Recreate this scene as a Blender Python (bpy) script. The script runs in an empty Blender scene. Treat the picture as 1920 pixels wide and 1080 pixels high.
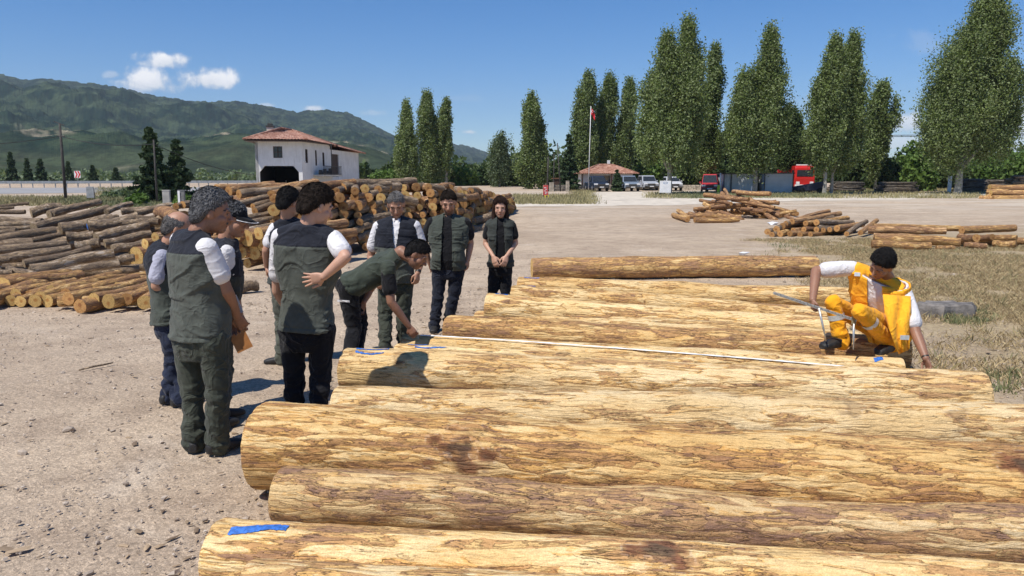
import bpy, math, random
import numpy as np
from mathutils import Vector, Matrix, Quaternion
R = math.radians
SC = bpy.context.scene
COL = SC.collection
rnd = random.Random(11)
NR = np.random.RandomState(5)
# ---------------------------------------------------------------- camera model (used to read ground points off the photograph)
F, CH, PITCH = 1421.0, 1.87, R(8.1)
SP, CP = math.sin(PITCH), math.cos(PITCH)

def ray(u, v):
    b = (540 - v) / F
    return ((u - 960) / F, CP + b * SP, -SP + b * CP)

def P(u, v, z=0.0):
    r = ray(u, v); t = (z - CH) / r[2]
    return Vector((r[0] * t, r[1] * t, z))

def PY(u, v, Y):
    r = ray(u, v); t = Y / r[1]
    return Vector((r[0] * t, Y, CH + r[2] * t))

def gz(y):
    if y < 40: return 0.0
    if y < 160: return .012 * (y - 40) * min(1, (y - 40) / 20)
    return 1.44 + .0004 * (min(y, 700) - 160)

def GZ(y):
    return np.where(y < 40, 0, np.where(y < 160, .012 * (y - 40) * np.clip((y - 40) / 20, 0, 1), 1.44 + .0004 * (np.minimum(y, 700) - 160)))

def PG(u, v):
    r = ray(u, v); lo, hi = 1.0, 400.0
    for _ in range(60):
        m = (lo + hi) / 2
        if CH + r[2] / r[1] * m > gz(m): lo = m
        else: hi = m
    return Vector((r[0] / r[1] * lo, lo, gz(lo)))

# ---------------------------------------------------------------- tagging
def tag(o, label=None, cat=None, group=None, kind=None):
    if label: o['label'] = label
    if cat: o['category'] = cat
    if group: o['group'] = group
    if kind: o['kind'] = kind
    return o

def empty(name, loc=(0, 0, 0), rz=0, label=None, cat=None, group=None):
    o = bpy.data.objects.new(name, None); COL.objects.link(o)
    o.location = loc; o.rotation_euler = (0, 0, rz); o.empty_display_size = .2
    return tag(o, label, cat, group)

def copy_tree(o, parent=None):
    c = o.copy(); COL.objects.link(c); c.parent = parent
    for ch in list(o.children): copy_tree(ch, c)
    return c

# ---------------------------------------------------------------- mesh building
def np_mesh(name, co, faces, mats=(), mi=None, smooth=True, col=None):
    """faces: (n,4)/(n,3) array or list of such arrays"""
    me = bpy.data.meshes.new(name)
    fl = faces if isinstance(faces, list) else [faces]
    fl = [np.asarray(f, np.int32) for f in fl if len(f)]
    co = np.asarray(co, np.float32)
    me.vertices.add(len(co)); me.vertices.foreach_set('co', co.ravel())
    tot = np.concatenate([np.full(len(f), f.shape[1], np.int32) for f in fl])
    idx = np.concatenate([f.ravel() for f in fl])
    me.loops.add(len(idx)); me.loops.foreach_set('vertex_index', idx)
    me.polygons.add(len(tot))
    me.polygons.foreach_set('loop_start', np.concatenate([[0], np.cumsum(tot)[:-1]]).astype(np.int32))
    me.polygons.foreach_set('loop_total', tot)
    if mi is not None: me.polygons.foreach_set('material_index', np.asarray(mi, np.int32))
    me.polygons.foreach_set('use_smooth', np.full(len(tot), smooth, bool))
    for m in mats: me.materials.append(m)
    me.update(calc_edges=True); me.validate()
    if col is not None: set_col(me, col)
    return me

def set_col(me, col, name='tint'):
    a = me.color_attributes.new(name, 'FLOAT_COLOR', 'POINT')
    c = np.ones((len(me.vertices), 4), np.float32); c[:, :3] = col
    a.data.foreach_set('color', c.ravel())

def link(name, me, parent=None):
    o = bpy.data.objects.new(name, me); COL.objects.link(o)
    if parent is not None: o.parent = parent
    return o

class MB:
    def __init__(self): self.v = []; self.f = []; self.m = []
    def add(self, vs, fs, mi=0):
        n = len(self.v); self.v += [tuple(v) for v in vs]
        self.f += [tuple(i + n for i in f) for f in fs]; self.m += [mi] * len(fs); return self
    def box(self, c, s, rz=0, mi=0, M=None, taper=1):
        vs = []
        for k, (x, y, z) in enumerate([(a, b, d) for d in (-.5, .5) for a, b in ((-.5, -.5), (.5, -.5), (.5, .5), (-.5, .5))]):
            t = taper if z > 0 else 1
            p = Vector((x * s[0] * t, y * s[1] * t, z * s[2]))
            if rz: p = Matrix.Rotation(rz, 3, 'Z') @ p
            if M is not None: p = M @ p
            vs.append(p + Vector(c))
        return self.add(vs, [(3, 2, 1, 0), (4, 5, 6, 7), (0, 1, 5, 4), (1, 2, 6, 5), (2, 3, 7, 6), (3, 0, 4, 7)], mi)
    def bar(self, a, b, w, h=None, mi=0):
        a, b = Vector(a), Vector(b); d = b - a; q = d.to_track_quat('X', 'Z').to_matrix()
        return self.box((a + b) / 2, (d.length, w, h or w), 0, mi, q)
    def tube(self, pts, rad, n=8, mi=0, cap=True):
        pts = [Vector(p) for p in pts]
        if not hasattr(rad, '__len__'): rad = [rad] * len(pts)
        vs = []; fs = []
        for i, p in enumerate(pts):
            d = (pts[min(i + 1, len(pts) - 1)] - pts[max(i - 1, 0)]).normalized()
            a = d.cross(Vector((0, 0, 1)) if abs(d.z) < .95 else Vector((1, 0, 0))).normalized(); b = d.cross(a)
            for k in range(n):
                t = 2 * math.pi * k / n
                vs.append(p + (a * math.cos(t) + b * math.sin(t)) * rad[i])
        for i in range(len(pts) - 1):
            for k in range(n):
                fs.append((i * n + k, i * n + (k + 1) % n, (i + 1) * n + (k + 1) % n, (i + 1) * n + k))
        if cap:
            fs.append(tuple(range(n))); fs.append(tuple((len(pts) - 1) * n + k for k in reversed(range(n))))
        return self.add(vs, fs, mi)
    def prism(self, prof, y0, y1, mi=0, axis='y'):
        n = len(prof)
        mk = {'y': lambda a, b, t: (a, t, b), 'x': lambda a, b, t: (t, a, b), 'z': lambda a, b, t: (a, b, t)}[axis]
        vs = [mk(a, b, y0) for a, b in prof] + [mk(a, b, y1) for a, b in prof]
        fs = [tuple(range(n)), tuple(reversed(range(n, 2 * n)))] + [(i, n + i, n + (i + 1) % n, (i + 1) % n) for i in range(n)]
        return self.add(vs, fs, mi)
    def quad(self, a, b, c, d, mi=0): return self.add([a, b, c, d], [(0, 1, 2, 3)], mi)
    def mesh(self, name, mats, smooth=False):
        me = bpy.data.meshes.new(name); me.from_pydata(self.v, [], self.f)
        for m in (mats if isinstance(mats, (list, tuple)) else [mats]): me.materials.append(m)
        me.polygons.foreach_set('material_index', self.m)
        me.polygons.foreach_set('use_smooth', [smooth] * len(self.f))
        me.update()
        import bmesh
        bm = bmesh.new(); bm.from_mesh(me); bmesh.ops.recalc_face_normals(bm, faces=bm.faces); bm.to_mesh(me); bm.free()
        return me
    def build(self, name, mats, parent=None, smooth=False, bevel=0):
        o = link(name, self.mesh(name, mats, smooth), parent)
        if bevel:
            m = o.modifiers.new('bevel', 'BEVEL'); m.width = bevel; m.segments = 2; m.limit_method = 'ANGLE'
        return o

# ---------------------------------------------------------------- numpy noise
def vnoise(p, seed=0):
    p = np.asarray(p, np.float64); i = np.floor(p).astype(np.int64); f = p - i
    f = f * f * f * (f * (f * 6 - 15) + 10)
    def h(dx, dy, dz):
        n = (i[:, 0] + dx) * 374761393 + (i[:, 1] + dy) * 668265263 + (i[:, 2] + dz) * 2147483647 + seed * 974711
        n = (n ^ (n >> 13)) * 1274126177; n = n & 0x7fffffff
        n = (n ^ (n >> 16)) * 668265263 & 0x7fffffff
        return n / 0x7fffffff * 2 - 1
    x, y, z = f[:, 0], f[:, 1], f[:, 2]
    L = lambda a, b, t: a + (b - a) * t
    return L(L(L(h(0, 0, 0), h(1, 0, 0), x), L(h(0, 1, 0), h(1, 1, 0), x), y),
             L(L(h(0, 0, 1), h(1, 0, 1), x), L(h(0, 1, 1), h(1, 1, 1), x), y), z)

def fbm(p, octv=4, seed=0, gain=.5):
    p = np.asarray(p, np.float64); s = 0; a = 1; t = 0
    for k in range(octv):
        s = s + a * vnoise(p * 2 ** k + 17.3 * k, seed + k); t += a; a *= gain
    return s / t

def sstep(x, a, b):
    t = np.clip((x - a) / (b - a), 0, 1); return t * t * (3 - 2 * t)

# ---------------------------------------------------------------- materials
class M:
    def __init__(self, name):
        self.m = bpy.data.materials.new(name); self.m.use_nodes = True
        self.t = self.m.node_tree; self.b = self.t.nodes['Principled BSDF']
    def n(self, typ, props=None, **inp):
        nd = self.t.nodes.new('ShaderNode' + typ)
        for k, v in (props or {}).items(): setattr(nd, k, v)
        for k, v in inp.items():
            key = k.replace('_', ' ')
            s = nd.inputs[int(k[1:])] if (k[0] == 'i' and k[1:].isdigit()) else nd.inputs[key]
            self.put(s, v)
        return nd
    def put(self, s, v):
        if isinstance(v, bpy.types.NodeSocket): self.t.links.new(v, s)
        elif isinstance(v, bpy.types.Node): self.t.links.new(v.outputs[0], s)
        elif isinstance(v, (tuple, list)) and len(v) == 3 and s.type == 'RGBA': s.default_value = (*v, 1)
        else: s.default_value = v
    def set(self, **kw):
        for k, v in kw.items(): self.put(self.b.inputs[k.replace('_', ' ')], v)
        return self
    def mix(self, fac, a, b, mode='MIX'):
        nd = self.t.nodes.new('ShaderNodeMix'); nd.data_type = 'RGBA'; nd.blend_type = mode
        self.put(nd.inputs[0], fac); self.put(nd.inputs[6], a); self.put(nd.inputs[7], b)
        return nd.outputs[2]
    def math(self, op, a, b=0.0, clamp=False):
        nd = self.t.nodes.new('ShaderNodeMath'); nd.operation = op; nd.use_clamp = clamp
        self.put(nd.inputs[0], a); self.put(nd.inputs[1], b); return nd.outputs[0]
    def ss(self, x, a, b):
        nd = self.t.nodes.new('ShaderNodeMapRange'); nd.interpolation_type = 'SMOOTHSTEP'
        self.put(nd.inputs[0], x); nd.inputs[1].default_value = a; nd.inputs[2].default_value = b
        return nd.outputs[0]
    def coord(self, scale=(1, 1, 1), out='Object', loc=(0, 0, 0)):
        tc = self.n('TexCoord')
        mp = self.n('Mapping', Vector=tc.outputs[out]); mp.inputs['Scale'].default_value = scale; mp.inputs['Location'].default_value = loc
        return mp.outputs[0]
    def noise(self, vec, scale, detail=4, rough=.55, dist=0):
        return self.n('TexNoise', Vector=vec, Scale=scale, Detail=detail, Roughness=rough, Distortion=dist).outputs[0]
    def vor(self, vec, scale, feature='F1', out=0, rand=1):
        return self.n('TexVoronoi', {'feature': feature}, Vector=vec, Scale=scale, Randomness=rand).outputs[out]
    def bump(self, h, strength=.5, dist=.02, normal=None):
        nd = self.n('Bump', Height=h, Strength=strength, Distance=dist)
        if normal is not None: self.put(nd.inputs['Normal'], normal)
        return nd.outputs[0]

def simple(name, c, rough=.75, var=.25, vs=6, bump=.0, bs=40, metal=0, spec=.5, out='Object', rand=0):
    m = M(name); co = m.coord(out=out)
    n = m.noise(co, vs, 5, .6)
    lo = tuple(x * (1 - var) for x in c); hi = tuple(min(1, x * (1 + var)) for x in c)
    col = m.mix(m.ss(n, .3, .7), lo, hi)
    if rand:
        oi = m.n('ObjectInfo')
        col = m.mix(1.0, col, m.mix(oi.outputs['Random'], (1 - rand,) * 3, (1 + rand,) * 3), 'MULTIPLY')
    m.set(Base_Color=col, Roughness=rough, Metallic=metal); m.b.inputs['Specular IOR Level'].default_value = spec
    if bump: m.set(Normal=m.bump(m.noise(co, bs, 4, .6), bump, .01))
    return m.m
# ---------------------------------------------------------------- camera, light, sky
cam = bpy.data.cameras.new('camera'); camo = bpy.data.objects.new('camera', cam); COL.objects.link(camo)
camo.location = (0, 0, CH); camo.rotation_euler = (math.pi / 2 - PITCH, 0, 0)
cam.sensor_width = 36; cam.lens = 36 * F / 1920; cam.clip_start = .05; cam.clip_end = 20000
SC.camera = camo
SC.view_settings.view_transform = 'Standard'; SC.view_settings.look = 'None'; SC.view_settings.gamma = 1
SC.view_settings.exposure = 0.14
SC.cycles.use_denoising = True; SC.cycles.max_bounces = 6; SC.cycles.diffuse_bounces = 3; SC.cycles.glossy_bounces = 2
SC.cycles.transmission_bounces = 3; SC.cycles.transparent_max_bounces = 6; SC.cycles.caustics_reflective = False; SC.cycles.caustics_refractive = False
SUN_AZ, SUN_EL = R(225), R(58)          # the light comes from behind the camera's left shoulder
sd = Vector((math.cos(SUN_AZ) * math.cos(SUN_EL), math.sin(SUN_AZ) * math.cos(SUN_EL), math.sin(SUN_EL)))
sl = bpy.data.lights.new('sun', 'SUN'); sl.energy = 4.7; sl.angle = R(.5); sl.color = (1, .95, .87)
so = bpy.data.objects.new('sun', sl); COL.objects.link(so); so.rotation_euler = sd.to_track_quat('Z', 'Y').to_euler()

W = bpy.data.worlds.new('World'); SC.world = W; W.use_nodes = True
wt = W.node_tree; bg = wt.nodes['Background']
class WM(M):
    def __init__(self): self.t = wt
w = WM()
sky = w.n('TexSky'); sky.sky_type = 'NISHITA'; sky.sun_disc = False
sky.sun_elevation = SUN_EL; sky.sun_rotation = R(225); sky.altitude = 900; sky.air_density = 1.0; sky.dust_density = .35; sky.ozone_density = 3.0
tc = w.n('TexCoord'); sep = w.n('SeparateXYZ', Vector=tc.outputs['Generated'])
yy = w.math('MAXIMUM', sep.outputs[1], .02)
qx = w.math('DIVIDE', sep.outputs[0], yy); qz = w.math('DIVIDE', sep.outputs[2], yy)
qv = w.n('CombineXYZ', X=qx, Y=qz, Z=0.0)
n1 = w.noise(qv.outputs[0], 34, 7, .58, .3); n2 = w.noise(qv.outputs[0], 14, 5, .55, .2)
# clouds: centre and half-size as directions (tangent of azimuth, tangent of elevation), density
CLOUDS = [(308, 113, 72, 24, 1.0), (276, 154, 66, 34, 1.0), (388, 150, 72, 27, 1.0), (588, 204, 26, 9, .8), (500, 198, 18, 5, .5), (880, 248, 17, 7, .7),
          (213, 141, 22, 9, .4), (1700, 232, 60, 26, .8), (1690, 268, 80, 20, .6), (1930, 240, 70, 60, .8), (1880, 275, 120, 24, .6), (700, 212, 40, 10, .3), (1530, 200, 60, 30, .16), (1745, 85, 60, 30, .16), (860, 185, 60, 10, .1)]
mask = None; shade = None
for u, v, ru, rv, dn in CLOUDS:
    r = ray(u, v); ax, az = r[0] / r[1], r[2] / r[1]
    ex = w.math('DIVIDE', w.math('SUBTRACT', qx, ax), ru * 1.08 / F); ez = w.math('DIVIDE', w.math('SUBTRACT', qz, az), rv * 1.08 / F)
    # flat underside: the lower half falls off faster
    ezl = w.math('MULTIPLY', ez, w.math('ADD', 1.0, w.math('MULTIPLY', w.math('LESS_THAN', ez, 0.0), .35)))
    e = w.math('SQRT', w.math('ADD', w.math('MULTIPLY', ex, ex), w.math('MULTIPLY', ezl, ezl)))
    k = w.math('ADD', w.math('SUBTRACT', 1.0, e), w.math('MULTIPLY', w.math('SUBTRACT', n1, .5), 1.9))
    k = w.math('ADD', k, w.math('MULTIPLY', w.math('SUBTRACT', n2, .5), .9))
    mk = w.math('MULTIPLY', w.ss(k, .12, .75), dn)
    s1 = w.math('MULTIPLY', mk, w.ss(w.math('ADD', ez, w.math('MULTIPLY', w.math('SUBTRACT', n1, .5), 1.5)), -.9, .5))
    mask = mk if mask is None else w.math('MAXIMUM', mask, mk)
    shade = s1 if shade is None else w.math('MAXIMUM', shade, s1)
mask = w.math('MULTIPLY', mask, w.math('GREATER_THAN', sep.outputs[1], .05))
hs = w.n('HueSaturation', Saturation=1.38, Value=1.0, Color=sky.outputs[0])
skyc = w.mix(1.0, hs.outputs[0], (.92, .98, 1.12), 'MULTIPLY')
cl = w.mix(shade, (6.6, 7.0, 7.6), (11.2, 11.0, 10.8))
wt.links.new(w.mix(w.math('MULTIPLY', mask, .93), skyc, cl), bg.inputs['Color'])
bg.inputs['Strength'].default_value = .10

# ---------------------------------------------------------------- ground
g = M('gravel'); co = g.coord()
px_ = g.n('SeparateXYZ', Vector=co); gx, gy = px_.outputs[0], px_.outputs[1]
big = g.noise(co, .22, 5, .6, .4); mid = g.noise(co, 1.7, 6, .65); fine = g.noise(co, 28, 5, .7); cw = g.n('VectorMath', {'operation': 'ADD'}, i0=co, i1=g.n('VectorMath', {'operation': 'MULTIPLY'}, i0=g.n('TexNoise', Vector=co, Scale=9.0, Detail=4).outputs['Color'], i1=(.12, .12, .12)).outputs[0]).outputs[0]
peb = g.vor(cw, 62, out=1); pebd = g.vor(cw, 62)
peb2 = g.vor(cw, 150, out=1)
base = g.mix(g.ss(big, .35, .65), (.435, .345, .258), (.55, .445, .335))
base = g.mix(g.ss(mid, .42, .72), base, (.36, .28, .21))
base = g.mix(g.math('MULTIPLY', g.ss(g.noise(co, .7, 4, .6, .6), .56, .70), .55), base, (.60, .51, .41))
pv = g.n('SeparateXYZ', Vector=peb).outputs[0]; pv2 = g.n('SeparateXYZ', Vector=peb2).outputs[0]
base = g.mix(1.0, base, g.mix(g.ss(pv, .0, 1), (.80, .79, .78), (1.19, 1.17, 1.14)), 'MULTIPLY')
base = g.mix(1.0, base, g.mix(pv2, (.84, .84, .84), (1.15, 1.14, 1.12)), 'MULTIPLY')
base = g.mix(1.0, base, g.mix(g.ss(fine, .3, .7), (.84, .83, .82), (1.14, 1.14, 1.13)), 'MULTIPLY')
# tyre-packed lighter bands far off, straw litter on the right
gm = g.math('SUBTRACT', gx, g.math('ADD', 2.9, g.math('MULTIPLY', g.math('SUBTRACT', gy, 6.0), .27)))
gm = g.math('ADD', gm, g.math('MULTIPLY', g.math('SUBTRACT', mid, .5), 3.2)); gm = g.math('ADD', gm, g.math('MULTIPLY', g.math('SUBTRACT', big, .5), 3.0))
straw = g.math('MULTIPLY', g.ss(gm, -.4, 2.2), g.math('SUBTRACT', 1.0, g.ss(gy, 22, 34)))
base = g.mix(g.math('MULTIPLY', straw, .75), base, g.mix(g.ss(g.noise(co, 16, 6, .7), .35, .65), (.25, .185, .105), (.47, .375, .21)))
saw = g.math('MULTIPLY', g.ss(g.noise(co, 2.3, 6, .7, .5), .48, .62), g.math('SUBTRACT', 1.0, g.ss(g.math('ABSOLUTE', g.math('SUBTRACT', gm, -.6)), .3, 2.4)))
base = g.mix(g.math('MULTIPLY', saw, .45), base, (.52, .40, .25))
trk = g.math('MULTIPLY', g.math('MULTIPLY', g.ss(gy, 30, 62), g.math('SUBTRACT', 1.0, g.ss(gy, 78, 110))), g.ss(g.noise(g.coord((.12, .5, 1)), 1.0, 5, .6), .42, .60))
base = g.mix(g.math('MULTIPLY', trk, .6), base, (.60, .53, .43))
rut = g.noise(g.coord((.05, .9, 1)), 1.0, 4, .6, .3)
base = g.mix(g.math('MULTIPLY', g.ss(rut, .55, .68), .35), base, (.34, .27, .21))
farm = g.ss(gy, 150, 260)
base = g.mix(farm, base, g.mix(g.ss(g.noise(co, .02, 4), .4, .6), (.16, .15, .07), (.27, .23, .12)))
g.set(Base_Color=base, Roughness=.95); g.b.inputs['Specular IOR Level'].default_value = .15
h = g.math('ADD', g.math('MULTIPLY', g.math('SUBTRACT', .6, pebd), g.math('MULTIPLY', g.ss(pv, .45, .95), .55)), g.math('MULTIPLY', mid, 1.0)); h = g.math('ADD', h, g.math('MULTIPLY', fine, .9)); h = g.math('ADD', h, g.math('MULTIPLY', g.noise(co, 9, 5, .7), 1.3))
g.set(Normal=g.bump(h, .75, .02))
xs = np.concatenate([-np.geomspace(14, 5600, 40)[::-1], np.linspace(-13.8, 13.8, 320), np.geomspace(14, 5600, 40)])
ys = np.concatenate([[-400, -60, -12], np.linspace(-4, 2.4, 12), np.linspace(2.5, 19, 280), np.geomspace(19.3, 160, 90), np.geomspace(170, 5600, 30)])
X, Y = np.meshgrid(xs, ys); pts = np.stack([X.ravel(), Y.ravel(), np.zeros(X.size)], 1)
near = 1 - sstep(np.hypot(pts[:, 0], pts[:, 1]), 20, 40)
dz = near * (fbm(pts * [1.1, 1.1, 1], 3, 3) * .022 + fbm(pts * [6, 6, 1], 3, 9) * .012 - .012) + (1 - near) * 0
pts[:, 2] = GZ(pts[:, 1]) + dz
nx = len(xs); ii = (np.arange(len(ys) - 1)[:, None] * nx + np.arange(nx - 1)[None]).ravel()
ground = link('ground', np_mesh('ground', pts, np.stack([ii, ii + 1, ii + nx + 1, ii + nx], 1), [g.m])); tag(ground, kind='structure')

def strip(name, pl, mat, lift=.012, n=140, kind='structure', rag=.0):
    """sheet between two polylines of (x, y) pairs, following the terrain"""
    A, B = pl; vs = []; fs = []
    m = 5
    for i in range(n + 1):
        t = i / n
        def at(Lp):
            s = t * (len(Lp) - 1); k = min(int(s), len(Lp) - 2); f = s - k
            return Vector((Lp[k][0] * (1 - f) + Lp[k + 1][0] * f, Lp[k][1] * (1 - f) + Lp[k + 1][1] * f))
        a, b = at(A), at(B)
        e_ = fbm(np.array([[a.x * .22, a.y * .22, 1.0], [b.x * .22, b.y * .22, 5.0]]), 4, 3) * rag; w_ = (b - a).normalized(); a = a - w_ * e_[0]; b = b + w_ * e_[1]
        for j in range(m):
            q = a.lerp(b, j / (m - 1)); vs.append((q.x, q.y, gz(q.y) + lift))
    for i in range(n):
        for j in range(m - 1):
            fs.append((i * m + j, i * m + j + 1, (i + 1) * m + j + 1, (i + 1) * m + j))
    b = MB(); b.add(vs, fs); o = b.build(name, mat, smooth=True)
    return tag(o, kind=kind)
track_m = simple('pale_dirt', (.60, .53, .43), .95, .14, 1.2, .4, 20)
asph_m = simple('old_asphalt', (.30, .29, .28), .9, .12, .5, .2, 20)
path_m = simple('pale_gravel', (.52, .47, .40), .95, .14, .8, .3, 20)
g2 = lambda u, v: tuple(PG(u, v)[:2])
strip('dirt_road', ([g2(940, 386), g2(1150, 386), g2(1400, 381), g2(1650, 374), g2(1960, 368)], [g2(940, 378), g2(1150, 374), g2(1400, 371.5), g2(1650, 365), g2(1960, 360.5)]), track_m, .012, 220, rag=5.0)
strip('forecourt', ([g2(1095, 374), g2(1290, 374)], [g2(1085, 360), g2(1335, 359)]), track_m, .02, 60, rag=4.0)
strip('highway', ([g2(-420, 364), g2(0, 363.5), g2(230, 361), g2(560, 357)], [g2(-420, 353), g2(0, 352.4), g2(250, 351.6), g2(620, 351)]), asph_m, .015)
strip('path', ([g2(190, 361), g2(260, 372), g2(330, 386)], [g2(250, 358), g2(330, 369), g2(390, 383)]), path_m, .024, 60, rag=2.0)

# ---------------------------------------------------------------- mountains
mt = M('forest_slope'); co = mt.coord()
tint = mt.n('Attribute', {'attribute_name': 'tint'}).outputs['Color']
sv = mt.noise(co, .075, 7, .82)
mt.set(Base_Color=mt.mix(1.0, tint, mt.mix(mt.ss(sv, .3, .7), (.55, .57, .58), (1.5, 1.48, 1.4)), 'MULTIPLY'), Roughness=1.0); mt.b.inputs['Specular IOR Level'].default_value = 0

def mountain(name, prof, d0, dr, seed, ncol, nrow, dens=1.0):
    us = np.linspace(prof[0][0], prof[-1][0], ncol)
    vr = np.interp(us, [p[0] for p in prof], [p[1] for p in prof])
    ta = np.array([ray(u, 338)[0] / ray(u, 338)[1] for u in us]); te = np.array([ray(960, v)[2] / ray(960, v)[1] for v in vr])
    az = np.arctan(ta)
    t = np.concatenate([np.linspace(0, 1, nrow) ** .9, [1.04, 1.1, 1.2]])
    A, T = np.meshgrid(az, t); TE = np.meshgrid(te, t)[0]
    wob = 1 + .10 * fbm(np.stack([A.ravel() * 6, T.ravel() * 0, T.ravel() * 0 + seed], 1), 3, seed).reshape(A.shape)
    yr = dr * wob
    Yd = d0 + (yr - d0) * T
    Hr = CH + TE * yr
    s = np.where(T <= 1, .25 * T + .75 * T ** 1.5, 1 - (T - 1) * 1.4)
    Xd = Yd * np.tan(A)
    q = np.stack([Xd.ravel() / 420, Yd.ravel() / 420, np.zeros(A.size) + seed], 1)
    gul = (np.abs(fbm(q, 5, seed, .55)) * 2 - .45).reshape(A.shape)
    env = np.clip(T, 0, 1) * np.clip(1 - T, 0, 1) * 4
    Z = 1 + (Hr - 1) * s + gul * env * (Hr * .20 + 4)
    fq = np.stack([Xd.ravel() / 260, Yd.ravel() / 260, np.zeros(A.size)], 1)
    cover = fbm(fq, 4, seed + 5).reshape(A.shape)
    forest = sstep(T + cover * .42, .12, .36) * dens
    rs = np.random.RandomState(seed)
    jit = sstep(fbm(np.stack([Xd.ravel() / 13, Yd.ravel() / 22, np.zeros(A.size)], 1), 2, seed + 31).reshape(A.shape), -.3, .5) * .6 + rs.rand(*Z.shape) * .25
    Z = Z + jit * (forest * 7 * np.clip(T * 1.8, .25, 1) + 1.0) * np.clip(T * 4, 0, 1) * (dr / 2600)
    c1 = np.array([.012, .026, .017]); c2 = np.array([.046, .066, .036]); c3 = np.array([.075, .085, .047]); rock = np.array([.34, .29, .21])
    n3 = fbm(fq * 5, 4, seed + 8).reshape(A.shape); n4 = fbm(np.stack([Xd.ravel() / 16, Yd.ravel() / 26, np.zeros(A.size)], 1), 3, seed + 41).reshape(A.shape); k = sstep(n3 * .7 + n4 * .8 + rs.randn(*Z.shape) * .08, -.25, .35)[..., None]
    cf = c1 * (1 - k) + c2 * k
    cs = c3 * (.7 + .5 * k)
    col = cf * forest[..., None] + cs * (1 - forest[..., None])
    band = np.stack([Xd.ravel() / 300, Yd.ravel() / 90, np.zeros(A.size) + 4], 1)
    rk = sstep(fbm(band, 4, seed + 12).reshape(A.shape) + n4 * .35, .30, .50) * sstep(T, .05, .15) * (1 - sstep(T, .30, .44)) * .8
    col = col * (1 - rk[..., None] * .8) + rock * rk[..., None] * .8
    tr = (sstep(n4 + n3 * .4, -.22, .02) * (1 - forest) * .95)[..., None]
    col = col * (1 - tr) + c2 * .8 * tr
    vs = np.stack([Xd.ravel(), Yd.ravel(), Z.ravel()], 1)
    n = ncol; i0 = (np.arange(len(t) - 1)[:, None] * n + np.arange(n - 1)[None]).ravel()
    o = link(name, np_mesh(name, vs, np.stack([i0, i0 + 1, i0 + n + 1, i0 + n], 1), [mt.m], col=col.reshape(-1, 3)))
    return tag(o, kind='structure')
PROF1 = [(-420, 175), (-200, 120), (-60, 124), (0, 137), (30, 143), (60, 152), (110, 150), (150, 155), (200, 160), (240, 167), (300, 182), (345, 188), (380, 193), (450, 191), (500, 200), (560, 212), (610, 207), (655, 213), (690, 230), (740, 257), (790, 278), (850, 300), (930, 322), (1000, 333)]
PROF2 = [(560, 320), (640, 300), (720, 282), (780, 268), (840, 270), (880, 276), (915, 289), (950, 301), (1010, 306), (1080, 311), (1200, 315), (1330, 312), (1500, 308), (1700, 314), (1900, 306), (2300, 300)]
mountain('mountain', PROF1, 420, 2600, 4, 950, 230)
mountain('hill', PROF2, 700, 3600, 9, 800, 90, 1.0)

# ---------------------------------------------------------------- air
hz = MB(); hz.box((0, 2600, 299.0), (11800, 6500, 600.2)); hm_ = bpy.data.materials.new('haze_air'); hm_.use_nodes = True; ht = hm_.node_tree
for nd in list(ht.nodes):
    if nd.type != 'OUTPUT_MATERIAL': ht.nodes.remove(nd)
pv_ = ht.nodes.new('ShaderNodeVolumePrincipled'); pv_.inputs['Color'].default_value = (.72, .84, 1, 1); pv_.inputs['Density'].default_value = .00010; pv_.inputs['Anisotropy'].default_value = .0
ht.links.new(pv_.outputs[0], [n for n in ht.nodes if n.type == 'OUTPUT_MATERIAL'][0].inputs['Volume'])
ho = hz.build('haze', [hm_]); tag(ho, 'thin blue air haze over the valley', 'haze', kind='stuff')
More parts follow.
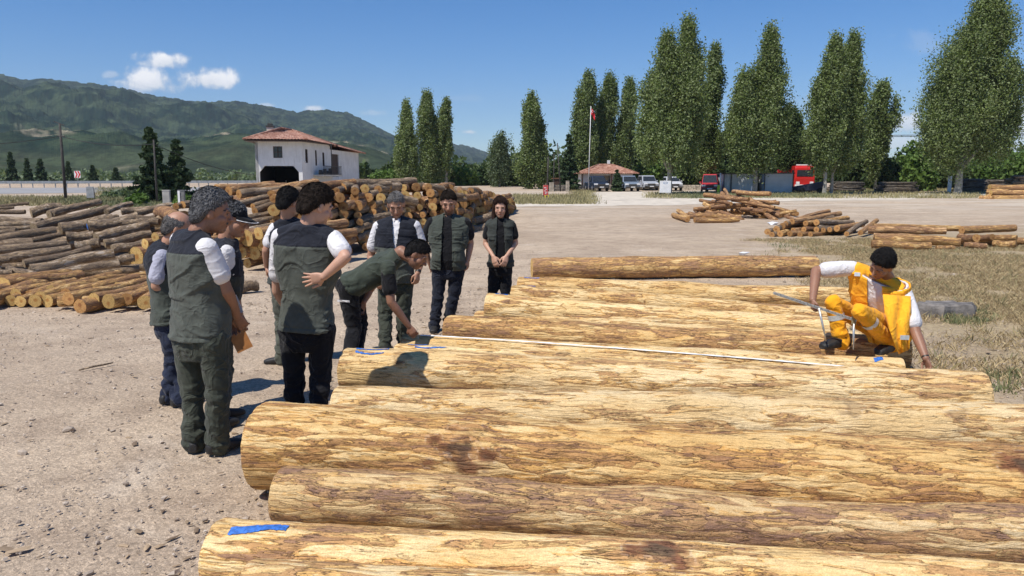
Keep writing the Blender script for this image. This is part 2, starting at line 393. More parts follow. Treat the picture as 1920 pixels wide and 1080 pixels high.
# ---------------------------------------------------------------- log materials
def bark_mat(name, pale, tan, brown, lo=.5, wob=.5, streak=False, sat=0):
    m = M(name); co = m.coord()
    oi = m.n('ObjectInfo').outputs['Random']
    at = m.n('Attribute', {'attribute_name': 'bark', 'attribute_type': 'OBJECT'}).outputs['Fac']
    off = m.n('VectorMath', {'operation': 'ADD'}, i0=co, i1=m.n('CombineXYZ', X=m.math('MULTIPLY', oi, 37.0), Y=m.math('MULTIPLY', oi, 11.0), Z=0.0).outputs[0]).outputs[0]
    def st(sx, sy): return m.n('VectorMath', {'operation': 'MULTIPLY'}, i0=off, i1=(sx, sy, sy)).outputs[0]
    wv = m.n('TexNoise', Vector=st(3, 8), Scale=1.0, Detail=4).outputs['Color']
    wp = m.n('VectorMath', {'operation': 'ADD'}, i0=st(1, 1), i1=m.n('VectorMath', {'operation': 'MULTIPLY'}, i0=m.n('VectorMath', {'operation': 'SUBTRACT'}, i0=wv, i1=(.5, .5, .5)).outputs[0], i1=(.28, .07, .07)).outputs[0]).outputs[0]
    def sw(sx, sy): return m.n('VectorMath', {'operation': 'MULTIPLY'}, i0=wp, i1=(sx, sy, sy)).outputs[0]
    a = m.noise(sw(1.7, 9), 1.0, 4, .55, .4)        # where bark is left
    b = m.noise(sw(6, 44), 1.0, 5, .66, .6)
    c = m.noise(st(1.1, 3), 1.0, 3, .5)             # colour drift
    d = m.noise(st(22, 130), 1.0, 4, .7)            # grain
    f = m.noise(st(150, 150), 1.0, 3, .75)
    V1 = m.n('TexVoronoi', Vector=sw(3.1, 25), Scale=1.0); V2 = m.n('TexVoronoi', Vector=sw(7, 62), Scale=1.0)
    r1 = m.n('SeparateXYZ', Vector=V1.outputs['Color']).outputs[0]; r2 = m.n('SeparateXYZ', Vector=V2.outputs['Color']).outputs[0]; r3 = m.n('SeparateXYZ', Vector=V1.outputs['Color']).outputs[1]
    e1 = m.vor(sw(3.1, 25), 1.0, 'DISTANCE_TO_EDGE'); e2 = m.vor(sw(7, 62), 1.0, 'DISTANCE_TO_EDGE')
    rag = m.math('MULTIPLY', m.math('SUBTRACT', b, .5), .9)
    t = m.math('ADD', m.math('ADD', m.math('MULTIPLY', m.math('SUBTRACT', a, .5), 1.5), m.math('MULTIPLY', m.math('SUBTRACT', r1, .5), .42)), m.math('ADD', m.math('MULTIPLY', m.math('SUBTRACT', r2, .5), .20), rag))
    t = m.math('SUBTRACT', m.math('ADD', t, .70), m.math('MULTIPLY', m.math('SUBTRACT', at, .3), 1.15))
    # flake borders stay a little barkier than flake middles
    t = m.math('SUBTRACT', t, m.math('MULTIPLY', m.math('SUBTRACT', 1.0, m.ss(e1, .0, .16)), .16))
    pink = tuple(x * .45 + y * .55 for x, y in zip(brown, tan))
    cream = tuple(min(.9, x * y) for x, y in zip(pale, (1.14, 1.26, 1.52)))
    honey = tuple(min(1, x * y) for x, y in zip(pale, (.96, .82, .62)))
    pl = m.mix(m.ss(t, .60, .72), m.mix(r3, pale, honey), m.mix(m.ss(c, .35, .65), cream, pale))
    tn = m.mix(m.ss(r2, .2, .8), tan, m.mix(c, pink, tuple(x * .72 + y * .28 for x, y in zip(tan, pale))))
    ob = m.mix(m.ss(b, .40, .60), brown, pink)
    m1 = m.ss(t, .47, .53); m2 = m.ss(t, .22, .30)
    col = m.mix(m1, m.mix(m2, ob, tn), pl)
    cr = m.math('ABSOLUTE', m.math('SUBTRACT', m.noise(sw(2.6, 34), 1.0, 3, .5), .5))
    crk = m.math('MULTIPLY', m.math('MULTIPLY', m.math('SUBTRACT', 1.0, m.ss(cr, .0, .014)), m.ss(m.noise(st(3, 9), 1.0, 2), .48, .62)), m.math('SUBTRACT', 1.0, m.math('MULTIPLY', m1, .45)))
    col = m.mix(m.math('MULTIPLY', crk, .7), col, tuple(x * .28 for x in brown))
    edge = m.math('MULTIPLY', m.ss(t, .42, .49), m.math('SUBTRACT', 1.0, m.ss(t, .49, .55)))
    col = m.mix(m.math('MULTIPLY', m.math('MULTIPLY', edge, m.ss(r3, .3, .8)), .5), col, tuple(x * .6 for x in brown))
    col = m.mix(1.0, col, m.mix(m.ss(d, .25, .75), (.82, .80, .76), (1.14, 1.15, 1.16)), 'MULTIPLY')
    col = m.mix(1.0, col, m.mix(m.ss(f, .3, .7), (.82, .79, .74), (1.13, 1.14, 1.16)), 'MULTIPLY')
    dot = m.math('MULTIPLY', m.ss(m.noise(st(16, 70), 1.0, 3, .6), .64, .70), .5)
    col = m.mix(dot, col, tuple(x * .55 for x in brown))
    va = m.n('Attribute', {'attribute_name': 'tint'}).outputs
    if streak == 'fg':
        col = m.mix(m.math('SUBTRACT', 1.0, va['Alpha']), col, va['Color'])
    if streak == 'fg':
        wm_ = m.n('Attribute', {'attribute_name': 'warm', 'attribute_type': 'OBJECT'}).outputs['Fac']; gm_ = m.n('Attribute', {'attribute_name': 'grey', 'attribute_type': 'OBJECT'}).outputs['Fac']
        col = m.mix(1.0, col, m.mix(wm_, (1, 1, 1), (1.0, .88, .70)), 'MULTIPLY'); col = m.mix(1.0, col, m.mix(gm_, (1, 1, 1), (.86, .87, .98)), 'MULTIPLY')
    col = m.mix(1.0, col, m.mix(oi, (.88, .86, .84), (1.1, 1.1, 1.1)), 'MULTIPLY')
    h = m.math('ADD', m.math('MULTIPLY', m.math('SUBTRACT', 1.0, m1), .55), m.math('MULTIPLY', m.math('SUBTRACT', 1.0, m2), .75))
    h = m.math('ADD', h, m.math('ADD', m.math('MULTIPLY', d, .22), m.math('MULTIPLY', b, .9)))
    h = m.math('ADD', m.math('SUBTRACT', h, m.math('MULTIPLY', crk, .9)), m.math('MULTIPLY', m.ss(e1, 0, .2), .25)); h = m.math('ADD', h, m.math('MULTIPLY', f, .12))
    m.set(Base_Color=col, Roughness=.82, Normal=m.bump(h, .9, .018)); m.b.inputs['Specular IOR Level'].default_value = .25
    return m.m
fresh_m = bark_mat('peeled_pine', (.79, .57, .275), (.60, .36, .165), (.34, .205, .135), streak='fg')
weath_m = bark_mat('weathered_bark', (.45, .345, .235), (.32, .235, .16), (.17, .127, .094))
ruddy_m = bark_mat('ruddy_bark', (.60, .38, .19), (.44, .24, .12), (.22, .125, .08))
orange_m = bark_mat('orange_peel', (.74, .48, .20), (.55, .31, .13), (.28, .155, .09))
grey_m = bark_mat('grey_bark', (.22, .195, .165), (.16, .14, .12), (.08, .07, .06))

def end_mat(name, c0, c1, heart):
    m = M(name); co = m.coord(); oi = m.n('ObjectInfo').outputs['Random']
    s = m.n('SeparateXYZ', Vector=co)
    y, z = s.outputs[1], s.outputs[2]
    r = m.math('SQRT', m.math('ADD', m.math('MULTIPLY', y, y), m.math('MULTIPLY', z, z)))
    nz = m.noise(co, 9, 4, .6)
    rr = m.math('ADD', r, m.math('MULTIPLY', nz, .02))
    ring = m.math('SINE', m.math('MULTIPLY', rr, 520.0))
    col = m.mix(m.ss(ring, -.6, 1.0), c0, c1)
    col = m.mix(m.math('SUBTRACT', 1.0, m.ss(rr, .035, .075)), col, heart)
    ang = m.n('Math', {'operation': 'ARCTAN2'}, i0=y, i1=z).outputs[0]
    ck = m.noise(m.n('CombineXYZ', X=m.math('MULTIPLY', ang, 2.2), Y=m.math('MULTIPLY', r, 3.0), Z=m.math('MULTIPLY', oi, 50.0)).outputs[0], 2.2, 3, .5)
    col = m.mix(m.math('MULTIPLY', m.math('SUBTRACT', 1.0, m.ss(m.math('ABSOLUTE', m.math('SUBTRACT', ck, .5)), .0, .022)), .75), col, tuple(x * .22 for x in heart))
    col = m.mix(m.math('MULTIPLY', m.ss(m.noise(co, 22, 5, .7), .45, .7), .5), col, tuple(x * .6 for x in heart))
    col = m.mix(1.0, col, m.mix(oi, (.62, .6, .58), (1.12, 1.1, 1.05)), 'MULTIPLY')
    m.set(Base_Color=col, Roughness=.85, Normal=m.bump(m.noise(co, 60, 4), .4, .01)); m.b.inputs['Specular IOR Level'].default_value = .2
    return m.m
end_y = end_mat('cut_yellow', (.62, .40, .14), (.76, .53, .22), (.50, .25, .08))
end_o = end_mat('cut_orange', (.48, .25, .095), (.60, .35, .14), (.33, .15, .06))
end_g = end_mat('cut_grey', (.30, .225, .14), (.38, .29, .19), (.22, .15, .09))
paint_b = simple('blue_spray', (.035, .15, .50), .7, .35, 60)

# ---------------------------------------------------------------- the thirteen big logs being measured
def solve_top(u, v, r, z0):
    """axis point of a log of radius r lying at height z0 whose upper outline passes pixel (u, v)"""
    q = ray(u, v); al = math.atan2(-q[2], q[1]); D = 5.0
    for _ in range(60):
        ac = al + math.asin(r / D); D = (CH - z0 - r) / math.sin(ac)
    Y = D * math.cos(ac); return Vector((q[0] / q[1] * Y, Y, z0 + r))

FG = {}
def fg_log(key, L, Rr, r0, r1, bark, label, seed, wob=.03, knots=(), marks=(), hump=(), z0=0.0, z1=0.0, tone=None):
    a = solve_top(L[0], L[1], r0, z0); b = solve_top(Rr[0], Rr[1], r1, z1)
    d = b - a; ln = d.length; nX = int(ln / .016) + 2; nT = 96
    x = np.linspace(0, ln, nX); th = np.linspace(0, 2 * np.pi, nT, endpoint=False)
    Xg, Tg = np.meshgrid(x, th, indexing='ij')
    rad = r0 + (r1 - r0) * Xg / ln
    def surf(X, T):
        rr = r0 + (r1 - r0) * X / ln
        cy, cz = np.cos(T), np.sin(T)
        p = np.stack([X.ravel(), cy.ravel() * rr.ravel(), cz.ravel() * rr.ravel()], 1)
        n = fbm(p * [1.3, 2.2, 2.2] + seed * 7.1, 3, seed).reshape(X.shape) * .12
        n += fbm(p * [4, 15, 15] + seed, 3, seed + 3).reshape(X.shape) * .045
        k = fbm(p * [7, 30, 30] + seed, 2, seed + 5).reshape(X.shape)
        n += (sstep(k, -.05, .05) - .5) * .022 * (bark + .35)
        off = np.zeros(X.shape)
        for kx, kt, kr, kh in knots:
            dd = ((X - kx) / kr) ** 2 + (np.angle(np.exp(1j * (T - kt))) * rr / (kr * .8)) ** 2
            off += kh * np.exp(-dd) - kh * .5 * np.exp(-dd * 8)
        for hx, hw, hh in hump: off += hh * np.exp(-((X - hx) / hw) ** 2)
        e = np.minimum(X, ln - X); off -= .007 * (1 - sstep(e, 0, .018))
        r_ = rr * (1 + n) + off
        by = wob * (np.sin(X * 1.1 + seed) - np.sin(seed)) * .6; bz = wob * np.sin(X * 1.7 + seed * 2.1) * .4
        return np.stack([X, by + r_ * cy, bz + r_ * cz], -1)
    S = surf(Xg, Tg)
    co = S.reshape(-1, 3)
    i = (np.arange(nX - 1)[:, None] * nT + np.arange(nT)[None]); j = (np.arange(nX - 1)[:, None] * nT + (np.arange(nT)[None] + 1) % nT)
    fq = np.stack([i, j, j + nT, i + nT], -1).reshape(-1, 4)
    o = link('log', np_mesh('log', co, fq, [fresh_m]))
    # scars: dark resin and bark wounds, alpha 0 = scar colour
    col = np.ones((len(co), 4), np.float32)
    pn = fbm(co * [9, 16, 16] + seed, 4, seed + 9)
    for kx, kt, kr, kh in knots:
        dd = np.sqrt(((Xg - kx) / (kr * 1.25)) ** 2 + (np.angle(np.exp(1j * (Tg - kt))) * rad / kr) ** 2).ravel()
        w_ = sstep(1.05 - dd + pn * 1.1, .2, .7)
        inn = sstep(.5 - dd + pn * .5, 0, .2)[:, None]
        c_ = np.array([.20, .085, .05]) * (1 - inn) + np.array([.085, .055, .045]) * inn
        if kr < .09: c_ = np.array([.50, .34, .17]) * inn + np.array([.20, .12, .07]) * (1 - inn)
        else: c_ = c_ * (1 + .7 * fbm(co * [22, 40, 40], 3, seed + 2))[:, None]
        sel = w_ > col[:, 3] * 0
        col[:, :3] = np.where((w_ > .02)[:, None], c_, col[:, :3]); col[:, 3] = np.minimum(col[:, 3], 1 - w_ * (.9 if kr > .09 else .6))
    at = o.data.color_attributes.new('tint', 'FLOAT_COLOR', 'POINT'); at.data.foreach_set('color', col.ravel())
    o['bark'] = bark; o['warm'] = {'1': .35, '2': .45, '3': .1, '4': .75, '5': .15, '6': .25, '8': .3, '9': .5, '13': .45, '12': .5, '14': .25}.get(key, .35); o['grey'] = {'3': .6, '5': .35, '6': .3, '1': .2}.get(key, 0.0)
    o.location = a; o.rotation_mode = 'QUATERNION'; o.rotation_quaternion = d.to_track_quat('X', 'Z')
    tag(o, label, 'log', 'peeled pine logs laid out for measuring')
    for e, nm in ((0, 0), (1, nX - 1)):
        ring = S[nm]; ctr = ring.mean(0); ms = [ring]
        for f in (.8, .55, .3): ms.append(ctr + (ring - ctr) * f + np.array([(-1 if e == 0 else 1) * .006 * (1 - f), 0, 0]))
        v = np.concatenate(ms + [ctr[None]]); fc = []
        for k in range(3):
            for t in range(nT):
                q = (k * nT + t, k * nT + (t + 1) % nT, (k + 1) * nT + (t + 1) % nT, (k + 1) * nT + t)
                fc.append(q if e else q[::-1])
        ft = [((3 * nT + t), 3 * nT + (t + 1) % nT, 4 * nT) for t in range(nT)]
        if not e: ft = [q[::-1] for q in ft]
        link('cut_end', np_mesh('cut_end', v, [np.array(fc), np.array(ft)], [end_y], smooth=False), o)
    for mx0, mx1, t0, t1 in marks:
        mX, mT = np.meshgrid(np.linspace(mx0, mx1, 24), np.linspace(0, 1, 7), indexing='ij')
        arc = (mX - mx0) / (mx1 - mx0)
        mT = t0 + (t1 - t0) * mT + .12 * np.sin(arc * 3.1 + seed) + .015 * NR.randn(*mT.shape)
        s2 = surf(mX, mT); cc = s2.copy(); nrm = np.stack([np.zeros_like(mT), np.cos(mT), np.sin(mT)], -1); cc += nrm * .004
        ii = (np.arange(23)[:, None] * 7 + np.arange(6)[None]).ravel()
        link('paint_mark', np_mesh('paint_mark', cc.reshape(-1, 3), np.stack([ii, ii + 1, ii + 8, ii + 7], 1), [paint_b]), o)
    FG[key] = (a, b, r0, r1)
    return o
UP = math.pi / 2           # theta of the top of a log; camera side is UP + something (local +y points away from camera)
fg_log('1', (462, 1049), (2050, 1112), .15, .14, .38, 'front peeled log at the very bottom edge, cut off by the frame', 1, .02)
fg_log('2', (402, 967), (2150, 1060), .165, .155, .36, 'peeled log with a straight blue paint bar on its left end', 2, .02, marks=[(.10, .36, UP + .15, UP + .42)], knots=[(2.0, UP + .5, .12, .008)])
fg_log('3', (524, 874), (2150, 962), .155, .15, .48, 'grey brown wavy log with patchy bark in front of the thickest log', 3, .04, hump=[(2.1, .30, .022), (1.6, .3, -.014)])
fg_log('4', (488, 756), (2150, 850), .262, .235, .37, 'thickest log, with a big red brown scar near its middle', 4, .02, knots=[(1.30, UP + .95, .17, .02), (4.3, UP + .6, .2, .03)])
fg_log('5', (630, 720), (2100, 762), .20, .19, .24, 'smooth pale log with two round knots, right behind the thickest log', 5, .015, knots=[(3.62, UP + .6, .085, .01), (4.25, UP + .7, .08, .012)])
fg_log('6', (647, 652), (1846, 699), .205, .20, .26, 'peeled log with a blue paint loop on its left end', 6, .02, marks=[(.10, .40, UP - .1, UP + .06), (.12, .38, UP + .32, UP + .42)], knots=[(.55, UP + .7, .08, .02)])
fg_log('7', (742, 645), (1300, 669), .13, .12, .36, 'thin peeled log with two blue streaks squeezed beside the looped log', 7, .02, marks=[(.12, .38, UP - .05, UP + .08), (.2, .5, UP + .3, UP + .42)], knots=[(1.6, UP + .4, .06, .01)], z0=.05, z1=.03)
fg_log('8', (756, 626), (1693, 671), .135, .135, .22, 'peeled log under the white measuring tape', 8, .012, marks=[(4.50, 4.58, UP + .1, UP + .55)], z0=.02, z1=.02)
fg_log('9', (838, 589), (1706, 632), .175, .17, .44, 'peeled log with dark bark strips under the crouching man', 9, .02, knots=[(3.2, UP + .9, .07, .01)])
fg_log('10', (912, 549), (1590, 600), .19, .14, .26, 'slanting log with its thick raised left end beside the woman', 10, .02, marks=[(.10, .26, UP - .2, UP + .1)], z0=.13, z1=.02)
fg_log('14', (893, 580), (1620, 617), .15, .15, .3, 'peeled log with small blue strokes just in front of the raised slanting log', 14, .03, marks=[(.10, .2, UP - .1, UP + .02), (.26, .30, UP - .3, UP + .2)])
fg_log('11', (962, 533), (1590, 578), .13, .14, .3, 'peeled log wedged behind the slanting log, nearest the woman', 11, .03, marks=[(.15, .4, UP - .1, UP + .05)])
fg_log('12', (972, 519), (1612, 541), .17, .15, .3, 'peeled log just in front of the rearmost one, with a blue streak', 12, .03, marks=[(.1, .35, UP + .2, UP + .32)], hump=[(2.6, .4, .03)])
fg_log('13', (997, 484), (1530, 479), .20, .20, .58, 'rearmost rough log lying apart behind the measured row', 13, .02, hump=[(2.0, .3, .015)])
for k, (a, b, r0, r1) in FG.items():
    print('LOG', k, [round(x, 2) for x in a], [round(x, 2) for x in b], r0)

# ---------------------------------------------------------------- people
def cap_mesh(a, b, ra, rb, n=14, m=4):
    a, b = np.array(a, float), np.array(b, float); d = b - a; L = np.linalg.norm(d); d = d / max(L, 1e-6)
    u = np.cross(d, [0, 0, 1.0] if abs(d[2]) < .9 else [1.0, 0, 0]); u /= np.linalg.norm(u); w = np.cross(d, u)
    rings = []
    for k in range(m): an = -np.pi / 2 + (k + .35) / m * np.pi / 2; rings.append((a + d * ra * np.sin(an), ra * np.cos(an)))
    rings.append((a, ra)); rings.append((b, rb))
    for k in range(m): an = (k + .65) / m * np.pi / 2; rings.append((b + d * rb * np.sin(an), rb * np.cos(an)))
    return ring_mesh([(c, u * r, w * r) for c, r in rings], n)

def ring_mesh(rings, n=14, p=2.0):
    t = np.linspace(0, 2 * np.pi, n, endpoint=False); c, s = np.cos(t), np.sin(t)
    if p != 2.0: c, s = np.sign(c) * np.abs(c) ** (2 / p), np.sign(s) * np.abs(s) ** (2 / p)
    vs = [np.asarray(o) + np.outer(c, u) + np.outer(s, w) for o, u, w in rings]; k = len(rings)
    v = np.concatenate(vs + [np.asarray(rings[0][0])[None], np.asarray(rings[-1][0])[None]])
    f = [(i * n + j, i * n + (j + 1) % n, (i + 1) * n + (j + 1) % n, (i + 1) * n + j) for i in range(k - 1) for j in range(n)]
    tr = [((j + 1) % n, j, k * n) for j in range(n)] + [((k - 1) * n + j, (k - 1) * n + (j + 1) % n, k * n + 1) for j in range(n)]
    return v, np.array(f), np.array(tr)

def ell_mesh(c, ax, n=18, m=12):
    """ellipsoid: ax = three axis vectors scaled by the radii"""
    ax = np.asarray(ax, float); rings = []
    for k in range(m): an = -np.pi / 2 + (k + .5) / m * np.pi; rings.append((np.asarray(c) + ax[2] * np.sin(an), ax[0] * np.cos(an), ax[1] * np.cos(an)))
    return ring_mesh(rings, n)

def chain(pts, rads, n=12): return [cap_mesh(pts[i], pts[i + 1], rads[i], rads[i + 1], n) for i in range(len(pts) - 1)]

def remesh(parts, voxel, smooth=3):
    v = []; q = []; t = []; n = 0
    for a, f, g_ in parts: v.append(a); q.append(f + n); t.append(g_ + n); n += len(a)
    me = np_mesh('tmp', np.concatenate(v), [np.concatenate(q), np.concatenate(t)])
    o = bpy.data.objects.new('tmp', me); COL.objects.link(o)
    m = o.modifiers.new('r', 'REMESH'); m.mode = 'VOXEL'; m.voxel_size = voxel; m.adaptivity = 0
    s = o.modifiers.new('s', 'SMOOTH'); s.factor = .5; s.iterations = smooth
    e = o.evaluated_get(bpy.context.evaluated_depsgraph_get()); r = e.to_mesh()
    co = np.empty(len(r.vertices) * 3, np.float32); r.vertices.foreach_get('co', co); co = co.reshape(-1, 3).astype(float)
    nr = np.empty(len(r.vertices) * 3, np.float32); r.vertices.foreach_get('normal', nr); nr = nr.reshape(-1, 3).astype(float)
    fi = np.empty(len(r.loops), np.int32); r.loops.foreach_get('vertex_index', fi)
    lt = np.empty(len(r.polygons), np.int32); r.polygons.foreach_get('loop_total', lt)
    ls = np.empty(len(r.polygons), np.int32); r.polygons.foreach_get('loop_start', ls)
    Q = fi[ls[lt == 4][:, None] + np.arange(4)]; T = fi[ls[lt == 3][:, None] + np.arange(3)]
    e.to_mesh_clear(); bpy.data.objects.remove(o); bpy.data.meshes.remove(me)
    return co, nr, Q, T

def U(v): v = np.asarray(v, float); return v / np.linalg.norm(v)

skin_m = M('skin'); tint = skin_m.n('Attribute', {'attribute_name': 'tint'}).outputs['Color']
sc_ = skin_m.coord()
skin_m.set(Base_Color=skin_m.mix(1.0, tint, skin_m.mix(skin_m.noise(sc_, 60, 3), (.9, .88, .87), (1.1, 1.1, 1.1)), 'MULTIPLY'), Roughness=.52)
skin_m.b.inputs['Subsurface Weight'].default_value = .08; skin_m.b.inputs['Subsurface Radius'].default_value = (.012, .005, .003)
skin_m.set(Normal=skin_m.bump(skin_m.noise(sc_, 240, 3), .15, .003)); skin_m = skin_m.m

def cloth(name, c, var=.18, sheen=.1, weave=700, wr=.5):
    m = M(name); co = m.coord()
    a = m.noise(co, 7, 5, .6); b = m.noise(co, weave, 2, .5)
    wn = m.n('TexNoise', Vector=co, Scale=3.5, Detail=2).outputs['Color']
    cw = m.n('VectorMath', {'operation': 'ADD'}, i0=co, i1=m.n('VectorMath', {'operation': 'MULTIPLY'}, i0=wn, i1=(.45, .45, .45)).outputs[0]).outputs[0]
    f = m.math('SUBTRACT', 1.0, m.math('MULTIPLY', m.math('ABSOLUTE', m.math('SUBTRACT', m.noise(cw, 5.5, 3, .5), .5)), 3.2), True)
    col = m.mix(m.ss(a, .3, .7), tuple(x * (1 - var) for x in c), tuple(x * (1 + var) for x in c))
    col = m.mix(1.0, col, m.mix(b, (.82, .82, .82), (1.16, 1.16, 1.16)), 'MULTIPLY')
    m.set(Base_Color=col, Roughness=.92, Normal=m.bump(m.math('ADD', m.math('POWER', f, 3.0), m.math('MULTIPLY', b, .10)), wr, .016))
    m.b.inputs['Specular IOR Level'].default_value = .15
    m.b.inputs['Sheen Weight'].default_value = sheen
    return m.m
CL = dict(olive=cloth('olive_cloth', (.082, .090, .076)), navy=cloth('navy_yoke_cloth', (.020, .022, .030)), dkgreen=cloth('dark_green_cloth', (.066, .075, .062)),
          white=cloth('white_cotton', (.72, .70, .70), .05), lav=cloth('lavender_cotton', (.42, .42, .50), .08), black=cloth('black_cloth', (.012, .012, .014)),
          trgreen=cloth('green_trouser_cloth', (.052, .058, .044), .2, .1, 700, .8), trblack=cloth('black_trouser_cloth', (.011, .011, .013), .2, .1, 700, .8), trnavy=cloth('navy_trouser_cloth', (.016, .019, .030), .2, .1, 700, .8), jean=cloth('dark_denim', (.020, .026, .048), .3, .1, 700, .8),
          trgrey=cloth('grey_green_trouser_cloth', (.085, .09, .07), .2, .1, 700, .8), bend=cloth('green_shirt_cloth', (.055, .066, .050)), orange=cloth('orange_workwear', (.93, .41, .018), .08), orvest=cloth('orange_vest_cloth', (.95, .45, .030), .06), grey=cloth('grey_vest_cloth', (.045, .050, .045)))
shoe_m = simple('black_leather', (.018, .017, .016), .6, .3, 30, .3, 60); sole_m = simple('shoe_sole', (.05, .045, .04), .9)
refl_m = simple('reflective_tape', (.62, .66, .66), .35, .12, 40, metal=.3); metal_m = simple('worn_steel', (.55, .54, .50), .4, .2, 50, metal=.7)
belt_m = simple('belt_leather', (.02, .016, .013), .5)
def hairm(name, c, c2, k=.5):
    m = M(name); co = m.coord(); n = m.noise(co, 150, 4, .7)
    m.set(Base_Color=m.mix(m.ss(n, k - .12, k + .14), c, c2), Roughness=.8, Normal=m.bump(n, .9, .006)); m.b.inputs['Specular IOR Level'].default_value = .2; return m.m
HM = dict(grey=hairm('salt_pepper_hair', (.05, .05, .052), (.20, .20, .205), .50), dark=hairm('dark_brown_hair', (.008, .006, .005), (.034, .022, .015)), black=hairm('black_hair', (.005, .005, .006), (.018, .016, .015)),
          short=hairm('greyish_cropped_hair', (.10, .09, .085), (.26, .25, .24)), brown=hairm('brown_long_hair', (.016, .008, .006), (.06, .03, .02)))

def hand_parts(w, d, nrm, curl=.5, side=1, sc=1.0, spread=.12, bend=None):
    """w wrist, d direction of the fingers, nrm direction the palm faces, side +1 = thumb towards d x nrm"""
    w = np.asarray(w, float); d = U(d); nrm = U(np.asarray(nrm) - d * np.dot(nrm, d)); s = np.cross(d, nrm) * side
    out = [ring_mesh([(w + d * x * sc, s * hw * sc, nrm * hd * sc) for x, hw, hd in ((-.015, .024, .018), (.01, .029, .018), (.04, .038, .0165), (.075, .041, .0145), (.088, .037, .011))], 14, 2.6)]
    for k, (o, L, r) in enumerate(((.0305, .070, .0088), (.0105, .080, .0092), (-.0105, .074, .0088), (-.0300, .058, .0078))):
        p = w + (d * .082 + s * o) * sc; an = curl * .55 * (1 + .1 * k); dv = U(d + s * o / .03 * spread); pts = [p - dv * .012 * sc]; q = p
        for seg in (.42, .33, .25):
            dd = dv * math.cos(an) + nrm * math.sin(an); q = q + dd * L * seg * sc; pts.append(q); an += curl * (.95 if seg > .3 else .7)
        out += chain(pts, [r * sc, r * sc, r * .92 * sc, r * .8 * sc], 10)
    b = w + (d * .022 + s * .028 + nrm * .006) * sc; d1 = U(d * .75 + s * .75 + nrm * (.25 + .2 * curl)); d2 = U(d * 1.0 + s * (.28 - .5 * curl) + nrm * .55 * curl)
    out += chain([b, b + d1 * .036 * sc, b + d1 * .036 * sc + d2 * .033 * sc, b + d1 * .036 * sc + d2 * (.033 + .026) * sc], [.0135 * sc, .0115 * sc, .0100 * sc, .0082 * sc], 10)
    return out

SKIN = dict(tan=(.40, .205, .125), dark=(.30, .15, .092), fair=(.52, .30, .205), mid=(.44, .235, .15))

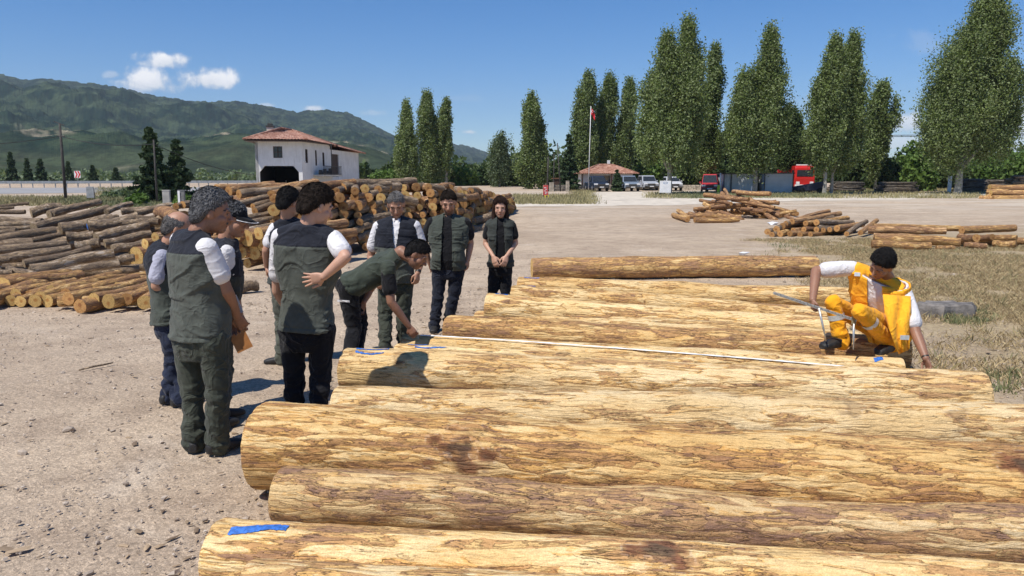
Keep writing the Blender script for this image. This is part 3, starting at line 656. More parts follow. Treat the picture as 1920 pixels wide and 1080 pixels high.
def person(label, J, spec, group=None):
    """J: joints as world points. spec: look and clothing."""
    J = {k: np.array(v, float) for k, v in J.items()}
    g0 = (J['AL'] + J['AR']) / 2; root = Vector((g0[0], g0[1], spec.get('z0', 0.0)))
    O = np.array(root); J = {k: v - O for k, v in J.items()}
    top = empty('person', root, 0, label, 'person', group or 'people gathered round the measured logs')
    vx = spec.get('vox', .006); seed = spec.get('seed', 1); bw = spec.get('bw', 1.0); belly = spec.get('belly', 0.0); ls = spec.get('limb', 1.0)
    hip = (J['HL'] + J['HR']) / 2; sh = (J['SL'] + J['SR']) / 2; nk = J['NK']
    rh = U(J['HR'] - J['HL']); rs = U(J['SR'] - J['SL']); up = U(sh - hip)
    rs_ = lambda r: U(r - up * np.dot(r, up))
    def sec(t): # frame along the spine 0 hips .. 1 shoulders
        c = hip + (sh - hip) * t; r = rs_(rh * (1 - t) + rs * t); f = np.cross(up, r)
        c = c + f * spec.get('arch', 0) * math.sin(math.pi * t)
        return c, r, f
    shw = np.linalg.norm(J['SR'] - J['SL']) / 2
    def torso(off=0.0, lo=-.12, topk=1.0, flare=0.0, bell=0.0):
        rows = []
        for t, hw, hd, fo in ((-.28, .150, .100, -.01), (-.12, .165, .112, -.008), (.0, .170, .115, -.006), (.2, .157, .108, .004), (.4, .152, .110, .012), (.6, .165, .118, .012), (.78, .178, .118, .006), (.9, .172, .105, -.002)):
            if t < lo - .001: continue
            if hw > .16 and t > .5: hw = max(hw, shw * .93)
            b_ = math.exp(-((t - .25) / .25) ** 2) * belly
            c, r, f = sec(t); rows.append((c + f * (fo + b_ * .5), r * (hw * bw + off + flare * max(0, .3 - t) + b_ * .5), f * (hd * bw + off + b_ * .5 + flare * .6 * max(0, .3 - t))))
        if lo < -.14 and rows:
            pass
        c, r, f = sec(1.0); r = rs; rows.append((c - up * .005, r * (shw * .95 + off), f * (.082 + off)))
        rows.append((c + up * .028, r * (shw * .68 + off), f * (.072 + off)))
        b = c + (nk - c) * .55 + up * .01; rows.append((b + up * off * .7, r * (.074 + off), f * (.064 + off)))
        return ring_mesh(rows, 28, 2.35)
    def traps(rad, k=.92):
        return [cap_mesh(sh + (nk - sh) * .55, J['S' + s] * k + sh * (1 - k) + up * .004, rad, rad * .95, 14) for s in 'LR']
    # head frame
    hc = J['HD']; hf = U(spec['face']); hu = np.array(spec.get('hup', (0, 0, 1)), float); hu = U(hu - hf * np.dot(hu, hf)); hr = np.cross(hf, hu)
    hs = spec.get('hs', 1.0) * 1.1
    HP = lambda r, f, u: hc + (hr * r + hf * f + hu * u) * hs
    E = lambda c, a, b, d: ell_mesh(HP(*c), np.array([hr * a, hf * b, hu * d]) * hs)
    for s in 'LR': J['S' + s] = J['S' + s] + (sh - J['S' + s]) * .10 - up * .012
    body = [torso(-.018, .0)] + traps(.05)
    body += [E((0, -.012, .028), .076, .097, .094), E((0, .022, -.045), .062, .072, .072), E((0, .050, -.088), .039, .040, .028), E((0, .068, .012), .056, .028, .040),
             E((.040, .050, -.028), .026, .034, .030), E((-.040, .050, -.028), .026, .034, .030), E((0, .060, -.062), .036, .036, .022),
             cap_mesh(HP(0, .090, .018), HP(0, .112, -.022), .008 * hs, .0135 * hs, 10), cap_mesh(HP(-.011, .100, -.027), HP(.011, .100, -.027), .0085 * hs, .0085 * hs, 10),
             cap_mesh(HP(-.045, .077, .032), HP(.045, .077, .032), .010 * hs, .010 * hs, 10),
             cap_mesh(HP(-.016, .087, -.056), HP(.016, .087, -.056), .007 * hs, .007 * hs, 8), cap_mesh(HP(-.014, .084, -.068), HP(.014, .084, -.068), .008 * hs, .008 * hs, 8)]
    for s in (-1, 1):
        body += [ell_mesh(HP(s * .079, -.008, -.005), np.array([hr * s * .010 - hf * .006, hf * .017 + hu * .004, hu * .033]) * hs), ell_mesh(HP(s * .076, .0, -.020), np.array([hr * .010, hf * .012, hu * .016]) * hs)]
    nb = sh + (nk - sh) * .4
    body += chain([nb - up * .03, nk, HP(0, -.014, -.05)], [.066 * bw, .056 * hs * spec.get('neck', 1), .052 * hs], 16)
    for s in 'LR':
        S_, E_, W_ = J['S' + s], J['E' + s], J['W' + s]
        body += chain([S_, S_ + (E_ - S_) * .4, E_, E_ + (W_ - E_) * .28, W_], [.056 * ls, .049 * ls, .040 * ls, .041 * ls, .027 * ls], 14)
        hd = spec.get('hand' + s)
        if hd: body += hand_parts(W_, *hd)
        H_, K_, A_ = J['H' + s], J['K' + s], J['A' + s]
        body += chain([H_, H_ + (K_ - H_) * .5, K_, K_ + (A_ - K_) * .3, A_], [.088 * bw, .075 * ls, .055 * ls, .056 * ls, .038], 14)
        T_ = J['T' + s]; fd = T_ - A_; fd[2] = 0; fd = U(fd); body += chain([A_ - np.array([0, 0, .03]), A_ + fd * .10 - np.array([0, 0, .045])], [.034, .026], 10)
    co, nr, Q, T = remesh(body, vx, 2)
    # face modelling and colouring in head coordinates
    L = (co - hc) / hs; r_, f_, u_ = L @ hr, L @ hf, L @ hu
    col = np.tile(np.array(SKIN[spec.get('skin', 'tan')]), (len(co), 1)); base = col.copy()
    col *= (1 + .10 * fbm(co * 14, 3, seed))[:, None]
    hd_ = (np.abs(r_) < .1) & (np.abs(f_) < .14) & (np.abs(u_) < .15)
    fr = hd_ & (f_ > .045)
    for s in (-1, 1):
        d2 = ((r_ - s * .031) / .020) ** 2 + ((u_ - .010) / .013) ** 2
        k = np.where(fr, np.exp(-d2), 0); co -= (hf * .012 * hs) * k[:, None]
        eb = fr & (np.abs(u_ - .031 + .10 * np.abs(np.abs(r_) - .028)) < .0045) & (s * r_ > .013) & (s * r_ < .052)
        col[eb] = spec.get('brow', (.035, .025, .02))
        de = ((r_ - s * .031) / .012) ** 2 + ((u_ - .008) / .0042) ** 2
        col[fr & (de < 1)] = (.22, .17, .15); col[fr & (((r_ - s * .031) / .0052) ** 2 + ((u_ - .008) / .0050) ** 2 < 1)] = (.02, .013, .01)
        lid = fr & (np.abs(u_ - .0155) < .0025) & (np.abs(r_ - s * .031) < .016); col[lid] = base[lid] * .55
        ck = np.where(fr, np.exp(-(((r_ - s * .04) / .022) ** 2 + ((u_ + .03) / .02) ** 2)), 0)[:, None]; col = col * (1 - ck * .3) + col * np.array([1.12, .85, .82]) * ck * .3
    lip = fr & (np.abs(u_ + .0625) < .0085) & (np.abs(r_) < .024); col[lip] = base[lip] * np.array([.95, .58, .56])
    ml = fr & (np.abs(u_ + .0625) < .0022) & (np.abs(r_) < .026); col[ml] = base[ml] * .3
    st = spec.get('stubble', 0)
    if st:
        bd = np.where(hd_ & (f_ > -.03), sstep(-u_, .035, .058), 0) * (1 - np.exp(-((np.abs(r_) / .022) ** 2 + ((u_ + .0625) / .009) ** 2)))
        bd *= np.clip(.75 + .6 * fbm(co * 160, 2, seed), 0, 1); col = col * (1 - bd[:, None] * st) + np.array([.03, .024, .02]) * bd[:, None] * st
    if spec.get('mous'):
        ms = fr & (np.abs(u_ + .046 + .10 * np.abs(r_) * .3) < .0075) & (np.abs(r_) < .030); col[ms] = spec['mous']
        co[ms] += hf * .004
    link('body', np_mesh('body', co, [Q, T], [skin_m], col=np.clip(col, 0, 1)), top)
    # ---- clothes
    def garment(name, parts, mats, amp=.006, mi=None, cut=None, fr_=(9, 9, 22), smooth=4, vox=None, solid=0, extra=None):
        co, nr, Q, T = remesh(parts, vox or vx * 1.25, smooth)
        wq = np.stack([vnoise(co * 4.0 + 9.1 * k + seed, seed + k) for k in range(3)], 1) * .16
        a = fbm((co + wq) * np.array([6, 6, 7.]) + seed * 3.7, 2, seed + 20); b = 1 - np.abs(fbm((co + wq) * np.array(fr_) * .55 + seed, 2, seed + 21)) * 3.0
        co = co + nr * ((a * .8 + sstep(b, .2, 1.0) * 1.0) * amp)[:, None]
        if extra: co = extra(co, nr)
        fs = []; ms = []
        for f in (Q, T):
            if not len(f): continue
            c = co[f].mean(1)
            keep = np.ones(len(f), bool) if cut is None else ~cut(c)
            f = f[keep]; c = c[keep]
            if len(f): fs.append(f); ms.append(mi(c) if mi else np.zeros(len(f), int))
        o = link(name, np_mesh(name, co, fs, mats, mi=np.concatenate(ms)), top)
        if solid:
            s = o.modifiers.new('thick', 'SOLIDIFY'); s.thickness = solid; s.offset = -1
        return o
    lift = np.array([0, 0, .012])
    tr = [ring_mesh([(c, r * (hw * bw + spec.get('trw', 0)), f * hd * bw) for (c, r, f), hw, hd in ((sec(-.22), .135, .105), (sec(-.14), .172, .122), (sec(-.02), .180, .124), (sec(.06), .174, .119), (sec(.17), .166, .116))], 24, 2.3)]
    hem = spec.get('hemr', .070); tl = spec.get('trl', 1.0)
    for s in 'LR':
        H_, K_, A_ = J['H' + s], J['K' + s], J['A' + s]; A2 = A_ + (A_ - K_) * .09
        tr += chain([H_, H_ + (K_ - H_) * .5, K_, K_ + (A_ - K_) * .45, A2], [.100 * bw * tl, .090 * tl, .074 * tl, .071 * tl, hem], 16)
    tm = CL[spec['trousers']]
    def fold(co, nr):
        for s in 'LR':
            for Pn, amp, w_ in ((J['K' + s], .007, .13), (J['A' + s] + np.array([0, 0, .05]), .011, .12)):
                d = np.linalg.norm(co - Pn, axis=1); z = co[:, 2] * 60 + fbm(co * 9, 2, seed) * 5 + co[:, 0] * 14
                co = co + nr * (np.exp(-(d / w_) ** 2) * np.sin(z) * amp)[:, None]
        return co
    garment('trousers', tr, [tm], .007, extra=fold, fr_=(8, 8, 13))
    if spec.get('shirt'):
        sm = [torso(.004, spec.get('shlo', .0))] + traps(.054)
        fr = spec.get('sleeve', .62)
        for s in 'LR':
            S_, E_ = J['S' + s], J['E' + s]; e = S_ + (E_ - S_) * fr
            sm += chain([S_ - up * .004, S_ + (e - S_) * .5, e], [.064 * ls, .068 * ls, .069 * ls], 16)
        def shcut(c):
            x = np.linalg.norm(c - (nk + up * .02), axis=1); return (x < .068) & ((c - nk) @ up > -.03)
        garment('shirt', sm, [CL[spec['shirt']]], .0016, solid=0, smooth=6)
    if spec.get('vest'):
        yoke = spec.get('yoke'); gap = spec.get('gap'); hemt = spec.get('hem', -.16)
        vm = [torso(spec.get('vo', .022), hemt, flare=spec.get('flare', .04))] + traps(.070 if not spec.get('vsleeve') else .062, .84)
        if spec.get('vsleeve'):
            for s in 'LR': vm += chain([J['S' + s], J['S' + s] + (J['E' + s] - J['S' + s]) * spec['vsleeve']], [.074 * ls, .070 * ls], 16)
        Ls = np.linalg.norm(sh - hip); fc = np.cross(up, rs_(rs))
        def th(c): return ((c - hip) @ up) / Ls
        def lat(c): t = th(c); fx = (c - hip) @ rs_(rs); return fx
        def fwd(c): return (c - hip) @ fc
        def vmi(c): return (th(c) > yoke).astype(int) if yoke else np.zeros(len(c), int)
        def vcut(c):
            t = th(c); k = np.zeros(len(c), bool)
            if gap:
                w_ = gap[0] + (gap[1] - gap[0]) * np.clip(t, 0, 1.1); k = (np.abs(lat(c) + gap[2]) < w_) & (fwd(c) > .02)
            x = np.linalg.norm(c - (nk + up * .01), axis=1); k |= (x < spec.get('ncut', .062))
            return k
        def vex(co, nr):
            t = th(co); l = lat(co); f = fwd(co); d = np.zeros(len(co))
            for tt, ll, wt, wl in spec.get('pockets', ()):
                d += .012 * sstep(wt - np.abs(t - tt), 0, .018) * sstep(wl - np.abs(l - ll), 0, .008) * (f > .03)
                d += .007 * sstep(.022 - np.abs(t - tt - wt), 0, .012) * sstep(wl + .006 - np.abs(l - ll), 0, .006) * (f > .03)
            for tt in spec.get('seams', (yoke or .7, hemt + .05)): d -= .005 * np.exp(-((t - tt) / .010) ** 2)
            return co + nr * d[:, None]
        garment('vest', vm, [CL[spec['vest']], CL[spec.get('vtop', 'navy')]], spec.get('vamp', .009), vmi, vcut, fr_=(7, 7, 15), solid=.008, extra=vex)
        if spec.get('collar', 1):
            c0 = sh + (nk - sh) * .5; rr = []
            cr = rs_(rs); cf = fc
            for h_, ra in ((-.012, .094), (.012, .086), (.036, .080), (.04, .074), (.02, .076), (-.01, .082)):
                rr.append((c0 + up * h_ + cf * .004, cr * ra, cf * (ra - .006)))
            v, f, t = ring_mesh(rr, 28)
            gp = spec.get('cgap', .3); fm = v[f].mean(1) - c0; an = np.arctan2(np.abs(fm @ cr), fm @ cf); f = f[an > gp]
            link('collar', np_mesh('collar', v, f, [CL[spec.get('ccol', 'navy')]]), top)
    if spec.get('belt', 1):
        c, r, f = sec(.10); v, q, t = ring_mesh([(c + up * h_, r * (.176 * bw + spec.get('trw', 0)) , f * .123 * bw) for h_ in (-.018, .018)], 28, 2.3)
        link('belt', np_mesh('belt', v, q, [belt_m]), top)
    for s in 'LR':
        A_, T_ = J['A' + s], J['T' + s]; d = T_ - A_; d[2] = 0; d = U(d) if np.linalg.norm(d) > 1e-3 else np.array([0, -1., 0]); sd = np.cross(d, [0, 0, 1]); Lf = spec.get('shoe_s', 1.0)
        gd = spec.get('ground' + s, 0.0); b = np.array([A_[0], A_[1], gd]); pit = np.array([0, 0, 1.])
        hgt = A_[2] - gd
        sh_ = [ring_mesh([(b + d * x * Lf + pit * z * Lf, sd * w_ * Lf, pit * h_ * Lf) for x, z, w_, h_ in ((-.085, .040, .022, .028), (-.07, .045, .036, .043), (-.02, .048, .042, .047), (.05, .044, .044, .042), (.11, .036, .050, .034), (.165, .030, .046, .028), (.195, .024, .028, .020))], 18, 2.6),
               cap_mesh(b + pit * .05, b + pit * max(.09, hgt + .02 + (Lf - 1) * .25), .046 * Lf, .046 * Lf, 14)]
        sh_ = [(a, f_, t_) for a, f_, t_ in sh_]
        co, nr, Q, T = remesh(sh_, .006, 2); co[:, 2] = np.maximum(co[:, 2], gd + .002)
        mi = [(co[f].mean(1)[:, 2] < gd + .022).astype(int) for f in (Q, T) if len(f)]
        link('shoe', np_mesh('shoe', co, [Q, T], [shoe_m, sole_m], mi=np.concatenate(mi)), top)
    # ---- hair
    hk = spec.get('hair')
    if hk:
        mm = 64; n_ = 72; an = (np.arange(mm) + .5) / mm * np.pi - np.pi / 2; tt = np.linspace(0, 2 * np.pi, n_, endpoint=False)
        A, T2 = np.meshgrid(an, tt, indexing='ij'); D = np.stack([np.cos(A) * np.cos(T2), np.cos(A) * np.sin(T2), np.sin(A)], -1).reshape(-1, 3)
        kind, mat_, th_ = hk; nzv = fbm(D * [5, 5, 5] + seed, 3, seed); fine = fbm(D * [30, 13, 13], 2, seed + 2)
        gg = D[:, 2] + .30 - .86 * D[:, 1] + nzv * .08 - .18 * np.exp(-((D[:, 1] - .42) / .22) ** 2) * sstep(-D[:, 2], -.35, .15)
        if kind == 'bald': gg = np.minimum(gg, .42 - D[:, 2] + nzv * .05); gg = np.minimum(gg, .4 - D[:, 1])
        if kind == 'receding': gg = gg - .10 * sstep(D[:, 1], .2, .7)
        ang_ = np.abs(D[:, 0]); gg = gg - .16 * sstep(D[:, 1], .5, .8) * np.exp(-((ang_ - .38) / .16) ** 2) + .06 * fine
        hh = sstep(gg, -.03, .02); thick = sstep(gg, -.03, .45)
        tk = th_ * (1 + .45 * sstep(D[:, 2], .2, .9)) * (1 + nzv * .25 + fine * .35)
        sc2 = 1 + np.where(hh > .01, .02 + thick * tk / .09, 0) - (1 - hh) * .12
        v = D * np.array([.0755, .0965, .0935]) * sc2[:, None]; lowb = sstep(-D[:, 2], .0, .7) * sstep(-D[:, 1], .0, .5); v[:, 2] -= .034 * lowb; v[:, 1] -= .006 * lowb; v[:, 1] -= .012; v[:, 2] += .028
        v = hc + (v[:, :1] * hr + v[:, 1:2] * hf + v[:, 2:] * hu) * hs
        i = np.arange(mm - 1)[:, None] * n_ + np.arange(n_)[None]; j = np.arange(mm - 1)[:, None] * n_ + (np.arange(n_)[None] + 1) % n_
        q = np.stack([i, j, j + n_, i + n_], -1).reshape(-1, 4); q = q[(hh[q].max(1) > .02)]
        rs_h = np.random.RandomState(seed); kk = np.where(hh > .5)[0]; ii_ = kk[rs_h.randint(0, len(kk), 3200)]; dl = D[ii_]; o3 = v[ii_]
        nw = dl[:, :1] * hr + dl[:, 1:2] * hf + dl[:, 2:] * hu; fl_ = np.array([0, 0, -1.0]) * .45 - hf * .4 + rs_h.randn(len(ii_), 3) * .6; fl_ -= nw * (fl_ * nw).sum(1)[:, None]; fl_ /= np.linalg.norm(fl_, axis=1)[:, None]
        if kind == 'receding' or kind == 'bald': ln_ = .012
        else: ln_ = .014
        ln_ = ln_ * hs * (.5 + rs_h.rand(len(ii_), 1)) * (.6 + thick[ii_][:, None]); sd_ = np.cross(nw, fl_) * .0022; base_ = o3 - nw * .001
        sv = np.stack([base_ - sd_, base_ + sd_, base_ + fl_ * ln_ * .6 + nw * .005 + sd_ * .7, base_ + fl_ * ln_ + nw * .004], 1).reshape(-1, 3)
        q = np.concatenate([q, len(v) + np.arange(len(sv)).reshape(-1, 4)]); v = np.concatenate([v, sv])
        link('hair', np_mesh('hair', v, q, [HM[mat_]]), top)
        if kind == 'long':
            fall = []
            for s in (-1, 1):
                fall += chain([HP(s * .066, .02, .045), HP(s * .080, .0, -.03), HP(s * .082, .004, -.10), HP(s * .085, .03, -.19)], [.022 * hs, .028 * hs, .032 * hs, .018 * hs], 12)
            fall += chain([HP(0, -.085, .04), HP(0, -.095, -.08), HP(0, -.085, -.18)], [.05, .062, .05], 12) + chain([HP(-.05, -.06, 0), HP(-.05, -.07, -.16)], [.04, .04]) + chain([HP(.05, -.06, 0), HP(.05, -.07, -.16)], [.04, .04])
            co, nr, Q, T = remesh(fall, .007, 2); co += nr * (fbm(co * [60, 60, 10], 3, 4) * .007)[:, None]
            link('hair', np_mesh('hair', co, [Q, T], [HM[mat_]]), top)
    if spec.get('cap'):
        rows = [(HP(0, -.012, .030 + .105 * math.sin(a)), hr * .086 * hs * math.cos(a), hf * .107 * hs * math.cos(a)) for a in np.linspace(0.02, 1.5, 10)]
        v, q, t = ring_mesh(rows, 28); cp = link('cap', np_mesh('cap', v, [q, t], [CL['black']]), top)
        b = MB(); N = 14
        pts = []
        for k in range(N + 1):
            a = math.pi * (k / N); pts.append((HP(.078 * math.cos(a), .045 + .045 * math.sin(a), .045), HP(.076 * math.cos(a), .055 + .125 * math.sin(a), .030 - .012 * abs(math.cos(a)))))
        vs = []; fs = []
        for a, c in pts: vs += [a, c, a - hu * .006, c - hu * .006]
        for k in range(N):
            i, j = 4 * k, 4 * k + 4; fs += [(i, i + 1, j + 1, j), (i + 3, i + 2, j + 2, j + 3), (i + 1, i + 3, j + 3, j + 1)]
        b.add(vs, fs); o = b.build('brim', [CL['black']], cp, True)
        b = MB(); b.tube([pts[k][1] + hu * .000 for k in range(N + 1)], .0035, 6); b.build('brim_edge', [CL['white']], cp, True)
    return top, dict(O=O, sec=sec, up=up, hip=hip, sh=sh, HP=HP, hf=hf, hr=hr, hu=hu)

def patch_on(o, root, u, v, w, h, mat, name, parent, lift=.004):
    """thin flat patch laid on the part of mesh o that pixel (u, v) of the photograph shows"""
    co = np.empty(len(o.data.vertices) * 3, np.float32); o.data.vertices.foreach_get('co', co); co = co.reshape(-1, 3) + np.array(root)
    nr = np.empty(len(co) * 3, np.float32); o.data.vertices.foreach_get('normal', nr); nr = nr.reshape(-1, 3)
    q = np.array(ray(u, v)); c = co - np.array([0, 0, CH]); t = c @ q / (q @ q); dd = np.linalg.norm(c - t[:, None] * q, axis=1)
    k = np.where((dd < .025) & ((nr @ q) < 0))[0]
    if not len(k): return None
    i = k[np.argmin(t[k])]; n = Vector(nr[i]).normalized(); p = Vector(co[i]) - Vector(root) + n * lift
    ax = n.cross(Vector((0, 0, 1))).normalized() * -1; ay = n.cross(ax) * -1
    Mx = Matrix((ax, ay, n)).transposed(); b = MB(); b.box(p, (w, h, .004), 0, 0, Mx)
    return b.build(name, [mat], parent)
def J_(Y, **k):
    """joints from (u, v, depth offset)"""
    return {n: PY(p[0], p[1], Y + (p[2] if len(p) > 2 else 0)) for n, p in k.items()}
def feet(d, z=.085, **k):
    for n, p in k.items():
        d[n] = P(p[0], p[1], p[2] if len(p) > 2 else z)
    return d
# A grey-haired man nearest the camera, seen from behind, facing right
A = J_(5.05, HD=(399, 399, .02), NK=(371, 434, 0), SR=(390, 462, -.13), SL=(336, 447, .13), ER=(424, 545, -.06), WR=(444, 592, .12), EL=(385, 545, .30), WL=(436, 592, .24),
       HR=(398, 634, -.07), HL=(352, 632, .07), KR=(408, 742, -.06), KL=(362, 740, .06))
feet(A, AR=(408, 826), AL=(364, 822), TR=(462, 818, .05), TL=(374, 805, .05))
person('grey haired man nearest the camera, seen from behind, hands clasped in front', A, dict(seed=3, face=(.93, .33, -.22), skin='dark', shirt='white', vest='olive', yoke=.90, hem=.0, trousers='trgreen', hair=('receding', 'grey', .018),
       mous=(.03, .028, .028), stubble=.25, bw=1.12, belly=.04, vox=.005, sleeve=.62, limb=1.12, hemr=.082, hs=1.02, handR=((.25, .5, -.8), (-.3, .8, .3), .5, -1), handL=((.3, -.1, -.9), (.2, -.9, .1), .5, 1), trw=.008))
# B bald man in a lavender shirt
B = J_(6.30, HD=(335, 428, 0), NK=(317, 454, 0), SR=(303, 478, -.12), SL=(298, 465, .16), ER=(293, 536, -.13), WR=(330, 552, -.06), EL=(325, 535, .2), WL=(345, 550, .15),
       HR=(318, 606, -.06), HL=(318, 602, .10), KR=(326, 676, -.05), KL=(336, 674, .10))
feet(B, AR=(318, 738), AL=(338, 742), TR=(352, 738, .05), TL=(368, 742, .05))
person('balding man in a lavender shirt and dark jeans at the far left of the group', B, dict(seed=5, face=(.88, .30, -.38), hup=(.3, 0, 1), skin='mid', shirt='lav', vest='dkgreen', yoke=.70, hem=.0, trousers='jean', hair=('bald', 'short', .008),
       bw=1.0, sleeve=.70, limb=1.05, handR=((.9, .1, -.2), (0, .9, -.2), .6, -1), handL=((.9, 0, -.2), (0, -.9, 0), .5, 1)))
# C man in a black cap beyond A, holding the folder
Cc = J_(5.92, HD=(437, 412, 0), NK=(424, 446, 0), SR=(424, 470, -.13), SL=(418, 462, .17), ER=(436, 545, -.05), WR=(450, 598, .04), EL=(436, 540, .25), WL=(450, 590, .16),
       HR=(412, 612, -.07), HL=(412, 608, .1), KR=(416, 700, -.06), KL=(420, 696, .1))
feet(Cc, AR=(402, 786), AL=(414, 768), TR=(448, 782, .05), TL=(456, 766, .05))
pc, ic = person('man in a black cap behind the grey haired man, an orange folder in hand', Cc, dict(seed=7, face=(.96, -.05, -.28), skin='tan', shirt='white', vest='grey', yoke=.68, hem=.0, trousers='trgrey', hair=('short', 'grey', .008), cap=1, stubble=.2,
       bw=1.0, sleeve=.5, limb=1.05, handR=((.12, .1, -1), (-.1, .95, 0), .9, -1), handL=((.2, -.1, -.9), (0, -.9, 0), .6, 1)))
# D dark haired man hidden behind E
D = J_(7.65, HD=(541, 381, 0), NK=(538, 410, 0), SL=(513, 426, 0), SR=(572, 426, .06), EL=(499, 470, -.02), WL=(500, 500, .08), ER=(585, 470, .1), WR=(575, 500, .25),
       HL=(526, 532, 0), HR=(556, 532, .04), KL=(530, 602, .02), KR=(556, 602, .05))
feet(D, AL=(530, 668), AR=(552, 662), TL=(518, 674, .05), TR=(560, 650, .05))
person('dark haired man mostly hidden behind the man with a hand on his hip', D, dict(seed=9, face=(.45, .85, -.3), skin='mid', shirt='white', vest='grey', yoke=.66, hem=.0, trousers='trgrey', hair=('short', 'black', .018), sleeve=.62, limb=1.0,
       handL=((0, .2, -1), (.9, .2, 0), .6, 1), handR=((0, .5, -1), (-1, 0, 0), .5, 1)))
# E man with his hand on his back
Ee = J_(5.62, HD=(594, 388, .02), NK=(579, 418, 0), SL=(520, 440, .03), SR=(631, 444, -.01), ER=(648, 482, -.24), WR=(607, 519, -.24), EL=(520, 545, .15), WL=(545, 590, .32),
        HL=(548, 618, .03), HR=(604, 618, .0), KL=(552, 714, .02), KR=(600, 716, 0))
feet(Ee, AL=(550, 784), AR=(594, 790), TL=(552, 768, .05), TR=(604, 772, .05))
person('dark haired man seen from behind with his right hand on his lower back', Ee, dict(seed=11, face=(.70, .58, -.40), hup=(.15, .1, 1), skin='fair', shirt='white', vest='olive', yoke=.90, hem=.0, trousers='trblack', hair=('short', 'dark', .017), ccol='white', cgap=-1,
       bw=1.06, vox=.005, sleeve=.68, limb=1.05, hs=1.06, flare=.02, handR=((-.93, .12, -.16), (.05, .95, .1), .12, 1, 1.05, .25), handL=((.4, .8, -.4), (0, 0, -1), .5, 1)))
# F bending man
Fb = J_(7.45, HD=(782, 478, -.06), NK=(752, 472, -.02), SR=(728, 502, -.17), SL=(735, 478, .17), ER=(733, 566, -.19), WR=(767, 612, -.12), EL=(692, 545, .2), WL=(682, 566, .06),
        HR=(652, 540, -.10), HL=(662, 534, .10), KR=(664, 616, -.08), KL=(676, 606, .10))
feet(Fb, AR=(652, 690), AL=(664, 680), TR=(684, 692, .05), TL=(694, 682, .05))
pf, fi = person('man in dark green bending down to hold the tape end on the log', Fb, dict(seed=13, face=(.78, -.12, -.62), hup=(.62, 0, .78), skin='dark', shirt='black', ncut=.03, vest='bend', hem=.0, yoke=None, vsleeve=.12, vo=.018, trousers='trblack', hair=('short', 'black', .010),
       seams=(.78,), mous=(.03, .022, .02), stubble=.45, bw=1.0, sleeve=.62, limb=1.05, ccol='bend', handR=((.55, -.05, -.85), (.2, .9, -.3), .8, -1), handL=((-.3, -.2, -.9), (.3, -.9, 0), .6, 1)))
# G grey balding man facing the camera
Gg = J_(8.32, HD=(743, 384, -.03), NK=(744, 409, .02), SR=(706, 423, -.02), SL=(782, 422, .0), ER=(695, 480, .04), WR=(705, 520, -.1), EL=(794, 478, .05), WL=(783, 512, -.08),
        HR=(725, 528, 0), HL=(759, 528, 0), KR=(722, 590, -.02), KL=(756, 590, -.02))
feet(Gg, AR=(722, 645), AL=(756, 638), TR=(722, 658, .05), TL=(764, 654, .05))
pg, gi = person('grey cropped man facing us in a white shirt, standing behind the bending man', Gg, dict(seed=15, face=(.10, -.82, -.52), hup=(0, -.4, 1), skin='mid', shirt='white', vest='olive', yoke=.62, hem=.0, gap=(-.035, .038, 0), trousers='trgreen', hair=('receding', 'short', .005),
       pockets=((.50, -.10, .07, .055), (.50, .10, .07, .055)), sleeve=.66, limb=1.05, ccol='white', bw=1.04, belly=.03, vox=.0065, handR=((.3, -.5, -.8), (.5, .7, -.2), .5, 1), handL=((-.1, -.2, -1), (-.7, .6, 0), .7, -1)))
# H bearded man facing the camera, open vest
Hh = J_(9.38, HD=(841, 380, -.03), NK=(842, 403, .02), SR=(806, 415, -.02), SL=(877, 416, .0), ER=(794, 460, .10), WR=(806, 495, .16), EL=(882, 456, .05), WL=(877, 488, -.02),
        HR=(825, 504, 0), HL=(857, 504, 0), KR=(821, 556, -.02), KL=(850, 556, -.02))
feet(Hh, AR=(815, 608), AL=(840, 606), TR=(809, 622, .05), TL=(842, 621, .05))
person('dark haired bearded man with a pocketed vest open over a black shirt', Hh, dict(seed=17, face=(.05, -.86, -.40), hup=(0, -.3, 1), skin='mid', shirt='black', vest='dkgreen', vtop='dkgreen', yoke=None, hem=.0, gap=(.075, .055, -.015), trousers='trnavy', hair=('short', 'dark', .010),
       pockets=((.72, -.12, .07, .05), (.30, -.135, .12, .06), (.72, .125, .07, .05), (.30, .14, .12, .06)), stubble=.8, belly=.05, sleeve=.60, limb=1.1, ccol='dkgreen', cgap=.7, bw=1.06, vox=.0065, hs=1.04,
       handR=((.3, .5, -.8), (-.5, .5, 0), .5, 1), handL=((0, -.1, -1), (-.9, .2, 0), .6, -1)))
# I woman
Ii = J_(9.75, HD=(938, 390, -.03), NK=(939, 408, .02), SR=(914, 421, 0), SL=(963, 421, 0), ER=(910, 456, .02), WR=(925, 481, -.16), EL=(967, 456, .02), WL=(950, 480, -.16),
        HR=(928, 500, 0), HL=(950, 500, 0), KR=(924, 552, -.02), KL=(947, 552, -.02))
feet(Ii, AR=(924, 603), AL=(947, 603), TR=(921, 617, .04), TL=(950, 617, .04))
person('woman with long brown hair in black clothes and an open vest', Ii, dict(seed=19, face=(.0, -.97, -.16), skin='fair', shirt='black', vest='grey', vtop='grey', yoke=None, hem=.0, gap=(.07, .045, 0), trousers='trblack', hair=('long', 'brown', .016),
       pockets=((.70, -.10, .06, .045), (.70, .11, .06, .045)), sleeve=.58, limb=.84, bw=.86, hs=.92, neck=.82, hemr=.058, trl=.88, ccol='grey', cgap=.8, vox=.0075, brow=(.03, .02, .015),
       handR=((.25, -.35, -.85), (.4, .75, -.2), .45, 1), handL=((-.25, -.35, -.85), (-.4, .75, -.2), .45, -1)))
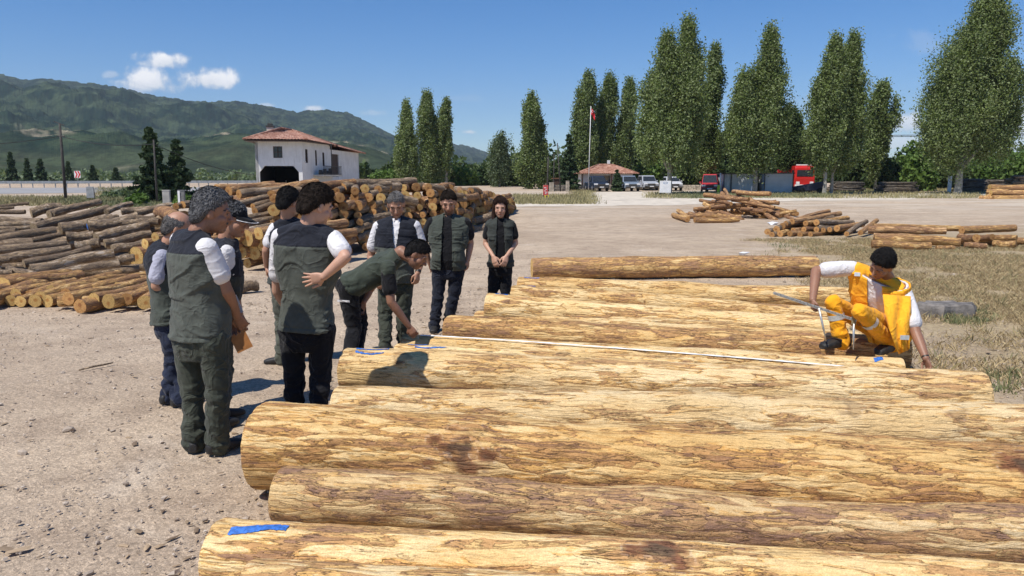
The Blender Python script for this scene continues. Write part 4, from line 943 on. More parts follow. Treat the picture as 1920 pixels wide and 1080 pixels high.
# J crouching man in orange
Jj = J_(7.1, HD=(1653, 497, -.22), NK=(1667, 526, -.02), SR=(1592, 498, .02), SL=(1700, 550, -.20), ER=(1530, 508, .04), WR=(1524, 562, -.22), EL=(1718, 626, -.42), WL=(1736, 672, -.60),
        HR=(1640, 618, .18), HL=(1694, 624, .05), KR=(1562, 568, -.18), KL=(1612, 584, -.52))
yb = FG['8'][0].y
feet(Jj, AR=(1578, 637, .40), AL=(1668, 642, .38), TR=(1548, 640, .40), TL=(1638, 652, .38))
pj, ji = person('man in orange workwear crouching on the logs with a big caliper', Jj, dict(seed=21, face=(-.72, -.30, -.58), hup=(.05, -.5, 1), skin='dark', shirt='white', vest='orvest', vtop='orvest', yoke=None, hem=-.12, collar=0, gap=(.12, .06, 0.0), trousers='orange', hair=('short', 'black', .020),
       sleeve=.72, limb=1.14, trl=.95, bw=.98, vox=.006, ccol='orvest', cgap=1.0, belt=0, stubble=.3, z0=.29, groundR=.035, groundL=.0, shoe_s=1.22, handR=((-.05, -.25, -.95), (.9, -.1, -.1), 1.25, 1), handL=((.25, -.3, -.9), (-.75, -.2, -.3), 1.1, 1)), 'people gathered round the measured logs')

# ---------------------------------------------------------------- things in hands
fo = empty('folder', PY(450, 636, 5.86), 0, 'orange brown folder held low by the man in the black cap', 'folder')
fm = simple('orange_card', (.42, .17, .045), .6, .12, 20)
b = MB(); Mx = Matrix.Rotation(R(-24), 3, 'Y') @ Matrix.Rotation(R(20), 3, 'Z')
b.box((0, 0, 0), (.125, .008, .19), 0, 0, Mx); b.build('cover', [fm], fo)
b = MB(); b.box((-.004, .010, .004), (.118, .010, .18), 0, 0, Mx); b.build('paper_sheets', [CL['white']], fo)
pa = MB(); Mx = Matrix.Rotation(R(-20), 3, 'Y'); pa.box((0, 0, 0), (.07, .006, .13), 0, 0, Mx)
o = pa.build('paper', [CL['white']]); o.location = PY(441, 572, 5.24); tag(o, 'folded white paper between the grey haired man and the capped man', 'paper')
# caliper
cb = PY(1450, 549, 6.98); ce = PY(1606, 601, 6.62)
ca = empty('caliper', cb, 0, 'long steel tree caliper in the right hand of the crouching man', 'caliper')
d = Vector(ce - cb); b = MB(); b.bar((0, 0, 0), d, .012, .024); o = b.build('beam', [metal_m], ca)
tk = MB()
for k in range(1, 60):
    p = d * (k / 60); tk.bar(p + Vector((0, -.0085, -.008)), p + Vector((0, -.0085, .004 if k % 5 else .010)), .0025, .002)
tk.build('scale_marks', [belt_m], o)
for nm, t, u2, v2 in (('jaw', .56, 1549, 640), ('jaw', .97, 1600, 656)):
    p = d * t; e = PY(u2, v2, (cb.y + d.y * t) - .03) - cb
    b = MB(); b.tube([p, p + (e - p) * .6, e], [.011, .010, .004], 8); j = b.build(nm, [metal_m], ca, True)
    if t > .9:
        b = MB(); b.bar(p - Vector((0, 0, .045)), p + Vector((0, 0, .03)), .026, .034); b.build('slider', [simple('slider_wood', (.32, .25, .13), .6)], j, bevel=.004)
# tape
ta = empty('measuring_tape', PY(788, 628, FG['8'][0].y), 0, 'white measuring tape stretched along a log from the bending man to the crouching man', 'tape')
tape_m = simple('white_tape', (.80, .80, .78), .5, .06)
pts = []
lastp = None
a8, b8, r8, _ = FG['8']
for k in range(41):
    t = k / 40; u = 788 + (1735 - 788) * t; Y = a8.y + (b8.y - a8.y) * min(1, (u - 756) / 937) - .05 - .06 * t
    v = 628.5 + 71 * (.35 * t + .65 * t ** 1.25); p = PY(u, v, Y); pts.append(p - ta.location)
pts = []; ax_ = (b8 - a8).normalized()
for k in range(61):
    t = k / 60; u = 788 + (1690 - 788) * t; v = 628.5 + 67.5 * (.35 * t + .65 * t ** 1.25); q = Vector(ray(u, v)); o_ = Vector((0, 0, CH)) - a8
    dq = q - ax_ * q.dot(ax_); do = o_ - ax_ * o_.dot(ax_); A_ = dq.dot(dq); B_ = dq.dot(do); C_ = do.dot(do) - (r8 + .026) ** 2; D_ = B_ * B_ - A_ * C_
    tt = (-B_ - math.sqrt(max(D_, 0))) / A_; pts.append(Vector((0, 0, CH)) + q * tt - ta.location)
b = MB(); vs = []; fs = []
for k, p in enumerate(pts):
    tw = .9 * math.sin(k * 2.1) * .35; dy = Vector((0, math.cos(tw) * .0048, math.sin(tw) * .0048 + .003)); vs += [p - dy, p + dy, p + dy + Vector((0, 0, .002)), p - dy + Vector((0, 0, .002))]
for k in range(60):
    for e in range(4): fs.append((4 * k + e, 4 * k + (e + 1) % 4, 4 * k + 4 + (e + 1) % 4, 4 * k + 4 + e))
b.add(vs, fs); b.build('band', [tape_m], ta)
b = MB(); b.tube([pts[0] + Vector((-.02, -.01, .03)), pts[0] + Vector((-.02, -.01, -.035))], [.006, .004], 8); b.build('hook', [metal_m], ta)
# wristband and reflective strips of the crouching man, as parts of his clothes
def band(par, a, b_, r, w_, mat, name):
    a, b_ = Vector(a), Vector(b_); dd = (b_ - a).normalized(); b = MB(); b.tube([a - dd * w_ / 2, a + dd * w_ / 2], r, 20, cap=False); o = b.build(name, [mat], par, True)
    return o
KRj, ARj, KLj, ALj = [Vector(Jj[k]) - Vector(pj.location) for k in ('KR', 'AR', 'KL', 'AL')]
band(pj, KRj + (ARj - KRj) * .36, ARj, .0745, .05, refl_m, 'reflective_band'); band(pj, KLj + (ALj - KLj) * .30, ALj, .077, .05, refl_m, 'reflective_band')
WLj, ELj = Vector(Jj['WL']) - Vector(pj.location), Vector(Jj['EL']) - Vector(pj.location); band(pj, WLj + (ELj - WLj) * .06, ELj, .032, .018, belt_m, 'wristband')
WLg, ELg = Vector(Gg['WL']) - Vector(pg.location), Vector(Gg['EL']) - Vector(pg.location); band(pg, WLg + (ELg - WLg) * .10, ELg, .033, .03, belt_m, 'watch')

ves = [c for c in pj.children if c.name.startswith('vest')][0]
for u, v, w_, h_ in ((1664, 562, .10, .045), (1603, 517, .05, .035)): patch_on(ves, pj.location, u, v, w_, h_, refl_m, 'reflective_patch', ves)
trf = [c for c in pf.children if c.name.startswith('trousers')][0]
patch_on(trf, pf.location, 640, 566, .14, .018, CL['white'], 'pocket_tape', trf)

# the loose left front of his vest hangs over the thigh
gr = []; NU, NV = 8, 12
for j in range(NV + 1):
    for i in range(NU + 1):
        a_, b_ = i / NU, j / NV; u = (1655 + 8 * b_) * (1 - a_) + (1708 - 2 * b_) * a_ + (22 * b_ * b_) * (1 - a_); v = (552 + 4 * a_) + b_ * (112 - 14 * a_)
        gr.append(PY(u, v, 6.80 - .16 * math.sin(b_ * 2.2) * (1 - .3 * a_) + .03 * math.sin(i * 1.3 + j * .5)) - pj.location)
fl2 = link('vest_flap', np_mesh('vest_flap', np.array(gr), np.array([(j * (NU + 1) + i, j * (NU + 1) + i + 1, (j + 1) * (NU + 1) + i + 1, (j + 1) * (NU + 1) + i) for j in range(NV) for i in range(NU)]), [CL['orvest']]), ves)
sf = fl2.modifiers.new('thick', 'SOLIDIFY'); sf.thickness = .008
b = MB(); pc_ = Vector(gr[9 * (NU + 1) + 5]) + Vector((0, -.02, 0)); b.box(pc_, (.075, .006, .04), R(-8)); b.build('reflective_patch', [refl_m], ves)
# ---------------------------------------------------------------- stacked logs
PROTO = {}
def log_protos(kind, bark_m, cut_m, n=5, seed=0, nx=15, nt=16):
    res = []
    for k in range(n):
        x = np.linspace(-1.5, 1.5, nx); th = np.linspace(0, 2 * np.pi, nt, endpoint=False); X, T = np.meshgrid(x, th, indexing='ij')
        p = np.stack([X.ravel(), np.cos(T).ravel() * .15, np.sin(T).ravel() * .15], 1)
        r = .15 * (1 + fbm(p * [1.6, 4, 4] + k * 9 + seed, 3, k).reshape(X.shape) * .16 + fbm(p * [6, 14, 14] + k, 2, k + 5).reshape(X.shape) * .09) * (1 - .05 * X / 1.5)
        by = .035 * np.sin(X * (1 + .3 * k) + k); bz = .03 * np.sin(X * 1.4 + k * 2.2)
        S = np.stack([X, by + r * np.cos(T), bz + r * np.sin(T)], -1); co = S.reshape(-1, 3)
        i = np.arange(nx - 1)[:, None] * nt + np.arange(nt)[None]; j = np.arange(nx - 1)[:, None] * nt + (np.arange(nt)[None] + 1) % nt
        me = np_mesh('log', co, np.stack([i, j, j + nt, i + nt], -1).reshape(-1, 4), [bark_m])
        ends = []
        for e, sx in ((0, -1), (nx - 1, 1)):
            v = []; f = []; n0 = 0; ring = S[e]; c = ring.mean(0)
            v += list(ring + [sx * .004, 0, 0]) + list(c + (ring - c) * .5 + [sx * .008, 0, 0]) + [c + [sx * .008, 0, 0]]
            for t in range(nt):
                q = [n0 + t, n0 + (t + 1) % nt, n0 + nt + (t + 1) % nt, n0 + nt + t]; g_ = [n0 + nt + t, n0 + nt + (t + 1) % nt, n0 + 2 * nt]
                f.append(q if sx > 0 else q[::-1]); f.append((g_ if sx > 0 else g_[::-1]) + [-1])
            qs = np.array([q for q in f if q[3] >= 0]); ts = np.array([q[:3] for q in f if q[3] < 0])
            ends.append(np_mesh('cut_end', np.array(v), [qs, ts], [cut_m], smooth=False))
        res.append((me, ends))
    PROTO[kind] = res
log_protos('weath', weath_m, end_g, 5, 1); log_protos('ruddy', ruddy_m, end_o, 5, 2); log_protos('yellow', ruddy_m, end_y, 5, 3); log_protos('orange', orange_m, end_o, 5, 4); log_protos('oyel', orange_m, end_y, 4, 5)
log_protos('mixw', weath_m, end_o, 5, 6)
GROUPS = {'heap': ('weathered grey brown log lying in the left heap', 'weathered logs in the left heap'),
          'row': ('orange peeled log in the low row on the gravel at left', 'peeled logs in the low left row'),
          'long': ('log with a sawn end in the long stack behind the people', 'logs in the long stack'),
          'r1': ('short reddish log in the messy pile by the track', 'logs in the messy pile by the track'),
          'r2': ('brown pole in the low pile right of the messy one', 'poles in the low pile'),
          'r3': ('orange trunk in the stack behind the crouching man', 'trunks in the stack behind the crouching man'),
          'r4': ('orange trunk in the neat stack at the far right edge', 'trunks in the neat far right stack')}
NLOG = {}
REST = []
def put_log(kind, a, b, r, grp, label=None, rest=False):
    a, b = Vector(a), Vector(b); d = b - a; k = rnd.randrange(len(PROTO[kind])); me, ce = PROTO[kind][k]
    if rest:
        M4 = Matrix.Translation((a + b) / 2) @ (d.to_track_quat('X', 'Z') @ Quaternion((1, 0, 0), rnd.uniform(0, 6.28))).to_matrix().to_4x4() @ Matrix.Diagonal((d.length / 3, r / .15, r / .15, 1))
        REST.append((M4, me, ce)); return None
    o = link('log', me)
    for c_ in ce: link('cut_end', c_, o)
    o.location = (a + b) / 2; o.rotation_mode = 'QUATERNION'
    o.rotation_quaternion = d.to_track_quat('X', 'Z') @ Quaternion((1, 0, 0), rnd.uniform(0, 6.28))
    o.scale = (d.length / 3, r / .15, r / .15); o['bark'] = rnd.uniform(.42, .66)
    L = GROUPS[grp]; tag(o, label or L[0], 'log', L[1]); NLOG[grp] = NLOG.get(grp, 0) + 1
    return o

def plane_pt(u, v, y0, sl, x0=0, sx=0):
    """point where the sight line meets a heap face rising away from the camera"""
    q = ray(u, v); t = (CH + sl * y0) / (sl * q[1] - q[2]); return Vector((q[0] * t, q[1] * t, CH + q[2] * t))
# left heap, read from the photograph (zoomed frame x, y, x, y, thickness)
HEAP = [(-60, 118, 235, 95, 30), (-90, 168, 200, 158, 40), (235, 160, 500, 120, 84), (390, 182, 820, 70, 66), (270, 305, 890, 120, 76), (-200, 232, 330, 238, 72), (-120, 318, 260, 290, 46),
        (-200, 420, 450, 315, 82), (480, 300, 930, 215, 96), (722, 278, 1140, 212, 100), (791, 378, 1220, 272, 95), (260, 395, 500, 360, 46), (-160, 505, 545, 415, 76), (540, 375, 770, 348, 84),
        (620, 440, 820, 425, 80), (862, 422, 1260, 350, 74), (930, 482, 1210, 425, 80), (-60, 562, 580, 470, 76), (180, 602, 750, 480, 70), (230, 642, 930, 510, 96), (342, 702, 990, 600, 80),
        (962, 565, 1120, 550, 74), (-200, 700, 90, 668, 52), (1010, 162, 1250, 130, 60), (1130, 165, 1440, 112, 62), (1140, 222, 1300, 212, 56), (1300, 235, 1460, 150, 82), (-150, 145, 110, 124, 28),
        (60, 640, 300, 700, 60), (-180, 600, 60, 560, 60), (420, 245, 700, 170, 60), (1030, 250, 1330, 250, 60), (880, 160, 1100, 90, 50), (-120, 262, 300, 262, 50), (-220, 350, 120, 330, 60), (430, 180, 560, 118, 40)]
for i, (x1, y1, x2, y2, d) in enumerate(HEAP):
    a = plane_pt(x1 / 4.5, 360 + y1 / 4.5, 13.5, .22); b = plane_pt(x2 / 4.5, 360 + y2 / 4.5, 13.5, .22)
    r = d / 4.5 / 2 / F * (a.y + b.y) / 2 * .98
    e = Vector((0, r * .9, -r * .3)); lab = None
    if i == 9: lab = 'brown log with blue paint on its sawn end, high in the left heap'
    if i == 10: lab = 'brown log below the blue ended one in the left heap'
    o = put_log('weath', a + e, b + e, r, 'heap', lab)
    if i == 9:
        q = 14; nb = (a - b).normalized(); s_ = nb.cross(Vector((0, 0, 1))).normalized(); t_ = s_.cross(nb); c = a + e + nb * .03; m_ = MB()
        m_.add([c] + [c + (s_ * math.cos(k * 6.283 / q) + t_ * math.sin(k * 6.283 / q)) * r * (.55 + .12 * math.sin(3 * k)) for k in range(q)], [(0, k + 1, (k + 1) % q + 1) for k in range(q)])
        pm = m_.build('paint_mark', [paint_b]); pm.parent = o; bpy.context.view_layer.update(); pm.matrix_parent_inverse = o.matrix_world.inverted()
    if i % 4 != 3 and d > 45:
        k = Vector((rnd.uniform(-.3, .3), .42 + r, -.30)); a2, b2 = a + k, b + k
        for p in (a2, b2): p.z = max(p.z, r * .9)
        put_log('weath', a2, b2, r * .9, 'heap', None, True)
for i in range(16):   # depth of the heap behind its visible face
    y = rnd.uniform(16, 19.5); x = -11 + rnd.uniform(-1.5, 4.6); z = (y - 13.5) * .22 * rnd.uniform(.25, .72)
    put_log('weath', (x, y, z), (x + 2.7, y + rnd.uniform(.4, 1.0), z + .1), .14, 'heap', None, True)
# low row of peeled logs in front of it: near end, far end on the ground, radius
ROW = [(675, 955, 1248, 828, .13), (915, 942, 1262, 868, .125), (1232, 935, 1330, 880, .125), (500, 930, 680, 925, .10), (402, 912, 900, 812, .115), (302, 912, 760, 800, .12), (240, 880, 700, 770, .12),
       (180, 920, 420, 850, .10), (105, 912, 520, 800, .10), (28, 872, 420, 770, .15), (40, 800, 670, 700, .16), (-60, 770, 270, 722, .12), (560, 850, 1150, 745, .12), (420, 830, 1010, 702, .11), (760, 820, 1240, 730, .11), (-100, 930, 60, 880, .13), (700, 770, 1260, 690, .10), (345, 880, 820, 770, .11), (590, 905, 1080, 790, .11), (800, 905, 1245, 800, .11), (140, 860, 620, 760, .11), (1080, 900, 1300, 830, .11), (-80, 850, 120, 800, .12), (1000, 800, 1280, 735, .10)]
for i, (x1, y1, x2, y2, r) in enumerate(ROW):
    z = .02 if i < 10 or i == 15 else .08
    r *= .78; a = P(x1 / 4.5, 360 + y1 / 4.5, r + z); b = P(x2 / 4.5, 360 + y2 / 4.5, r + z)
    if (b - a).length < 1.3: b = a + (b - a).normalized() * 1.6
    put_log('oyel' if i % 3 else 'orange', a, b, r, 'row', 'short peeled log with a bright yellow end in the low left row' if i == 3 else None)
put_log('weath', P(445, 540, .1), P(480, 536, .1), .09, 'row', 'short log stub alone on the gravel between the standing people')
# ---- the long stack: sawn ends facing us
FOOT = [(-7.6, 15.2), (-5.3, 15.9), (-4.0, 19.0), (-3.2, 22.5), (-1.6, 26.5), (-.9, 34), (.0, 43), (.25, 50)]
HTOP = [1.15, 1.5, 1.75, 1.75, 1.62, 1.35, .85, .25]
def foot(t):
    s = t * (len(FOOT) - 1); k = min(int(s), len(FOOT) - 2); f = s - k
    return Vector((FOOT[k][0] * (1 - f) + FOOT[k + 1][0] * f, FOOT[k][1] * (1 - f) + FOOT[k + 1][1] * f, 0)), HTOP[k] * (1 - f) + HTOP[k + 1] * f
# big yellow ends low at the left end of the stack (pixel centre, radius px)
BIG = [(465, 447, 15), (443, 443, 12), (454, 472, 12), (478, 475, 13.5), (464, 495, 9), (440, 458, 11), (491, 462, 11), (484, 440, 11), (504, 482, 11), (290, 445, 9), (273, 456, 9), (257, 482, 18), (300, 459, 9), (516, 460, 10)]
for u, v, pr in BIG:
    Y = 15.9 - (505 - v) * .006; a = PY(u, v, Y); r = pr / F * Y
    if a.z < r: a.z = r
    b = a + Vector((rnd.uniform(.9, 1.3), 2.4, rnd.uniform(0, .12)))
    put_log('yellow', a, b, r, 'long')
big_label = True
t = .17
face = []
while t < .985:
    f0, h = foot(t); far = f0.y > 29
    step_r = .125 if not far else .15
    z = step_r; row = 0
    while z < h:
        r = step_r * rnd.uniform(.72, 1.12); p = f0 + Vector((rnd.uniform(-.05, .05) - z * .22, z * .45 + rnd.uniform(-.12, .25), z + rnd.uniform(-.03, .03)))
        face.append((p, r)); z += step_r * 1.72; row += 1
    seg = math.hypot(FOOT[min(int(t * 7) + 1, 7)][0] - FOOT[int(t * 7)][0], FOOT[min(int(t * 7) + 1, 7)][1] - FOOT[int(t * 7)][1]) * 7
    # spacing measured across the line of sight
    t += step_r * (2.0 if not far else 1.9) / max(2.6, seg * .30)
print('FACE', len(face))
for p, r in face:
    kind = rnd.choice(['yellow', 'yellow', 'ruddy', 'ruddy', 'mixw']) if p.y < 29 else rnd.choice(['ruddy', 'ruddy', 'yellow', 'mixw'])
    d = Vector((rnd.uniform(-.55, .2), 1, rnd.uniform(-.05, .05))).normalized() * 2.4
    put_log(kind, p, p + d, r, 'long', None, p.y > 25.5)
# loose and sideways logs on and in front of the stack, read from the photograph
LOOSE = [(667, 398, 728, 387, 22), (638, 380, 668, 372, 14), (660, 388, 690, 383, 10), (441, 384, 488, 372, 13), (474, 388, 517, 373, 11), (477, 396, 523, 380, 14), (500, 398, 530, 385, 12), (519, 394, 543, 388, 12),
         (341, 384, 366, 380, 14), (330, 388, 345, 384, 12), (491, 357, 545, 349, 15), (404, 354, 440, 352, 16), (428, 358, 470, 354, 18), (447, 364, 500, 360, 16), (508, 366, 540, 356, 20), (521, 372, 560, 350, 22), (575, 349, 655, 345, 16), (640, 352, 668, 348, 20),
         (676, 352, 700, 352, 18), (690, 360, 716, 366, 18), (655, 420, 690, 412, 12), (648, 436, 668, 430, 13), (668, 448, 690, 440, 14), (880, 415, 906, 410, 16), (882, 434, 908, 428, 20), (795, 362, 826, 364, 10), (806, 370, 830, 372, 9), (640, 352, 700, 346, 14), (700, 345, 745, 341, 15), (745, 345, 790, 350, 12),
         (460, 424, 505, 412, 15), (455, 410, 500, 400, 12), (505, 420, 545, 405, 13), (455, 436, 512, 425, 14), (640, 405, 662, 398, 16), (640, 425, 660, 418, 14), (690, 425, 712, 405, 14)]
for i, (x1, y1, x2, y2, d) in enumerate(LOOSE):
    um = (x1 + x2) / 2
    f0, h = min((foot(k / 60) for k in range(61)), key=lambda q: abs(960 + F * q[0].x / q[0].y - um))
    a = plane_pt(x1, y1, f0.y - .6, .62); b = plane_pt(x2, y2, f0.y - .3, .62)
    r = d / 2 / F * (a.y + b.y) / 2
    dv = b - a; dv.y += dv.length * .6
    if dv.length < 1.4: dv = dv.normalized() * 1.8
    put_log('mixw' if i not in (10, 11, 12, 14, 15, 16) else 'ruddy', a, a + dv, r, 'long', 'thick pale barked log lying across the long stack left of the cropped man facing us' if i == 0 else None)
for i in range(46):   # body of the stack behind the sawn ends
    t = rnd.uniform(.05, .8); f0, h = foot(t); z = rnd.uniform(.3, .9) * h
    p = f0 + Vector((-z * .4 - .4, 1.0 + z * .5, z)); put_log('ruddy', p, p + Vector((rnd.uniform(-2.2, -.8), 1.4, rnd.uniform(-.1, .1))), .16, 'long', None, True)
# ---- right-hand piles
def heap_random(grp, kinds, n, uc, vc, du, dv, Y, r, L, zmax, ang):
    for i in range(n):
        t = rnd.uniform(-1, 1); z = zmax * max(0, 1 - abs(t) ** 1.3) * rnd.uniform(.05, 1) + r
        c = PG(uc + t * du, vc); c = Vector((c.x, c.y + rnd.uniform(-1, 1.6) + z * .8, z))
        a_ = rnd.choice(ang if z < zmax * .45 else ang[:3]) + rnd.uniform(-.25, .25); d = Vector((math.cos(a_), math.sin(a_), rnd.uniform(.02, .22) if math.sin(a_) > -.6 else rnd.uniform(-.0, .28) * -1)).normalized() * L * rnd.uniform(.35, .55)
        put_log(rnd.choice(kinds), c - d, c + d, r * rnd.uniform(.75, 1.2), grp)
heap_random('r1', ['ruddy', 'orange', 'ruddy'], 46, 1385, 409, 78, 5, 36, .10, 2.1, 1.55, [-1.2, -.9, -1.5, -.4, .25])
for x1, y1, x2, y2 in ((1305, 405, 1390, 406), (1302, 413, 1385, 412), (1325, 400, 1405, 398), (1262, 403, 1288, 412), (1272, 396, 1290, 408), (1475, 398, 1495, 402), (1440, 385, 1478, 398), (1412, 378, 1450, 394)):
    a = P(x1, y1, .13); b = P(x2, y2, .13); put_log('orange', a, b, .12, 'r1')
def at(pts, grp, kinds, off=(0, 0), s=1.0):
    for x1, y1, x2, y2, d, Y1, Y2 in pts:
        a = PY(x1, y1, Y1); b = PY(x2, y2, Y2); r = d / 2 / F * (Y1 + Y2) / 2
        a.z = max(a.z, r * .95); b.z = max(b.z, r * .95)
        put_log(rnd.choice(kinds), a, b, r, grp)
at([(1455, 430, 1480, 424, 12, 25.6, 27), (1440, 436, 1470, 430, 11, 25.5, 27), (1462, 438, 1500, 432, 11, 25.4, 27.5), (1447, 440, 1490, 434, 10, 25.3, 27), (1456, 427, 1520, 412, 9, 25.8, 28), (1475, 418, 1553, 395, 9, 26.2, 29),
    (1485, 414, 1575, 402, 10, 26, 28.6), (1473, 419, 1560, 408, 10, 26, 28), (1510, 418, 1588, 410, 10, 26, 28.3), (1531, 418, 1598, 416, 11, 26, 28), (1508, 430, 1580, 424, 9, 25.8, 28), (1531, 431, 1600, 424, 10, 25.8, 28),
    (1544, 430, 1605, 423, 9, 25.8, 28), (1556, 429, 1610, 422, 9, 25.8, 28), (1570, 428, 1618, 421, 11, 25.8, 28), (1480, 439, 1540, 436, 10, 25.4, 27.6), (1500, 441, 1560, 437, 9, 25.4, 27.6), (1520, 441, 1600, 436, 9, 25.4, 27.6),
    (1588, 438, 1624, 414, 9, 25.2, 27), (1612, 437, 1645, 413, 9, 25.2, 27.2), (1466, 424, 1530, 420, 11, 25.9, 28), (1487, 431, 1530, 424, 9, 25.8, 27.6)], 'r2', ['ruddy', 'orange', 'mixw'])
at([(1628, 431, 1774, 432, 14, 22.6, 21.8), (1638, 426, 1800, 427, 11, 22.8, 22.3), (1805, 431, 1900, 428, 14, 22.0, 22.4), (1638, 442, 1740, 448, 13, 21.6, 21.0), (1640, 446, 1800, 454, 17, 21.4, 20.6), (1634, 458, 1745, 461, 15, 20.6, 20.2),
    (1800, 445, 1832, 447, 15, 21.8, 20.8), (1832, 445, 1862, 446, 12, 21.8, 21.2), (1850, 445, 1906, 446, 11, 21.6, 21.0), (1808, 460, 1850, 461, 11, 20.6, 20.4), (1862, 458, 1905, 458, 13, 21, 20.6), (1898, 452, 1990, 456, 12, 21.6, 21),
    (1755, 464, 1790, 466, 9, 20.3, 20.2), (1648, 452, 1760, 455, 14, 21.8, 21.4), (1800, 460, 1930, 455, 15, 21.8, 21.6)], 'r3', ['orange', 'orange', 'ruddy'])
g4 = [(1856, 352, 1990, 353, 11, 66, 66), (1850, 359, 1895, 360, 9, 66, 65), (1858, 363, 1935, 363, 10, 65, 65), (1838, 371, 1862, 371, 8, 65, 64), (1862, 371, 1990, 371, 10, 64.4, 64.4), (1848, 369, 1880, 370, 8, 65.2, 65), (1886, 360, 1990, 361, 10, 65.4, 65.4), (1870, 352, 1990, 352, 10, 67, 67), (1870, 361, 1990, 362, 11, 66.6, 66.6), (1860, 370, 1990, 370, 11, 66, 66)]
at(g4, 'r4', ['orange', 'oyel'])
print('LOGS', NLOG, sum(NLOG.values()))

def join_rest(name):
    vs = []; qs = []; ts = []; mq = []; mt_ = []; mats = []; n = 0
    for M4, me, ce in REST:
        A = np.array(M4)
        for m_ in (me, ce[0], ce[1]):
            c = np.empty(len(m_.vertices) * 3, np.float32); m_.vertices.foreach_get('co', c); c = c.reshape(-1, 3) @ A[:3, :3].T + A[:3, 3]
            mat = m_.materials[0]
            if mat not in mats: mats.append(mat)
            k = mats.index(mat)
            for p in m_.polygons:
                if len(p.vertices) == 4: qs.append([i + n for i in p.vertices]); mq.append(k)
                else: ts.append([i + n for i in p.vertices]); mt_.append(k)
            vs.append(c); n += len(c)
    o = link(name, np_mesh(name, np.concatenate(vs), [np.array(qs), np.array(ts)], mats, mi=mq + mt_)); o['bark'] = .55
    return o
o = join_rest('stacked_logs'); tag(o, 'farther and inner logs of the heap and long stack at left', 'logs', kind='stuff')
print('IND', sum(1 for o in COL.objects if o.name.split('.')[0] == 'log'))
# ---------------------------------------------------------------- trees
def leaf_mat(name, c1, c2, back=None, tr=.25):
    m = M(name); gi = m.n('NewGeometry'); rp = gi.outputs['Random Per Island']
    co = m.coord(); lo = m.noise(co, .55, 3, .5)
    k = m.math('ADD', m.math('MULTIPLY', rp, .65), m.math('MULTIPLY', m.ss(lo, .3, .7), .35))
    col = m.mix(k, c1, c2)
    if back: col = m.mix(m.math('MULTIPLY', gi.outputs['Backfacing'], .55), col, back)
    m.set(Base_Color=col, Roughness=.55); m.b.inputs['Specular IOR Level'].default_value = .18
    t = m.n('BsdfTranslucent', Color=m.mix(1.0, col, (1.25, 1.35, .6), 'MULTIPLY')); mx = m.t.nodes.new('ShaderNodeMixShader'); mx.inputs[0].default_value = tr
    m.t.links.new(m.b.outputs[0], mx.inputs[1]); m.t.links.new(t.outputs[0], mx.inputs[2])
    m.t.links.new(mx.outputs[0], m.t.nodes['Material Output'].inputs['Surface']); return m.m
pop_leaf = leaf_mat('poplar_leaf', (.085, .125, .034), (.195, .25, .078), (.27, .31, .17), .24)
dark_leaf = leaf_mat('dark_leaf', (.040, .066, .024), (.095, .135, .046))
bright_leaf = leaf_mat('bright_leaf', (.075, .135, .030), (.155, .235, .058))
pale_leaf = leaf_mat('pale_leaf', (.07, .105, .045), (.15, .20, .10), (.22, .26, .17))
fir_leaf = leaf_mat('fir_needles', (.028, .050, .022), (.070, .105, .044), tr=.08)
bark_t = simple('tree_bark', (.15, .13, .105), .9, .35, 5, .6, 18); bark_p = simple('poplar_bark', (.27, .26, .22), .9, .3, 3, .5, 14)

def leaves(C, N, size, seed, flat=0.0):
    """N leaf faces round centres C (n, 3): small quads turned every way"""
    rs = np.random.RandomState(seed); n = len(C)
    a = rs.randn(n, 3); a[:, 2] *= (1 - flat); a /= np.linalg.norm(a, axis=1)[:, None]
    b = np.cross(a, rs.randn(n, 3)); b /= np.linalg.norm(b, axis=1)[:, None]; c = np.cross(a, b)
    s = size * (.6 + .8 * rs.rand(n))[:, None]
    q = np.stack([C - b * s, C - c * s * .55, C + b * s, C + c * s * .55], 1).reshape(-1, 3)
    return q, np.arange(n * 4).reshape(-1, 4)

def spire_points(base, height, rad, n, seed, low=.0, prof=None, wob=.10):
    """foliage points of one upright poplar crown: clumps along rising twigs"""
    rs = np.random.RandomState(seed); k = 120; ncl = max(30, n // k)
    t = rs.rand(ncl) ** .85; t = low + (1 - low) * t
    pr = np.interp(t, *(prof or ([0, .12, .35, .65, .88, 1], [.22, .76, 1.0, .92, .62, .14])))
    ang = rs.rand(ncl) * 6.283; lump = fbm(np.stack([np.cos(ang) * 1.3, np.sin(ang) * 1.3, t * height / max(rad, .8) * .55 + seed], 1), 3, seed) * 1.1
    rr = .97 * rad * pr * rs.rand(ncl) ** .42 * np.clip(1 + 1.35 * lump, .3, 1.5)
    ln_ = rs.uniform(-.15, .35); sway = rad * (wob * np.sin(t * 5 + seed) + ln_ * (t - .35))
    c = np.stack([base[0] + rr * np.cos(ang) + sway, base[1] + rr * np.sin(ang), base[2] + t * height + .12 * rr], 1)
    cs = (rad * .17 + .17) * (.6 + .8 * rs.rand(ncl * k, 1))
    p = np.repeat(c, k, 0) + np.clip(rs.randn(ncl * k, 3), -1.9, 1.9) * cs * np.array([.66, .66, 1.45]); return p

def trunk_mb(b, base, h, r, lean=(0, 0), limbs=(), n=8):
    base = Vector(base); pts = [base + Vector((lean[0] * t + .06 * math.sin(t * 7), lean[1] * t, h * t)) for t in (0, .03, .15, .35, .6, .85, 1)]
    b.tube(pts, [r * k for k in (1.5, 1.15, 1, .85, .62, .35, .12)], n)
    for t, dx, dy, dz, rr in limbs:
        p = base + Vector((lean[0] * t, lean[1] * t, h * t)); b.tube([p, p + Vector((dx * .35, dy * .35, dz * .4)), p + Vector((dx, dy, dz))], [r * rr, r * rr * .7, r * rr * .2], 6)

